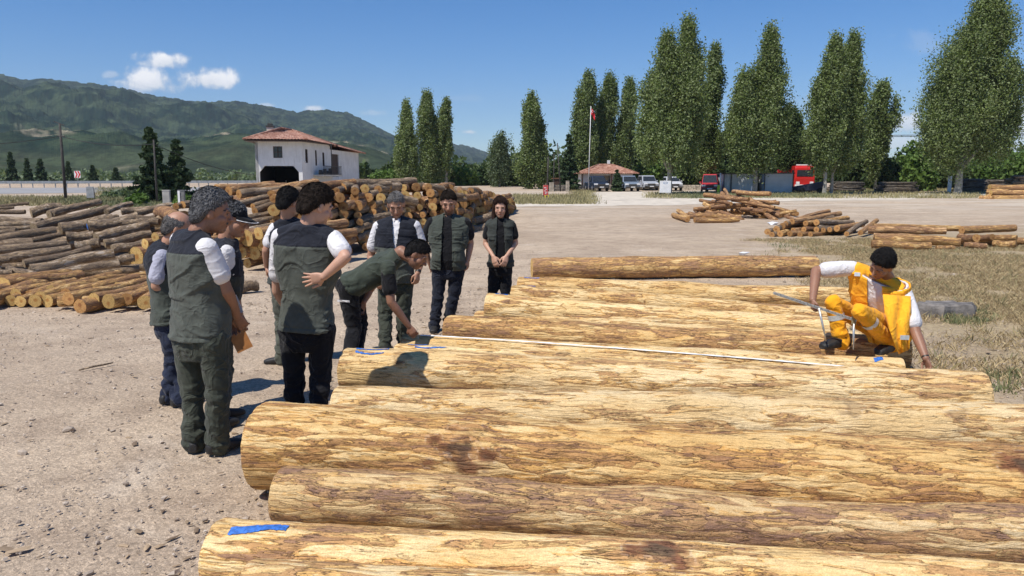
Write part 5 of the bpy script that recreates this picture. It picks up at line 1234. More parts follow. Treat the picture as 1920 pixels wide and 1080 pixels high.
def tree(name, label, base, spires, leaf, lsize, nleaf, trunk_h, trunk_r, seed, group=None, bark=bark_p, cat='tree', limbs=6, low=.0):
    """spires: (dx, dy, z0, height, radius) relative to the base"""
    base = Vector(base); top = empty(name, base, 0, label, cat, group); rs = random.Random(seed)
    tot = sum(h * r for _, _, _, h, r in spires); P_ = []
    for i, (dx, dy, z0, h, r) in enumerate(spires):
        P_.append(spire_points((dx, dy, z0), h, r, int(3.1 * nleaf * h * r / tot), seed * 13 + i, low))
    C = np.concatenate(P_); q, f = leaves(C, 0, lsize * .52, seed)
    link('crown', np_mesh('crown', q, f, [leaf], smooth=False), top)
    b = MB(); lm = []
    for _ in range(limbs):
        t = rs.uniform(.3, .8); a = rs.uniform(0, 6.28); L = rs.uniform(.12, .25) * trunk_h; lm.append((t, math.cos(a) * L * .45, math.sin(a) * L * .45, L, .4))
    trunk_mb(b, (0, 0, -.1), trunk_h, trunk_r, limbs=lm)
    for dx, dy, z0, h, r in spires:
        if abs(dx) > .3: b.tube([Vector((0, 0, max(.8, z0 * .6))), Vector((dx * .5, dy * .5, z0 + h * .12)), Vector((dx, dy, z0 + h * .5))], [trunk_r * .6, trunk_r * .45, trunk_r * .1], 6)
    b.build('trunk', [bark], top, True); return top

def px_tree(name, label, ub, vb, Y, spires, **k):
    """spires as (u, v_top, v_bottom, half width px)"""
    b = PY(ub, vb, Y); b.z = gz(Y); s = Y / F; sp = []
    for i, (u, vt, vbm, hw) in enumerate(spires):
        zt = PY(u, vt, Y).z - b.z; zb = PY(u, min(vbm, vb - 38) - 4 if Y < 90 else vbm, Y).z - b.z; x = PY(u, (vt + vbm) / 2, Y).x - b.x
        sp.append((x, (i % 3 - 1) * hw * s * .5, zb, zt - zb, hw * s))
    return tree(name, label, b, sp, **k)
T = 'poplar'
pk = dict(leaf=pop_leaf, lsize=.27, trunk_r=.28)
px_tree(T, 'leftmost of the three slim poplars between the mountain and the house', 765, 342, 118, [(765, 198, 345, 15), (763, 240, 340, 18)], nleaf=11000, trunk_h=9, seed=1, group='three slim poplars', **pk)
px_tree(T, 'tallest middle one of the three slim poplars right of the white house', 802, 344, 118, [(802, 183, 345, 17), (810, 225, 330, 15)], nleaf=12000, trunk_h=9, seed=2, group='three slim poplars', **pk)
px_tree(T, 'thinnest poplar, rightmost of the three slim ones right of the house', 836, 344, 118, [(837, 192, 300, 10), (834, 240, 335, 11)], nleaf=7000, trunk_h=9, seed=3, group='three slim poplars', **pk)
px_tree('young_tree', 'pale green loose leaved tree between the three poplars and the lone poplar', 936, 346, 112, [(936, 258, 300, 15), (932, 275, 345, 18), (944, 290, 340, 14)], leaf=pale_leaf, lsize=.24, nleaf=5000, trunk_h=6, trunk_r=.14, seed=4)
px_tree(T, 'lone poplar with a ragged right side standing left of the flagpole', 994, 350, 100, [(997, 186, 290, 16), (994, 235, 345, 20), (1008, 225, 260, 11)], nleaf=11000, trunk_h=8, seed=5, **pk)
px_tree(T, 'small slim poplar close beside the lone ragged one', 1015, 350, 100, [(1015, 270, 345, 9)], nleaf=3000, trunk_h=4, seed=6, **{**pk, 'trunk_r': .14})
px_tree(T, 'poplar right behind the flagpole, above the small tiled house', 1094, 345, 108, [(1096, 150, 330, 20), (1088, 200, 335, 17)], nleaf=15000, trunk_h=9, seed=7, group='poplars behind the small house', **pk)
px_tree(T, 'middle poplar of the three behind the small tiled house', 1134, 345, 110, [(1136, 152, 330, 19), (1128, 200, 335, 17)], nleaf=14000, trunk_h=9, seed=8, group='poplars behind the small house', **pk)
px_tree(T, 'poplar over the right end of the small tiled house', 1170, 345, 110, [(1174, 160, 320, 17), (1166, 230, 335, 15)], nleaf=12000, trunk_h=9, seed=9, group='poplars behind the small house', **pk)
px_tree(T, 'broad many topped poplar with its bare trunk beside the white notice board', 1254, 360, 74, [(1244, 75, 290, 27), (1290, 47, 292, 25), (1225, 150, 300, 28), (1268, 110, 312, 36), (1222, 215, 300, 24), (1295, 180, 310, 26)], nleaf=34000, trunk_h=5.5, seed=10, **{**pk, 'trunk_r': .26, 'lsize': .215})
px_tree(T, 'slim poplar leaning out at the right of the broad many topped one', 1325, 358, 84, [(1334, 92, 230, 14), (1328, 160, 330, 20), (1316, 230, 330, 24)], nleaf=14000, trunk_h=6, seed=11, **{**pk, 'trunk_r': .16, 'lsize': .23})
px_tree(T, 'poplar with a tall pointed top rising over the pale container sheds', 1414, 360, 76, [(1440, 66, 300, 26), (1428, 130, 310, 32), (1450, 150, 260, 18), (1388, 150, 310, 28), (1412, 200, 318, 34)], nleaf=30000, trunk_h=6, seed=12, **{**pk, 'trunk_r': .26, 'lsize': .215})
px_tree('bushy_poplar', 'low dark poplar between the pointed one and the fire truck', 1478, 350, 88, [(1475, 210, 325, 18), (1492, 225, 330, 14), (1464, 240, 330, 16)], leaf=dark_leaf, lsize=.24, nleaf=10000, trunk_h=5, trunk_r=.15, seed=13)
px_tree(T, 'twin topped poplar, left stem, standing right of the fire truck', 1545, 360, 76, [(1552, 83, 300, 22), (1538, 150, 320, 24), (1560, 200, 318, 26)], nleaf=20000, trunk_h=6, seed=14, **{**pk, 'trunk_r': .2, 'lsize': .215})
px_tree(T, 'twin topped poplar, right stem, beside the stem next to the fire truck', 1558, 359, 77, [(1590, 78, 300, 22), (1598, 160, 310, 20), (1580, 210, 320, 26)], nleaf=20000, trunk_h=6, seed=15, **{**pk, 'trunk_r': .17, 'lsize': .215})
px_tree(T, 'shorter sparse poplar between the twin poplar and the biggest tree', 1640, 350, 92, [(1650, 168, 250, 20), (1640, 215, 330, 18), (1660, 225, 290, 14)], nleaf=10000, trunk_h=6, seed=16, **{**pk, 'trunk_r': .16})
px_tree(T, 'biggest tree of all, broad leaning poplar at the far right', 1796, 352, 78, [(1832, 0, 250, 42), (1800, 70, 310, 52), (1862, 35, 200, 24), (1786, 120, 288, 36), (1755, 205, 275, 28), (1852, 130, 290, 38), (1888, 130, 260, 24), (1868, 200, 295, 36), (1800, 150, 302, 46)], nleaf=60000, trunk_h=7, seed=17, limbs=10, **{**pk, 'trunk_r': .36, 'lsize': .22})

def conifer(label, ub, vb, Y, vt, hw, seed, group=None, n=None, leaf=fir_leaf, lsize=None):
    b = PY(ub, vb, Y); b.z = gz(Y); h = PY(ub, vt, Y).z - b.z; r = hw * Y / F; rs = np.random.RandomState(seed)
    top = empty('conifer', b, 0, label, 'tree', group); tiers = max(10, int(h * 3.4)); C = []; mb = MB(); trunk_mb(mb, (0, 0, -.1), h * .98, h * .016 + .03)
    for k in range(tiers):
        t = (k + rs.rand() * .6) / tiers; R_ = r * 1.08 * (1 - t) ** .85 * (.75 + .5 * rs.rand()) + .10; z = h * (.04 + .95 * t)
        for j in range(max(5, int(12 * (1 - t) + 4))):
            a = rs.rand() * 6.283; L = R_ * (.6 + .5 * rs.rand()); m = max(7, int((n or 9000) / tiers / 8)); s = rs.rand(m) ** .7
            px = np.cos(a) * L * s; py = np.sin(a) * L * s; pz = z - .26 * L * s ** 1.4 + .10 * L * s ** 3
            C.append(np.stack([px, py, pz], 1) + rs.randn(m, 3) * np.array([.10, .10, .05]) * (r * .35 + .15))
    q, f = leaves(np.concatenate(C), 0, lsize or (.11 + .055 * r), seed, .35)
    link('crown', np_mesh('crown', q, f, [leaf], smooth=False), top); mb.build('trunk', [bark_t], top, True); return top
conifer('taller dark conifer left of the white house, in front of the roadside wall', 289, 370, 58, 238, 36, 31, n=17000)
conifer('shorter dark conifer close right of the taller one', 337, 370, 59, 258, 27, 32, n=12000)
for i, (u, vt, hw, lb) in enumerate(((23, 284, 10, 'pointed conifer beyond the guardrail near the left edge'), (53, 297, 8, 'faint round conifer beyond the guardrail left of the utility pole'), (78, 297, 12, 'dark low conifer just left of the utility pole'), (130, 303, 8, 'half hidden conifer right behind the utility pole'),
                              (175, 309, 9, 'small dark conifer right of the chevron sign'), (218, 314, 9, 'low conifer between the chevron sign and the tall conifers'))):
    conifer(lb, u, 337, 150, vt, hw, 40 + i, n=2600, lsize=.28)
conifer('dark fir left of the small tiled house behind the gate pillar', 1066, 352, 92, 250, 20, 51, n=9000)
conifer('small fir in front of the small tiled house', 1157, 352, 88, 318, 11, 52, n=3500)
conifer('broad dark cedar behind the left container shed', 1385, 350, 92, 225, 26, 53, n=9000, leaf=dark_leaf)

def bush(name, label, ub, vb, Y, lobes, leaf, lsize, n, seed, group=None, cat='bush'):
    b = PY(ub, vb, Y); b.z = gz(Y); s = Y / F; rs = np.random.RandomState(seed); C = []
    for u, vt, hw in lobes:
        x = (u - ub) * s; h = (vb - vt) * s; w_ = hw * s; k = max(60, int(n * hw * (vb - vt) / sum(l[2] * (vb - l[1]) for l in lobes)))
        ncl = max(8, k // 22); d = rs.randn(ncl, 3); d /= np.linalg.norm(d, axis=1)[:, None]; rr = rs.rand(ncl, 1) ** .4
        c = d * rr * np.array([w_, w_ * .8, h * .52]) + np.array([x, rs.uniform(-.4, .4) * w_, h * .5])
        C.append(np.repeat(c, 22, 0) + rs.randn(ncl * 22, 3) * (w_ * .13 + .10))
    C = np.concatenate(C); C[:, 2] = np.maximum(C[:, 2], .03); q, f = leaves(C, 0, lsize, seed)
    top = empty(name, b, 0, label, cat, group); link('crown', np_mesh('crown', q, f, [leaf], smooth=False), top)
    mb = MB()
    for u, vt, hw in lobes: mb.tube([Vector(((u - ub) * s * .4, 0, -.1)), Vector(((u - ub) * s, 0, (vb - vt) * s * .7))], [.05 + .004 * (vb - vt) * s, .02], 6)
    mb.build('trunk', [bark_t], top, True); return top
# trees behind the yard, left to right, each with its own crown
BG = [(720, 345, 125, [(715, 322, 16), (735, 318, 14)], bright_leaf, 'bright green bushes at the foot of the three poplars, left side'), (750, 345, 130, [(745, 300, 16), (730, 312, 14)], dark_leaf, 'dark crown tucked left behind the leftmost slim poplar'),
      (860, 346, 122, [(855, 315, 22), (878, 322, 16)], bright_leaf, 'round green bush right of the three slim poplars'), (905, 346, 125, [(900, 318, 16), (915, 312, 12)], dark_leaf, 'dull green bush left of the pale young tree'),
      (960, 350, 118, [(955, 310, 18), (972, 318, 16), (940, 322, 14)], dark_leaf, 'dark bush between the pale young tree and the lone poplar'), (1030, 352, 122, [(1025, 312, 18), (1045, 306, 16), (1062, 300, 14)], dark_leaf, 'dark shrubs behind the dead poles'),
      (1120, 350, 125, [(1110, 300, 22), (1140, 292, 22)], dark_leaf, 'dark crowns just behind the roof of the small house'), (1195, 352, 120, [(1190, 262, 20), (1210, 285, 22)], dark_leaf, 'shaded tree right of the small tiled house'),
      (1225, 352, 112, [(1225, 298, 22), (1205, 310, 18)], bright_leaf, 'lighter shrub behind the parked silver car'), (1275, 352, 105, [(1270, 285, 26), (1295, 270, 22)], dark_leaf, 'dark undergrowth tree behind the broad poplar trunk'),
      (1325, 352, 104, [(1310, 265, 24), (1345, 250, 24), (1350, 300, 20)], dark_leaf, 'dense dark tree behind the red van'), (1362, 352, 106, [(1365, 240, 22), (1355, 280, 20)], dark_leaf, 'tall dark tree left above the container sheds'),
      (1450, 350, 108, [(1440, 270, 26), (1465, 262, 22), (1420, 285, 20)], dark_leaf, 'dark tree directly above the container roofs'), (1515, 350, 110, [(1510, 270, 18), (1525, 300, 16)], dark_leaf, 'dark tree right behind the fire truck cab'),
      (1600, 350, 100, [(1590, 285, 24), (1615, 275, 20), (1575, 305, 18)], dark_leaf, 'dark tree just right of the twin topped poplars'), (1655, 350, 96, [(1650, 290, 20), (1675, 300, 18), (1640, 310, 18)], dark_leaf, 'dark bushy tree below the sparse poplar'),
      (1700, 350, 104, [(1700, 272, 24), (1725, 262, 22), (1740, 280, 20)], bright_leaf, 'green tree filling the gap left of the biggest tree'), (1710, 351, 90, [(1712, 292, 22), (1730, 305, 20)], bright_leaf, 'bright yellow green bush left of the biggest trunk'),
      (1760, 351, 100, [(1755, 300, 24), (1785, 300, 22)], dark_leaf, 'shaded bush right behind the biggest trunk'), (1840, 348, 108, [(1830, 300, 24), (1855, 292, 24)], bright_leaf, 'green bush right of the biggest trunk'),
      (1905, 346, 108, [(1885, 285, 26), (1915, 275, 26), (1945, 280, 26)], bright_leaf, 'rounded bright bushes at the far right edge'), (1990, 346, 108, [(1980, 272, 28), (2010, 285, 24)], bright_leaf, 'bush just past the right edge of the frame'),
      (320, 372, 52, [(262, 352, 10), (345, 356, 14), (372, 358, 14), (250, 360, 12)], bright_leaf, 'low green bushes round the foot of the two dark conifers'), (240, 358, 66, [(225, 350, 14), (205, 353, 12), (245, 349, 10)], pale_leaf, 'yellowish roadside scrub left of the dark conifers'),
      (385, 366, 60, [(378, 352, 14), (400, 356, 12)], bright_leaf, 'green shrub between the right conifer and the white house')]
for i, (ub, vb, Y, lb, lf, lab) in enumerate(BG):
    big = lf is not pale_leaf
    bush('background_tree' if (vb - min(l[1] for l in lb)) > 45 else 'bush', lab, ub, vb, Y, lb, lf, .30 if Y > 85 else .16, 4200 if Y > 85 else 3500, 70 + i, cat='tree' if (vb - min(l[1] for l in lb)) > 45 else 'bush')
# far wood that closes the yard
C = []; rs = np.random.RandomState(8)
for x in np.linspace(-42, 150, 120):
    y = 150 + rs.uniform(-8, 10); h = 4.5 + 3.5 * rs.rand() + 2 * math.sin(x * .07); 
    if x < -5: h *= .75
    n = 130; d = rs.randn(n, 3); d /= np.linalg.norm(d, axis=1)[:, None]
    C.append(d * rs.rand(n, 1) ** .35 * np.array([2.6, 2.2, h * .52]) + np.array([x, y, 1.4 + h * .48]))
q, f = leaves(np.concatenate(C), 0, .62, 3)
o = link('far_wood', np_mesh('far_wood', q, f, [dark_leaf], smooth=False)); tag(o, 'dark wood closing the far side of the yard', 'trees', kind='stuff')
# scrub on the valley floor beyond the highway
C = []
for _ in range(620):
    x = rs.uniform(-190, 30); y = rs.uniform(165, 420); h = rs.uniform(1.2, 4.2); n = 26; d = rs.randn(n, 3); d /= np.linalg.norm(d, axis=1)[:, None]
    C.append(d * rs.rand(n, 1) ** .4 * np.array([h * .6, h * .6, h * .5]) + np.array([x, y, gz(y) + h * .45]))
q, f = leaves(np.concatenate(C), 0, .62, 4); o = link('scrub', np_mesh('scrub', q, f, [pale_leaf], smooth=False)); tag(o, 'scattered scrub on the valley floor beyond the highway', 'scrub', kind='stuff')
# ---------------------------------------------------------------- buildings
wall_m = M('whitewash'); co = wall_m.coord(); n = wall_m.noise(co, .9, 6, .65); n2 = wall_m.noise(wall_m.coord((6, 6, .7)), 1, 4, .6)
wall_m.set(Base_Color=wall_m.mix(wall_m.math('MULTIPLY', wall_m.ss(n2, .52, .75), .5), wall_m.mix(wall_m.ss(n, .3, .7), (.66, .65, .62), (.78, .77, .74)), (.42, .39, .35)), Roughness=.9); wall_m = wall_m.m
ywall_m = simple('stained_plaster', (.60, .56, .47), .9, .2, .8)
tile_m = M('roof_tile'); co = tile_m.coord(); tn = tile_m.vor(co, 4.5, out=1); tx = tile_m.n('SeparateXYZ', Vector=tn).outputs[0]
tile_m.set(Base_Color=tile_m.mix(tx, (.22, .085, .05), tile_m.mix(tile_m.noise(co, 2, 4), (.36, .15, .09), (.56, .38, .29))), Roughness=.85); tile_m = tile_m.m
dark_m = simple('painted_shade', (.012, .012, .012), .9); glass_m = simple('window_glass', (.03, .035, .04), .15); wood_m = simple('dark_brown_wood', (.055, .028, .018), .7, .3, 4)
iron_m = simple('iron', (.05, .045, .04), .6); conc_m = simple('concrete', (.40, .385, .35), .95, .2, 2, .5, 14); stone_m = simple('field_stone', (.38, .33, .26), .95, .35, 3.5, .9, 6)
pole_m = simple('weathered_pole', (.055, .05, .045), .9, .3, 3); white_m = simple('white_paint', (.74, .74, .73), .5, .08, 2); galv_m = simple('galvanised_steel', (.34, .34, .33), .5, .2, 3, metal=.4)
wire_m = simple('black_cable', (.012, .012, .012), .6)

def hip_roof(b, corners, z_e, z_r, ra, rb, over, rows, mi=0, rowh=.05):
    """tiled hip roof: eave rectangle corners (4, ccw, local xy), ridge ends ra, rb; built as rounded tile rows"""
    c = [Vector((x, y, z)) for (x, y), z in zip(corners, z_e)]; A = Vector((*ra, z_r)); B = Vector((*rb, z_r))
    def slope(p, q, s, t, n):
        # from eave p->q up to ridge s<-t ; ribbed with half-round tiles
        m = 7; vs = []; fs = []; L = (q - p).length; k = max(4, int(L / .26)); nr = (q - p).cross(s - p).normalized()
        if nr.z < 0: nr = -nr
        W_ = k * 4
        for j in range(m + 1):
            w = j / m; a = p.lerp(s, w); d = q.lerp(t, w)
            for i in range(W_ + 1):
                pos = a.lerp(d, i / W_); ph = ((p + (q - p) * (i / W_)) - p).length; vs.append(pos + nr * (.05 * abs(math.sin(i * math.pi / 4)) + .02 * (1 - (w * m % 1)) + NR.rand() * .018))
        for j in range(m):
            for i in range(W_): o = j * (W_ + 1) + i; fs.append((o, o + 1, o + W_ + 2, o + W_ + 1))
        b.add(vs, fs, mi)
    slope(c[0], c[1], A, B, 0); slope(c[2], c[3], B, A, 0); slope(c[1], c[2], B, B, 0); slope(c[3], c[0], A, A, 0)
    for p, q in ((A, B), (c[0], A), (c[3], A), (c[1], B), (c[2], B)): b.tube([p + Vector((0, 0, .05)), q + Vector((0, 0, .06))], .09, 8, mi)

def wall_quad(b, p, q, z0, z1, th, holes=(), mi=0):
    """wall from p to q (xy), thickness th inward (left of p->q); holes (s0, s1, h0, h1) along the wall"""
    p = Vector((*p, 0)); q = Vector((*q, 0)); d = (q - p); L = d.length; d /= L; nrm = Vector((-d.y, d.x, 0)); M3 = Matrix((d, nrm, Vector((0, 0, 1)))).transposed()
    xs_ = sorted({0, L} | {h[0] for h in holes} | {h[1] for h in holes}); zs = sorted({z0, z1} | {h[2] for h in holes} | {h[3] for h in holes})
    inh = lambda x, z: any(h[0] < x < h[1] and h[2] < z < h[3] for h in holes)
    # merge cells in columns
    for i in range(len(xs_) - 1):
        run = None
        for j in range(len(zs)):
            solid = j < len(zs) - 1 and not inh((xs_[i] + xs_[i + 1]) / 2, (zs[j] + zs[j + 1]) / 2)
            if solid and run is None: run = zs[j]
            if not solid and run is not None:
                w_ = xs_[i + 1] - xs_[i]; h = zs[j] - run
                b.box(p + d * (xs_[i] + w_ / 2) + nrm * th / 2 + Vector((0, 0, run + h / 2)), (w_, th, h), 0, mi, M3); run = None
    return p, d, nrm, M3

# white two-storey house
hb = PY(482, 366, 66); hb.z = gz(66)
hs_ = 66 / F
house = empty('house', hb, R(9), 'white two storey house with a red tiled roof and a dark open garage mouth', 'house')
FW = 3.9; ZE = PY(478, 263, 66).z - hb.z; SDx, SDy = 1.2, 13.5   # front width, eave height, side length
# front wall runs along +x, the right side wall runs away and slightly right
A0, B0 = (0, 0), (FW, 0); C0 = (FW + 1.9, 6.2); D0 = (FW + 4.2, 15.4); E0 = (.0, 15.0)
b = MB()
gh = PY(500, 311, 66).z - hb.z
wall_quad(b, A0, B0, 0, ZE, .25, [(.30, FW - .32, -.1, gh), (FW * .385, FW * .58, ZE * .70, ZE * .90)])
# chamfered corners of the garage mouth
for x0, s in ((.30, 1), (FW - .32, -1)): b.prism([(x0 - .01 * s, gh + .01), (x0 + .45 * s, gh + .01), (x0 - .01 * s, gh - .55)], .004, .246)
wall_quad(b, B0, C0, 0, ZE - .02, .25, [(.7, 1.25, ZE * .62, ZE * .86), (2.9, 3.3, ZE * .58, ZE * .86), (4.6, 5.1, ZE * .58, ZE * .83), (3.4, 3.8, ZE * .10, ZE * .22)])
wall_quad(b, C0, D0, 0, ZE - .5, .25, [(.5, 2.6, ZE * .38, ZE * .82), (2.4, 3.6, ZE * .06, ZE * .18)])
wall_quad(b, D0, E0, 0, ZE - .5, .25); wall_quad(b, E0, A0, 0, ZE - .02, .25)
b.box((FW * .5 + .3, 6.5, gh + .35), (FW - .2, 12.5, .2)); b.build('wall', [wall_m], house)
b = MB(); b.box((FW / 2, 8.2, gh / 2), (FW - .6, .15, gh)); b.box((.34, 4.2, gh / 2), (.06, 7.8, gh - .02)); b.box((FW - .36, 4.2, gh / 2), (.06, 7.8, gh - .02)); b.box((FW / 2, 4.2, .03), (FW - .8, 7.7, .05)); bk = b.build('garage_shade_lining', [dark_m], house)  # added near-black back, side linings and floor: garage shade painted as colour
for x in (1.42, 2.42):
    b = MB(); b.box((x, 8.11, gh * .44), (.10, .02, .62)); b.build('light_slit', [wall_m], bk)
b = MB(); hip_roof(b, [(-.75, -1.0), (FW + .55, -1.0), (FW + 2.6, 7.0), (-.75, 7.0)], [ZE + .02, ZE + .02, ZE - .12, ZE], ZE + 1.15, (FW * .5, 2.2), (FW * .5 + .6, 5), .5, 6)
hip_roof(b, [(-.6, 6.0), (FW + 2.4, 6.0), (FW + 4.9, 16.0), (-.6, 15.8)], [ZE - .15, ZE - .2, ZE - .55, ZE - .55], ZE + .75, (FW * .5 + .9, 8.5), (FW * .5 + 1.9, 12.5), .5, 6)
rf = b.build('roof', [tile_m], house, True)
b = MB(); b.prism([(-.7, -.93), (FW + .5, -.93), (FW + 2.5, 6.4), (FW + 4.7, 15.8), (-.6, 15.6), (-.7, 0)], ZE - .62, ZE - .56, axis='z')
b2 = MB(); b2.prism([(-.72, -.95), (FW + .5, -.95), (FW + 2.2, 5.9), (-.72, 5.9)], ZE - .09, ZE - .01, axis='z'); b2.build('eave', [wood_m], house)
b = MB(); b.box((.75, 4.0, ZE + .85), (.55, .55, 1.0)); ch = b.build('chimney', [ywall_m], rf)
b = MB(); b.box((.75, 4.0, ZE + 1.44), (.7, .7, .12)); b.box((.75, 4.0, ZE + 1.6), (.4, .4, .2)); b.build('chimney_cap', [iron_m], ch)
def side_pt(p, q, s, z, out=.0):
    d = (Vector((*q, 0)) - Vector((*p, 0))).normalized(); return Vector((*p, 0)) + d * s + Vector((d.y, -d.x, 0)) * out + Vector((0, 0, z)), math.atan2(d.y, d.x)
def window(p, q, s0, s1, z0, z1, mat=glass_m, name='window'):
    c, a = side_pt(p, q, (s0 + s1) / 2, (z0 + z1) / 2, -.12); b = MB(); b.box(c, (s1 - s0, .03, z1 - z0), a); w_ = b.build(name, [mat], house)
    b = MB(); c, a = side_pt(p, q, (s0 + s1) / 2, 0, -.06)
    for z in (z0 + .03, z1 - .03, (z0 + z1) / 2): b.box(c + Vector((0, 0, z)), (s1 - s0, .06, .06), a)
    for s in (s0 + .03, s1 - .03, (s0 + s1) / 2): cc, a = side_pt(p, q, s, (z0 + z1) / 2, -.055); b.box(cc, (.05, .05, z1 - z0 - .13), a)
    b.build('frame', [wood_m], w_); return w_
window(A0, B0, FW * .385, FW * .58, ZE * .70, ZE * .90)
window(B0, C0, .7, 1.25, ZE * .62, ZE * .86); window(B0, C0, 2.9, 3.3, ZE * .58, ZE * .86); window(B0, C0, 4.6, 5.1, ZE * .58, ZE * .83); window(B0, C0, 3.4, 3.8, ZE * .10, ZE * .22); window(C0, D0, 2.4, 3.6, ZE * .06, ZE * .18)
c, a = side_pt(C0, D0, 1.55, ZE * .60, -.12); b = MB(); b.box(c, (2.1, .04, ZE * .44), a); b.build('door', [wood_m], house)
c, a = side_pt(B0, C0, 4.6, ZE * .40, .5); b = MB(); b.box(c, (4.6, 1.0, .14), a); bal = b.build('balcony', [ywall_m], house)
b = MB()
for k in range(20):
    c, a = side_pt(B0, C0, 2.4 + k * .23, ZE * .40 + .45, .95); b.box(c, (.03, .03, .8), a)
for z in (.15, .85): c, a = side_pt(B0, C0, 4.6, ZE * .40 + z, .95); b.box(c, (4.6, .04, .05), a)
c, a = side_pt(B0, C0, 4.4, ZE * .70, .95); b.box(c, (.07, .07, ZE * .58), a)
b.build('railing', [iron_m], bal)
for s, h in ((2.7, .7), (3.7, .9), (4.3, .6), (5.0, 1.0)):
    c, a = side_pt(B0, C0, s, ZE * .40 + .07 + h / 2 * .6, .55); b = MB(); b.box(c, (.34, .3, h * .6), a, taper=.8); b.build('clutter', [iron_m], bal)

# small tiled house
sb = PY(1090, 362, 96); sb.z = gz(96); SW = 98 * 96 / F; zt = PY(1090, 326, 96).z - sb.z
cot = empty('cottage', sb, 0, 'small white house with an orange tiled roof and a shaded porch behind the cars', 'house'); b = MB()
wall_quad(b, (0, 0), (SW, 0), 0, zt, .2, [(1.0, 3.6, -.1, zt * .9)]); wall_quad(b, (SW, 0), (SW, 5), 0, zt, .2); wall_quad(b, (SW, 5), (0, 5), 0, zt, .2); wall_quad(b, (0, 5), (0, 0), 0, zt, .2); b.build('wall', [wall_m], cot)
b = MB(); b.box((2.3, 1.6, zt * .45), (2.6, .1, zt * .9)); b.build('porch_back', [ywall_m], cot)
b = MB(); b.box((2.7, 1.53, zt * .4), (.8, .05, zt * .8)); b.build('door', [wood_m], cot)
b = MB(); b.box((1.6, 1.53, zt * .55), (.7, .05, .7)); b.build('window', [glass_m], cot); b = MB(); b.box((4.4, -.02, zt * .55), (.8, .05, .8)); b.build('window', [glass_m], cot)
b = MB(); hip_roof(b, [(-.5, -.6), (SW + .5, -.6), (SW + .5, 5.6), (-.5, 5.6)], [zt] * 4, zt + 1.15, (SW * .36, 2.2), (SW * .62, 2.2), .5, 6); r2 = b.build('roof', [tile_m], cot, True)
b = MB(); b.box((SW * .56, 2.8, zt + 1.3), (.35, .35, .9)); b.build('chimney', [white_m], r2)
b = MB(); b.box((.05, -.5, zt * .5), (.15, .15, zt)); b.box((3.7, -.45, zt * .5), (.22, .22, zt)); b.build('porch_post', [wood_m], cot)

def shed(label, u0, u1, vt, vb, Y, dep, roof_tilt=.0, n=3):
    p = PY(u0, vb, Y); p.z = gz(Y); w_ = (u1 - u0) * Y / F; h = PY(u0, vt, Y).z - p.z; t = empty('container_shed', p, R(-3), label, 'shed')
    b = MB(); k = int(w_ / .28)
    for i in range(k): b.box((w_ * (i + .5) / k, (.0 if i % 2 else .03), h / 2), (w_ / k, .1, h - .06))
    b.box((.02, dep / 2 + .1, h / 2), (.06, dep - .1, h - .06)); b.box((w_ - .02, dep / 2 + .1, h / 2), (.06, dep - .1, h - .06)); b.box((w_ / 2, dep + .05, h / 2), (w_ - .2, .06, h - .06)); b.build('wall', [shed_m], t)
    b = MB(); b.box((w_ / 2, dep / 2, h + .02), (w_ + .3, dep + .4, .09)); b.build('roof', [iron_m], t)
    b = MB()
    for x in (.0, w_ * (.22 if n == 3 else 1.0), w_): b.box((x, -.09, h / 2), (.09, .08, h - .05))
    b.build('frame', [iron_m], t); return t
shed_m = simple('pale_grey_panel', (.56, .58, .58), .6, .1, .8)
shed('left pale grey container shed with a dark flat roof behind the bare poplar trunk', 1356, 1416, 326, 365, 80, 3.2)
shed('right pale grey container shed in front of the fire truck', 1432, 1484, 325, 366, 79, 3.2, n=2)
b = MB(); p = PY(1424, 346, 81); b.box((p.x, p.y, gz(81) + 1.0), (.9, .1, 2.0)); o = b.build('gate_panel', [iron_m]); tag(o, 'dark panel closing the gap between the two container sheds', 'panel')

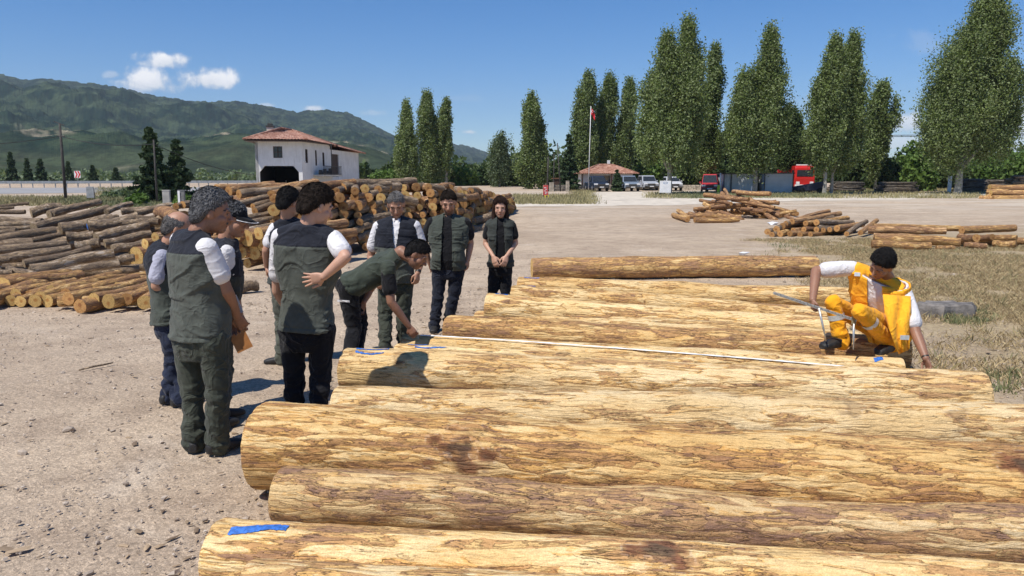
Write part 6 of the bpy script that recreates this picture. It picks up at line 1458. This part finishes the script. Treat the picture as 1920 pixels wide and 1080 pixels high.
# ---------------------------------------------------------------- vehicles
tyre_m = simple('tyre_rubber', (.014, .014, .014), .9); rim_m = simple('wheel_rim', (.35, .35, .36), .4, metal=.6); lamp_m = simple('headlight_glass', (.70, .72, .74), .1)
def carpaint(n, c, r=.3): return simple(n, c, r, .04, 2)
def car(name, label, u, vb, Y, yaw, paint, L=4.4, Wd=1.8, Hh=1.65, bed=False, kind='car', tall=1.0):
    p = PY(u, vb, Y); p.z = gz(Y); t = empty(name, p, yaw, label, kind)   # front faces local -y
    hw = Wd / 2; prof = [(-L / 2, .35), (-L / 2 + .02, .75), (-L / 2 + .15, .92), (-L / 2 + 1.15, 1.05), (L / 2 - .1, 1.02), (L / 2, .8), (L / 2, .35)]
    b = MB(); b.add(*loft_x(prof, hw, .06)); body = b.build('body', [paint], t, False, .05)
    ce = L / 2 - (1.5 if bed else .15); top = [(-L / 2 + 1.05, 1.03), (-L / 2 + 1.75, Hh * tall), (ce - .55, Hh * tall + .02), (ce, 1.03)]
    b = MB(); b.add(*loft_x(top, hw - .06, .16)); cab = b.build('cabin', [paint], t, False, .05)
    # windscreen and side glass, 4 mm proud
    b = MB(); z0, z1 = 1.10, Hh * tall - .10; y0 = -L / 2 + 1.05 + .70 * (z0 - 1.03) / (Hh * tall - 1.03); y1 = -L / 2 + 1.05 + .70 * (z1 - 1.03) / (Hh * tall - 1.03)
    b.quad((-hw + .14, y0 - .012, z0), (hw - .14, y0 - .012, z0), (hw - .24, y1 - .012, z1), (-hw + .24, y1 - .012, z1)); b.build('windscreen', [glass_m], cab)
    for s in (-1, 1):
        b = MB(); b.quad((s * (hw - .055), y0 + .3, z0), (s * (hw - .055), ce - .3, z0), (s * (hw - .135), ce - .6, z1), (s * (hw - .135), y1 + .25, z1)); b.build('side_window', [glass_m], cab)
        b = MB(); b.box((s * (hw - .27), -L / 2 - .01, .80), (.42, .06, .18)); b.build('headlight', [lamp_m], t, bevel=.02)
        b = MB(); b.box((s * (hw + .09), y0 + .25, 1.12), (.18, .12, .16)); b.build('wing_mirror', [paint], t, bevel=.03)
        for y in (-L / 2 + .82, L / 2 - .85):
            b = MB(); b.tube([(s * (hw - .20), y, .35), (s * (hw + .01), y, .35)], .35, 18); w_ = b.build('wheel', [tyre_m], t, True); b = MB(); b.tube([(s * (hw - .1), y, .35), (s * (hw + .025), y, .35)], .21, 14); b.build('rim', [rim_m], w_, True)
    b = MB(); b.box((0, -L / 2 - .012, .72), (hw * 1.0, .05, .20)); b.build('grille', [iron_m], t); b = MB(); b.box((0, -L / 2 - .04, .46), (Wd * .94, .14, .2)); b.build('bumper', [iron_m], t, bevel=.03)
    b = MB(); b.box((0, -L / 2 - .118, .48), (.5, .02, .11)); b.build('number_plate', [white_m], t)
    return t
def loft_x(prof, hw, inset):
    """profile (y, z) extruded across x with the top edges drawn in"""
    n = len(prof); zt = max(z for _, z in prof); zb = min(z for _, z in prof); vs = []
    for s in (-1, 1):
        for y, z in prof: vs.append((s * (hw - inset * (z - zb) / (zt - zb)), y, z))
    fs = [tuple(range(n)), tuple(reversed(range(n, 2 * n)))] + [(i, n + i, n + (i + 1) % n, (i + 1) % n) for i in range(n)]
    return vs, fs
car('pickup_truck', 'dark blue pickup parked before the porch of the small house', 1118, 362, 90, R(8), carpaint('dark_blue_paint', (.02, .03, .055)), 4.9, 1.85, 1.75, True, 'pickup')
car('car', 'blue grey off road car second from the left in the parked row', 1177, 361, 90, R(6), carpaint('blue_grey_paint', (.20, .25, .32)), 4.5, 1.85, 1.78)
car('car', 'silver off road car parked beside the white notice board', 1213, 360, 94, R(4), carpaint('silver_paint', (.42, .44, .48)), 4.5, 1.85, 1.78)
car('car', 'white car half hidden behind the notice board and bare trunk', 1259, 359, 92, R(0), carpaint('white_car_paint', (.62, .63, .65)), 4.4, 1.8, 1.65)
car('van', 'dark red van with a blue bonnet parked left of the container sheds', 1330, 362, 82, R(-14), carpaint('dark_red_paint', (.50, .03, .04)), 4.4, 1.8, 2.0, False, 'van')

def fire_truck():
    Y = 86; p = PY(1503, 356, Y); p.z = gz(Y); s = Y / F; t = empty('fire_truck', p, R(-6), 'red fire truck with its cab showing past the right container shed', 'truck')
    zt = PY(1503, 311, Y).z - p.z; w_ = 36 * s / 2; red = carpaint('fire_red', (.55, .022, .018)); b = MB()
    prof = [(-1.0, .6), (-1.08, 1.5), (-.92, zt - .25), (-.7, zt), (1.0, zt), (1.0, .6)]; b.add(*loft_x(prof, w_, .08)); cab = b.build('cab', [red], t, False, .06)
    b = MB(); b.quad((-w_ + .2, -1.10, zt * .60), (w_ - .2, -1.10, zt * .60), (w_ - .26, -.99, zt * .84), (-w_ + .26, -.99, zt * .84)); b.build('windscreen', [glass_m], cab)
    b = MB(); b.quad((-w_ - .005 + .05, -.6, zt * .60), (-w_ - .005 + .05, .5, zt * .60), (-w_ + .06, .5, zt * .84), (-w_ + .06, -.5, zt * .84)); b.build('side_window', [glass_m], cab)
    b = MB(); b.box((0, -.4, zt + .08), (w_ * 1.5, .3, .14)); b.build('light_bar', [white_m], cab, bevel=.03)
    b = MB(); b.box((0, 4.2, (zt - .35 + .8) / 2), (w_ * 2, 6.2, zt - .35 - .8)); b.build('tank_body', [red], t, bevel=.06)
    for sx in (-1, 1):
        b = MB(); b.box((sx * (w_ - .35), -1.10, 1.0), (.4, .08, .3)); b.build('headlight', [lamp_m], t, bevel=.04)
        for y in (0, 5.6):
            b = MB(); b.tube([(sx * (w_ - .3), y, .5), (sx * (w_ + .01), y, .5)], .5, 20); wh = b.build('wheel', [tyre_m], t, True); b = MB(); b.tube([(sx * (w_ - .2), y, .5), (sx * (w_ + .03), y, .5)], .28, 14); b.build('rim', [rim_m], wh, True)
    b = MB(); b.box((0, -1.15, .65), (w_ * 1.95, .2, .35)); b.build('bumper', [white_m], t, bevel=.04)
    b = MB(); b.tube([(-w_ * .4, 1.6, zt - .1), (-w_ * .4, 1.6, zt + .25), (-w_ * 1.0, 1.4, zt + .3)], .12, 8); b.build('water_cannon', [red], t, True)
fire_truck()
p = PY(1516, 363, 78); p.z = gz(78); tr_ = empty('trailer', p, 0, 'dark blue trailer with black tarpaulin in front of the fire truck', 'trailer'); nav = carpaint('navy_tarp', (.018, .022, .045), .7); b = MB()
b.add([(-1.4, -.6, .35), (1.5, -.6, .35), (1.5, .9, .35), (-1.4, .9, .35), (-1.4, -.6, .75), (1.5, -.6, 1.25), (1.5, .9, 1.25), (-1.4, .9, .75)], [(3, 2, 1, 0), (4, 5, 6, 7), (0, 1, 5, 4), (1, 2, 6, 5), (2, 3, 7, 6), (3, 0, 4, 7)]); b.build('body', [nav], tr_, bevel=.05)
for x in (-.9, .9):
    b = MB(); b.tube([(x, -.66, .32), (x, -.5, .32)], .32, 14); b.build('wheel', [tyre_m], tr_, True)

# ---------------------------------------------------------------- street furniture and small things
def pole(name, label, u0, v0, u1, v1, Y, r, cat='pole', mat=pole_m):
    a = PY(u0, v0, Y); a.z = gz(Y); c = PY(u1, v1, Y); t = empty(name, a, 0, label, cat); d = c - a; b = MB(); b.tube([Vector((0, 0, -.2)), d * .5, d], [r * 1.15, r, r * .8], 10); o = b.build('shaft', [mat], t, True); return t, d, o
t, dtop, o = pole('utility_pole', 'dark utility pole by the highway carrying a black cable', 123, 368, 112, 232, 62, .11)
b = MB(); b.bar(dtop + Vector((-.45, 0, .18)), dtop + Vector((.35, 0, -.12)), .07, .07); b.build('crossarm', [pole_m], t)
b = MB(); b.tube([dtop * .84 + Vector((-.25, 0, .05)), dtop * .84 + Vector((.3, 0, 0))], .05, 6); b.build('insulator', [iron_m], t)
t2, d2, o = pole('utility_pole', 'thin pole standing in front of the taller dark conifer', 294, 370, 288, 262, 56, .07)
def cable(label, pts):
    c0 = pts[0]; t = []; b = MB(); N = 26
    for p, q, sag in pts:
        ps = [p.lerp(q, k / N) - Vector((0, 0, 4 * sag * (k / N) * (1 - k / N))) for k in range(N + 1)]; b.tube(ps, .028, 5)
    o = b.build('cable', [wire_m]); tag(o, label, 'cable')
pt = t.location + dtop * .84; pt2 = t2.location + d2
cable('black cable sagging from the utility pole off to the left', [(pt, PY(-260, 268, 60), .5)])
cable('black cable hung between the utility pole and the thin pole', [(pt, PY(289, 270, 56), .35)])
cable('black cable running from the thin pole to the white house', [(PY(289, 270, 56), PY(500, 330, 70), .5)])
for lab, u0, v0, u1, v1, r in (('dead bare post left of the taller dead pole', 1026, 366, 1028, 294, .09), ('crooked dead pole with a white mark, left of the fir', 1051, 368, 1045, 268, .07), ('short dead post between the two taller dead poles', 1038, 360, 1039, 288, .06)):
    pole('post', lab, u0, v0, u1, v1, 88, r, 'post')
b = MB(); b.tube([PY(1640, 254, 130), PY(1960, 251, 130)], .05, 5); b.tube([PY(1640, 256.5, 130), PY(1960, 253, 130)], .05, 5); o = b.build('overhead_line', [wire_m]); tag(o, 'pair of overhead wires crossing the sky at the right', 'wire')
# flag
red_f = simple('flag_red', (.58, .02, .025), .8, .1, 4)
t, d, o = pole('flagpole', 'tall white flagpole in front of the small tiled house, flag at the top', 1103, 364, 1108, 199, 90, .045, 'flagpole', white_m)
fl = MB(); vs = []; fs = []
for i in range(9):
    for j in range(7): vs.append(d + Vector((i * .06, .09 * math.sin(i * 1.1 + j * .5), -.15 - j * .13 - i * .05 - .02 * i * i * .3)))
for i in range(8):
    for j in range(6): o0 = i * 7 + j; fs.append((o0, o0 + 7, o0 + 8, o0 + 1))
fl.add(vs, fs); fo_ = fl.build('flag', [red_f], t, True); sm_ = fo_.modifiers.new('thick', 'SOLIDIFY'); sm_.thickness = .01
b = MB(); c = d + Vector((.16, -.12, -.60)); k = 14
b.add([c + Vector((.14 * math.cos(a), 0, .14 * math.sin(a))) for a in np.linspace(.6, 5.7, k)] + [c + Vector((.035 + .11 * math.cos(a), 0, .11 * math.sin(a))) for a in np.linspace(.75, 5.53, k)], [(i, i + 1, k + i + 1, k + i) for i in range(k - 1)])
st = c + Vector((.19, 0, 0)); b.add([st] + [st + Vector(((.06 if i % 2 == 0 else .024) * math.cos(i * .6283 + 3.14), 0, (.06 if i % 2 == 0 else .024) * math.sin(i * .6283 + 3.14))) for i in range(10)], [(0, i + 1, (i + 1) % 10 + 1) for i in range(10)])
b.build('crescent_and_star', [white_m], fo_)
# guard rail
def rail(label, u0, v0, u1, v1, n):
    a, c = PG(u0, v0), PG(u1, v1); t = empty('guardrail', a, 0, label, 'guardrail'); d = c - a; b = MB(); L = d.length; dn = d.normalized(); sd_ = Vector((-dn.y, dn.x, 0))
    K = 30; vs = []; fs = []
    for k in range(K + 1):
        x = d * (k / K); x.z = gz(a.y + x.y) - a.z
        for off, z in ((.03, .60), (-.03, .66), (-.03, .72), (.03, .78), (-.03, .84), (-.03, .90), (.03, .96), (.06, .96), (.06, .60)): vs.append(x - sd_ * off + Vector((0, 0, z)))
    for k in range(K):
        for e in range(9): fs.append((k * 9 + e, k * 9 + (e + 1) % 9, k * 9 + 9 + (e + 1) % 9, k * 9 + 9 + e))
    b.add(vs, fs); b.build('rail', [galv_m], t, False)
    for k in range(n):
        x = d * ((k + .5) / n); x.z = gz(a.y + x.y) - a.z; b = MB(); b.box(x + Vector((0, .12, .42)), (.10, .08, .95)); b.build('post', [galv_m], t)
rail('steel guardrail along the highway left of the tall conifers', -260, 353.5, 300, 351.5, 26); rail('steel guardrail of the highway between the conifers and the house', 345, 351.2, 560, 350.5, 12)
# chevron sign
c = PG(147, 352); c.y += 14; c = PY(147, 352, 118); c.z = gz(118); t = empty('road_sign', c, 0, 'red and white chevron sign beyond the guardrail', 'sign'); z = PY(147, 327, 118).z - c.z
b = MB(); b.tube([(0, .05, -.1), (0, .05, z + .3)], .04, 8); b.build('post', [galv_m], t); b = MB(); b.box((0, 0, z), (.95, .03, 1.05)); pl_ = b.build('panel', [white_m], t)
b = MB()
for x in (-.28, .12): b.add([(x - .12, -.022, z + .5), (x + .12, -.022, z + .5), (x + .36, -.022, z), (x + .12, -.022, z - .5), (x - .12, -.022, z - .5), (x + .12, -.022, z)], [(0, 1, 2, 5), (5, 2, 3, 4)])
b.build('arrow', [red_f], pl_)
# boards, boxes and signs
def board(name, label, u, vb, vt, Y, wpx, mat, cat, legs=True, dep=.06):
    p = PY(u, vb, Y); p.z = gz(Y); s = Y / F; h = PY(u, vt, Y).z - p.z; t = empty(name, p, 0, label, cat); lo = h * .22 if legs else 0
    b = MB(); b.box((0, 0, (h + lo) / 2), (wpx * s, dep, h - lo)); o = b.build('panel', [mat], t, bevel=.01)
    if legs:
        for sx in (-1, 1): b = MB(); b.box((sx * wpx * s * .44, dep, h * .45), (.07, .06, h * .9)); b.build('leg', [iron_m], t)
    return t, o, h, s
t, o, h, s = board('notice_board', 'white notice board with an emblem beside the bare poplar trunk', 1247, 368, 339, 72, 21, white_m, 'sign')
b = MB(); cz = h * .86; k = 16
b.add([(.22 * math.cos(a), -.036, cz + .1 * math.sin(a)) for a in np.linspace(0, 6.0, k)] + [(.15 * math.cos(a), -.036, cz + .06 * math.sin(a)) for a in np.linspace(0, 6.0, k)], [(i, i + 1, k + i + 1, k + i) for i in range(k - 1)]); b.build('emblem', [simple('faded_blue_print', (.25, .32, .45), .7)], o)
t, o, h, s = board('warning_sign', 'red and white sign panel on a post at the yard entrance', 1023, 384, 347, 66, 9, simple('sign_red', (.50, .07, .06), .6, .2, 6), 'sign')
b = MB()
for i, (x, z, w_) in enumerate(((-.05, .80, .20), (.04, .68, .14), (-.06, .56, .16), (.05, .46, .2), (0, .36, .12))): b.box((x, -.034, h * z), (w_, .006, .05))
b.build('lettering', [white_m], o)
t, o, h, s = board('warning_sign', 'small yellow sign below the red and white entrance sign', 1025, 386, 366, 65, 8, simple('sign_yellow', (.62, .50, .03), .6, .1, 6), 'sign')
b = MB(); b.box((0, -.034, h * .72), (.16, .006, .12)); b.box((0, -.034, h * .45), (.2, .006, .04)); b.build('pictogram', [iron_m], o)
board('yellow_sign', 'fluorescent yellow plate on the post left of the container sheds', 1347, 362, 347, 79, 5, simple('fluo_yellow', (.62, .72, .05), .6, .05, 6), 'sign', False)
pole('post', 'white banded post at the left corner of the container sheds', 1351, 364, 1351, 324, 79.5, .09, 'post', white_m)
board('white_plate', 'small white plate leaning at the trunk between the sheds', 1411, 363, 349, 76, 6, white_m, 'sign', False)
board('white_plate', 'small white plate in front of the grey log stacks left of the biggest trunk', 1781, 342, 330, 84, 7, white_m, 'sign', False)
board('road_sign', 'square grey metal sign seen from behind at the road edge', 170, 372, 350, 60, 14, galv_m, 'sign', True)
def block(name, label, u, vb, vt, Y, wpx, cat='block', mat=conc_m):
    p = PY(u, vb, Y); p.z = gz(Y); h = PY(u, vt, Y).z - p.z; w_ = wpx * Y / F; b = MB(); b.box((0, 0, h / 2), (w_, w_ * .8, h), R(12), taper=.96); b.box((0, 0, h + .03), (w_ * 1.06, w_ * .86, .06), R(12)); o = b.build(name, [mat], None, False, .03); o.location = p; tag(o, label, cat)
block('concrete_block', 'pale concrete block, left of the pair by the tall conifers', 313, 378, 358, 50, 13); block('concrete_block', 'darker concrete block with a white plate, right of the pair by the conifers', 341, 378, 358, 50, 12, mat=simple('dark_concrete', (.2, .2, .19), .95))
board('meter_plate', 'small white plate on a post before the darker concrete block', 336, 376, 358, 49.4, 4, white_m, 'sign', True)
# stone wall, gate pillars, fence
def stone_wall(label, u0, u1, v, hpx, Y0, Y1):
    a = PY(u0, v, Y0); a.z = gz(Y0); c = PY(u1, v, Y1); c.z = gz(Y1); t = MB(); d = c - a; d.z = 0; n = int(d.length / .42); h = hpx * Y0 / F; rs = random.Random(int(u0)); dn = d.normalized(); an = math.atan2(dn.y, dn.x)
    for r_ in range(3):
        x = 0
        while x < d.length:
            w_ = rs.uniform(.25, .6); t.box(dn * (x + w_ / 2) + Vector((0, rs.uniform(-.03, .03), h * (r_ + .5) / 3)), (w_ - .02, .4 + rs.uniform(-.05, .05), h / 3 - .015), an, taper=.94); x += w_
    o = t.build('stone_wall', [stone_m]); o.location = a; tag(o, label, 'wall')
stone_wall('low field stone wall in front of the small tiled house', 1066, 1250, 365, 11, 92, 96); stone_wall('low stone wall left of the gate pillar under the brown shelter', 1020, 1060, 366, 12, 88, 90); stone_wall('pale low stone wall right of the parked white car', 1270, 1345, 362, 9, 96, 94)
block('gate_pillar', 'round topped stone gate pillar, left of the pair', 1034, 366, 343, 88, 8, 'pillar', stone_m); block('gate_pillar', 'taller square stone gate pillar left of the fir', 1064, 368, 340, 88, 6, 'pillar', stone_m)
p = PY(1037, 362, 92); p.z = gz(92); sh_ = empty('shelter', p, 0, 'low brown wooden shelter between the gate pillars', 'shelter'); b = MB(); b.box((.75, .5, .75), (1.5, 1.0, 1.3)); b.build('wall', [wood_m], sh_); b = MB(); b.box((.75, .5, 1.46), (1.8, 1.3, .1)); b.build('roof', [simple('rusty_sheet', (.20, .09, .05), .8)], sh_)
# grey old stacks far right
for i, (lab, u0, u1, vb, vt, Y, mt) in enumerate((('dark weathered brushwood stack just right of the fire truck', 1562, 1622, 350, 331, 84, grey_m), ('grey stack of old poles left of the biggest trunk', 1652, 1724, 348, 328, 82, grey_m), ('long grey stack of split wood right of the biggest trunk', 1802, 1850, 349, 324, 84, grey_m), ('grey and brown stack of old trunks at the far right', 1842, 1925, 346, 326, 90, grey_m), ('brown trunks stacked behind the neat orange stack', 1896, 1990, 352, 318, 80, weath_m))):
    rs = random.Random(i); b = MB(); a = PY(u0, vb, Y); a.z = gz(Y); w_ = (u1 - u0) * Y / F; h = (vb - vt) * Y / F; r = .09 if mt is grey_m else .17; z = r
    while z < h:
        for y in np.arange(0, 1.6, r * 2.1):
            k = z / h; x0 = rs.uniform(-.3, .5) + k * .6 * w_ * .2; x1 = w_ - rs.uniform(-.3, .6) - k * .1 * w_
            b.tube([(x0, y + rs.uniform(-.1, .1), z + rs.uniform(-.05, .05)), ((x0 + x1) / 2, y + rs.uniform(-.1, .1), z + rs.uniform(-.04, .04)), (x1, y + rs.uniform(-.1, .1), z + rs.uniform(-.05, .05))], r * rs.uniform(.7, 1.15), 7)
        z += r * 1.8
    o = b.build('wood_stack', [mt], None, True); o.location = a; o['bark'] = .55; tag(o, lab, 'wood stack', kind='stuff')
# ---------------------------------------------------------------- stones, chips, grass
peb_m = M('pebbles'); gi = peb_m.n('NewGeometry').outputs['Random Per Island']
peb_m.set(Base_Color=peb_m.mix(peb_m.ss(gi, 0, 1), (.28, .22, .17), (.54, .45, .36)), Roughness=.9); peb_m = peb_m.m
chip_m = M('bark_chips'); gi = chip_m.n('NewGeometry').outputs['Random Per Island']; chip_m.set(Base_Color=chip_m.mix(gi, (.16, .11, .07), (.44, .32, .20)), Roughness=.9); chip_m = chip_m.m
grass_m = M('dry_straw'); gi = grass_m.n('NewGeometry').outputs['Random Per Island']
grass_m.set(Base_Color=grass_m.mix(grass_m.ss(gi, .0, 1), (.25, .18, .09), (.52, .405, .215)), Roughness=.8); grass_m = grass_m.m
weed_m = M('green_weeds'); gi = weed_m.n('NewGeometry').outputs['Random Per Island']; weed_m.set(Base_Color=weed_m.mix(gi, (.10, .12, .045), (.24, .24, .11)), Roughness=.7); weed_m = weed_m.m
verge_m = M('verge_grass'); gi = verge_m.n('NewGeometry').outputs['Random Per Island']; verge_m.set(Base_Color=verge_m.mix(gi, (.15, .145, .06), (.42, .355, .175)), Roughness=.8); verge_m = verge_m.m
ICO_V = np.array([(0, 0, 1), (.89, 0, .45), (.28, .85, .45), (-.72, .53, .45), (-.72, -.53, .45), (.28, -.85, .45), (.72, .53, -.45), (-.28, .85, -.45), (-.89, 0, -.45), (-.28, -.85, -.45), (.72, -.53, -.45), (0, 0, -1)])
ICO_F = np.array([(0, 1, 2), (0, 2, 3), (0, 3, 4), (0, 4, 5), (0, 5, 1), (1, 6, 2), (2, 7, 3), (3, 8, 4), (4, 9, 5), (5, 10, 1), (2, 6, 7), (3, 7, 8), (4, 8, 9), (5, 9, 10), (1, 10, 6), (6, 11, 7), (7, 11, 8), (8, 11, 9), (9, 11, 10), (10, 11, 6)])
def scatter(name, label, cat, pts, size, flat, mat, seed, lift=.2):
    rs = np.random.RandomState(seed); n = len(pts); s = size[:, None, None] if hasattr(size, '__len__') else size
    V = ICO_V[None] * (1 + .28 * rs.randn(n, 12, 1)) * np.array(flat) * rs.uniform(.7, 1.3, (n, 1, 3)); a = rs.rand(n) * 6.283
    c, d = np.cos(a)[:, None], np.sin(a)[:, None]; V = np.stack([V[..., 0] * c - V[..., 1] * d, V[..., 0] * d + V[..., 1] * c, V[..., 2]], -1) * s
    V += pts[:, None, :] + np.array([0, 0, 0]); V[..., 2] += (np.asarray(size).reshape(-1, 1) * lift * flat[2])
    Fc = (ICO_F[None] + (np.arange(n) * 12)[:, None, None]).reshape(-1, 3)
    o = link(name, np_mesh(name, V.reshape(-1, 3), Fc, [mat], smooth=False)); return tag(o, label, cat, kind='stuff')
rs = np.random.RandomState(31)
def field(n, y0, y1, pw=1.6):
    y = y0 + (y1 - y0) * rs.rand(n) ** pw; x = (rs.rand(n) * 2 - 1) * y * .74; return np.stack([x, y, np.zeros(n)], 1)
p = field(13000, 2.6, 19, 1.5); sz = np.clip(np.exp(rs.randn(len(p)) * .55 - 5.35), .0025, .018) * (1 + p[:, 1] * .03)
scatter('gravel_stones', 'loose pale gravel stones strewn over the yard', 'gravel', p, sz, (1, .8, .6), peb_m, 1)
p = field(150, 3.4, 22, 1.2); sz = np.exp(rs.randn(len(p)) * .35 - 4.1); scatter('stones', 'larger loose stones lying about the yard', 'stones', p, sz, (1, .8, .55), peb_m, 2)
q1 = field(800, 2.8, 17, 1.2); lg = rs.rand(900, 1) * np.array([[5.5, 0, 0]]) + np.array([[-1.9, 0, 0]]); yy_ = 3 + rs.rand(900) * 11; lg = np.stack([-1.9 + yy_ * .12 + rs.randn(900) * .35, yy_, np.zeros(900)], 1)
lr = np.stack([3.2 + rs.rand(1500) * 2.6, 4.6 + rs.rand(1500) * 9, np.zeros(1500)], 1)
pile = np.stack([-10 + rs.rand(2400) * 7, 10.5 + rs.rand(2400) * 5, np.zeros(2400)], 1)
p = np.concatenate([q1, lg, lr, pile]); scatter('bark_chips', 'bark chips and splinters scattered round the logs', 'bark chips', p, np.clip(np.exp(rs.randn(len(p)) * .5 - 4.5), .005, .035), (1.6, .6, .16), chip_m, 3)

def blades(name, label, cat, pts, hmin, hmax, w, mat, seed, lean=.6):
    rs = np.random.RandomState(seed); n = len(pts); a = rs.rand(n) * 6.283; h = hmin + (hmax - hmin) * rs.rand(n) ** 1.6; ww = w * (.6 + .8 * rs.rand(n)); l = h * lean * (rs.rand(n) + .15); b = rs.rand(n) * 6.283
    dx, dy = np.cos(a) * ww, np.sin(a) * ww; tx, ty = np.cos(b) * l, np.sin(b) * l
    V = np.stack([pts - np.stack([dx, dy, 0 * dx], 1), pts + np.stack([dx, dy, 0 * dx], 1), pts + np.stack([tx * .45 + dx * .7, ty * .45 + dy * .7, h * .62], 1), pts + np.stack([tx, ty, h], 1)], 1).reshape(-1, 3)
    f1 = np.arange(n)[:, None] * 4 + np.array([0, 1, 2, 3]); o = link(name, np_mesh(name, V, f1, [mat], smooth=False)); return tag(o, label, cat, kind='stuff')
def tufted(n, k, fx, spread):
    c = fx(n); p = np.repeat(c, k, 0); p[:, :2] += rs.randn(len(p), 2) * spread; p[:, 2] = GZ(p[:, 1]); return p
def dry_area(n):
    out = []
    while sum(map(len, out)) < n:
        y = 4.2 + 20 * rs.rand(n * 3) ** 1.25; x = 1.5 + rs.rand(n * 3) * 17; e = x - (3.15 + (y - 6) * .27)
        nz = fbm(np.stack([x * .5, y * .5, x * 0], 1), 3, 5) * 2.2; keep = (e + nz > .35) & (x < y * .75 + 1.2) & (rs.rand(n * 3) < np.clip((e + nz) * .6, .12, 1)) & (fbm(np.stack([x * 1.6, y * 1.6, x * 0], 1), 3, 6) > -.25)
        out.append(np.stack([x, y, 0 * x], 1)[keep])
    return np.concatenate(out)[:n]
# keep blades off the logs
def off_logs(p):
    k = np.ones(len(p), bool)
    for a, b, r0, r1 in FG.values():
        d = np.array(b - a)[:2]; L = np.hypot(*d); d /= L; q = p[:, :2] - np.array(a)[:2]; s = q @ d; t = np.abs(q @ np.array([-d[1], d[0]])); k &= ~((s > -.03) & (s < L + .03) & (t < max(r0, r1) * .9))
    return p[k]
blades('dry_grass', 'short dry straw covering the ground round the right ends of the logs', 'grass', off_logs(tufted(24000, 7, dry_area, .06)), .012, .085, .0045, grass_m, 1, 1.3)
blades('dry_weeds', 'greyish green dry weeds among the straw at right', 'weeds', off_logs(tufted(500, 16, dry_area, .06)), .02, .13, .006, verge_m, 2, .9)
def poly(n, us, vs_):
    u = us[0] + (us[1] - us[0]) * rs.rand(n); v = vs_[0] + (vs_[1] - vs_[0]) * rs.rand(n); return np.array([PG(a, b) for a, b in zip(u, v)])
blades('green_weeds', 'green weed patch beside the flat stone slab at right', 'weeds', np.concatenate([tufted(60, 20, lambda n: poly(n, (1775, 1850), (578, 606)), .06), tufted(50, 14, lambda n: poly(n, (1440, 1640), (450, 475)), .12), tufted(30, 12, lambda n: poly(n, (1600, 1900), (470, 480)), .15), tufted(24, 12, lambda n: poly(n, (1850, 1920), (690, 740)), .05)]), .02, .10, .007, weed_m, 3, .7)
vg = lambda us, vs_, n, k=10, sp=.35: tufted(n, k, lambda m: poly(m, us, vs_), sp)
blades('verge_grass', 'tall dry yellow grass along the tracks and the highway verge', 'grass', np.concatenate([vg((-20, 260), (369, 386), 900), vg((960, 1115), (366, 383), 900), vg((1075, 1110), (358, 366), 150), vg((1215, 1290), (362, 372), 260), vg((1360, 1900), (356, 372), 1500), vg((1570, 1900), (348, 358), 1600), vg((30, 160), (338.6, 345), 300, 10, .8), vg((180, 250), (352, 366), 300)]), .05, .34, .026, verge_m, 4, .5)
blades('verge_weeds', 'greener weeds in the verges before the sheds and by the highway', 'weeds', np.concatenate([vg((100, 240), (372, 384), 330), vg((180, 300), (380, 392), 240), vg((1270, 1345), (362, 372), 420), vg((1350, 1560), (362, 371), 560), vg((1560, 1640), (352, 362), 240)]), .06, .36, .036, weed_m, 5, .6)
# flat slab, stick, litter
p = P(1772, 590, 0); rs2 = np.random.RandomState(3); k = 26; an = np.linspace(0, 2 * np.pi, k, endpoint=False); rr = 1 + .10 * rs2.randn(k); vs = []; fs = []
for z, s in ((-.02, 1.04), (.09, 1.03), (.15, .98), (.17, .86)):
    for i in range(k): c_, s_ = np.cos(an[i]), np.sin(an[i]); e = 3.2; m_ = (abs(c_) ** e + abs(s_) ** e) ** (-1 / e); vs.append((.36 * m_ * c_ * rr[i] * s, .21 * m_ * s_ * rr[i] * s, z + .008 * rs2.randn() * 1.6))
for j in range(3):
    for i in range(k): fs.append((j * k + i, j * k + (i + 1) % k, (j + 1) * k + (i + 1) % k, (j + 1) * k + i))
fs.append(tuple(3 * k + i for i in range(k))); b = MB(); b.add(vs, fs); o = b.build('stone_slab', [simple('grey_slab', (.18, .162, .145), .95, .4, 8, .9, 22)], None, False); o.location = p; tag(o, 'flat grey stone slab in the dry grass behind the orange man', 'stone')
a, c = P(148, 694, .015), P(212, 680, .02); b = MB(); b.tube([a, a.lerp(c, .4) + Vector((.01, .02, .004)), a.lerp(c, .75), c], [.008, .011, .010, .006], 7); o = b.build('stick', [weath_m], None, True); o['bark'] = .5; tag(o, 'dry stick lying on the gravel left of the standing group', 'stick')
lit = simple('white_plastic', (.72, .74, .76), .5, .1, 8)
for lab, u, v, w_ in (('crumpled white plastic behind the rearmost log', 1392, 476, .13), ('scrap of white paper by the low pile of poles', 1448, 420, .22)):
    p = P(u, v, .03); q = ICO_V * np.array([w_, w_ * .6, w_ * .45]) * (1 + .35 * rs2.randn(12, 1)); o = link('plastic_scrap', np_mesh('plastic_scrap', q, ICO_F, [lit], smooth=False)); o.location = p; tag(o, lab, 'litter')
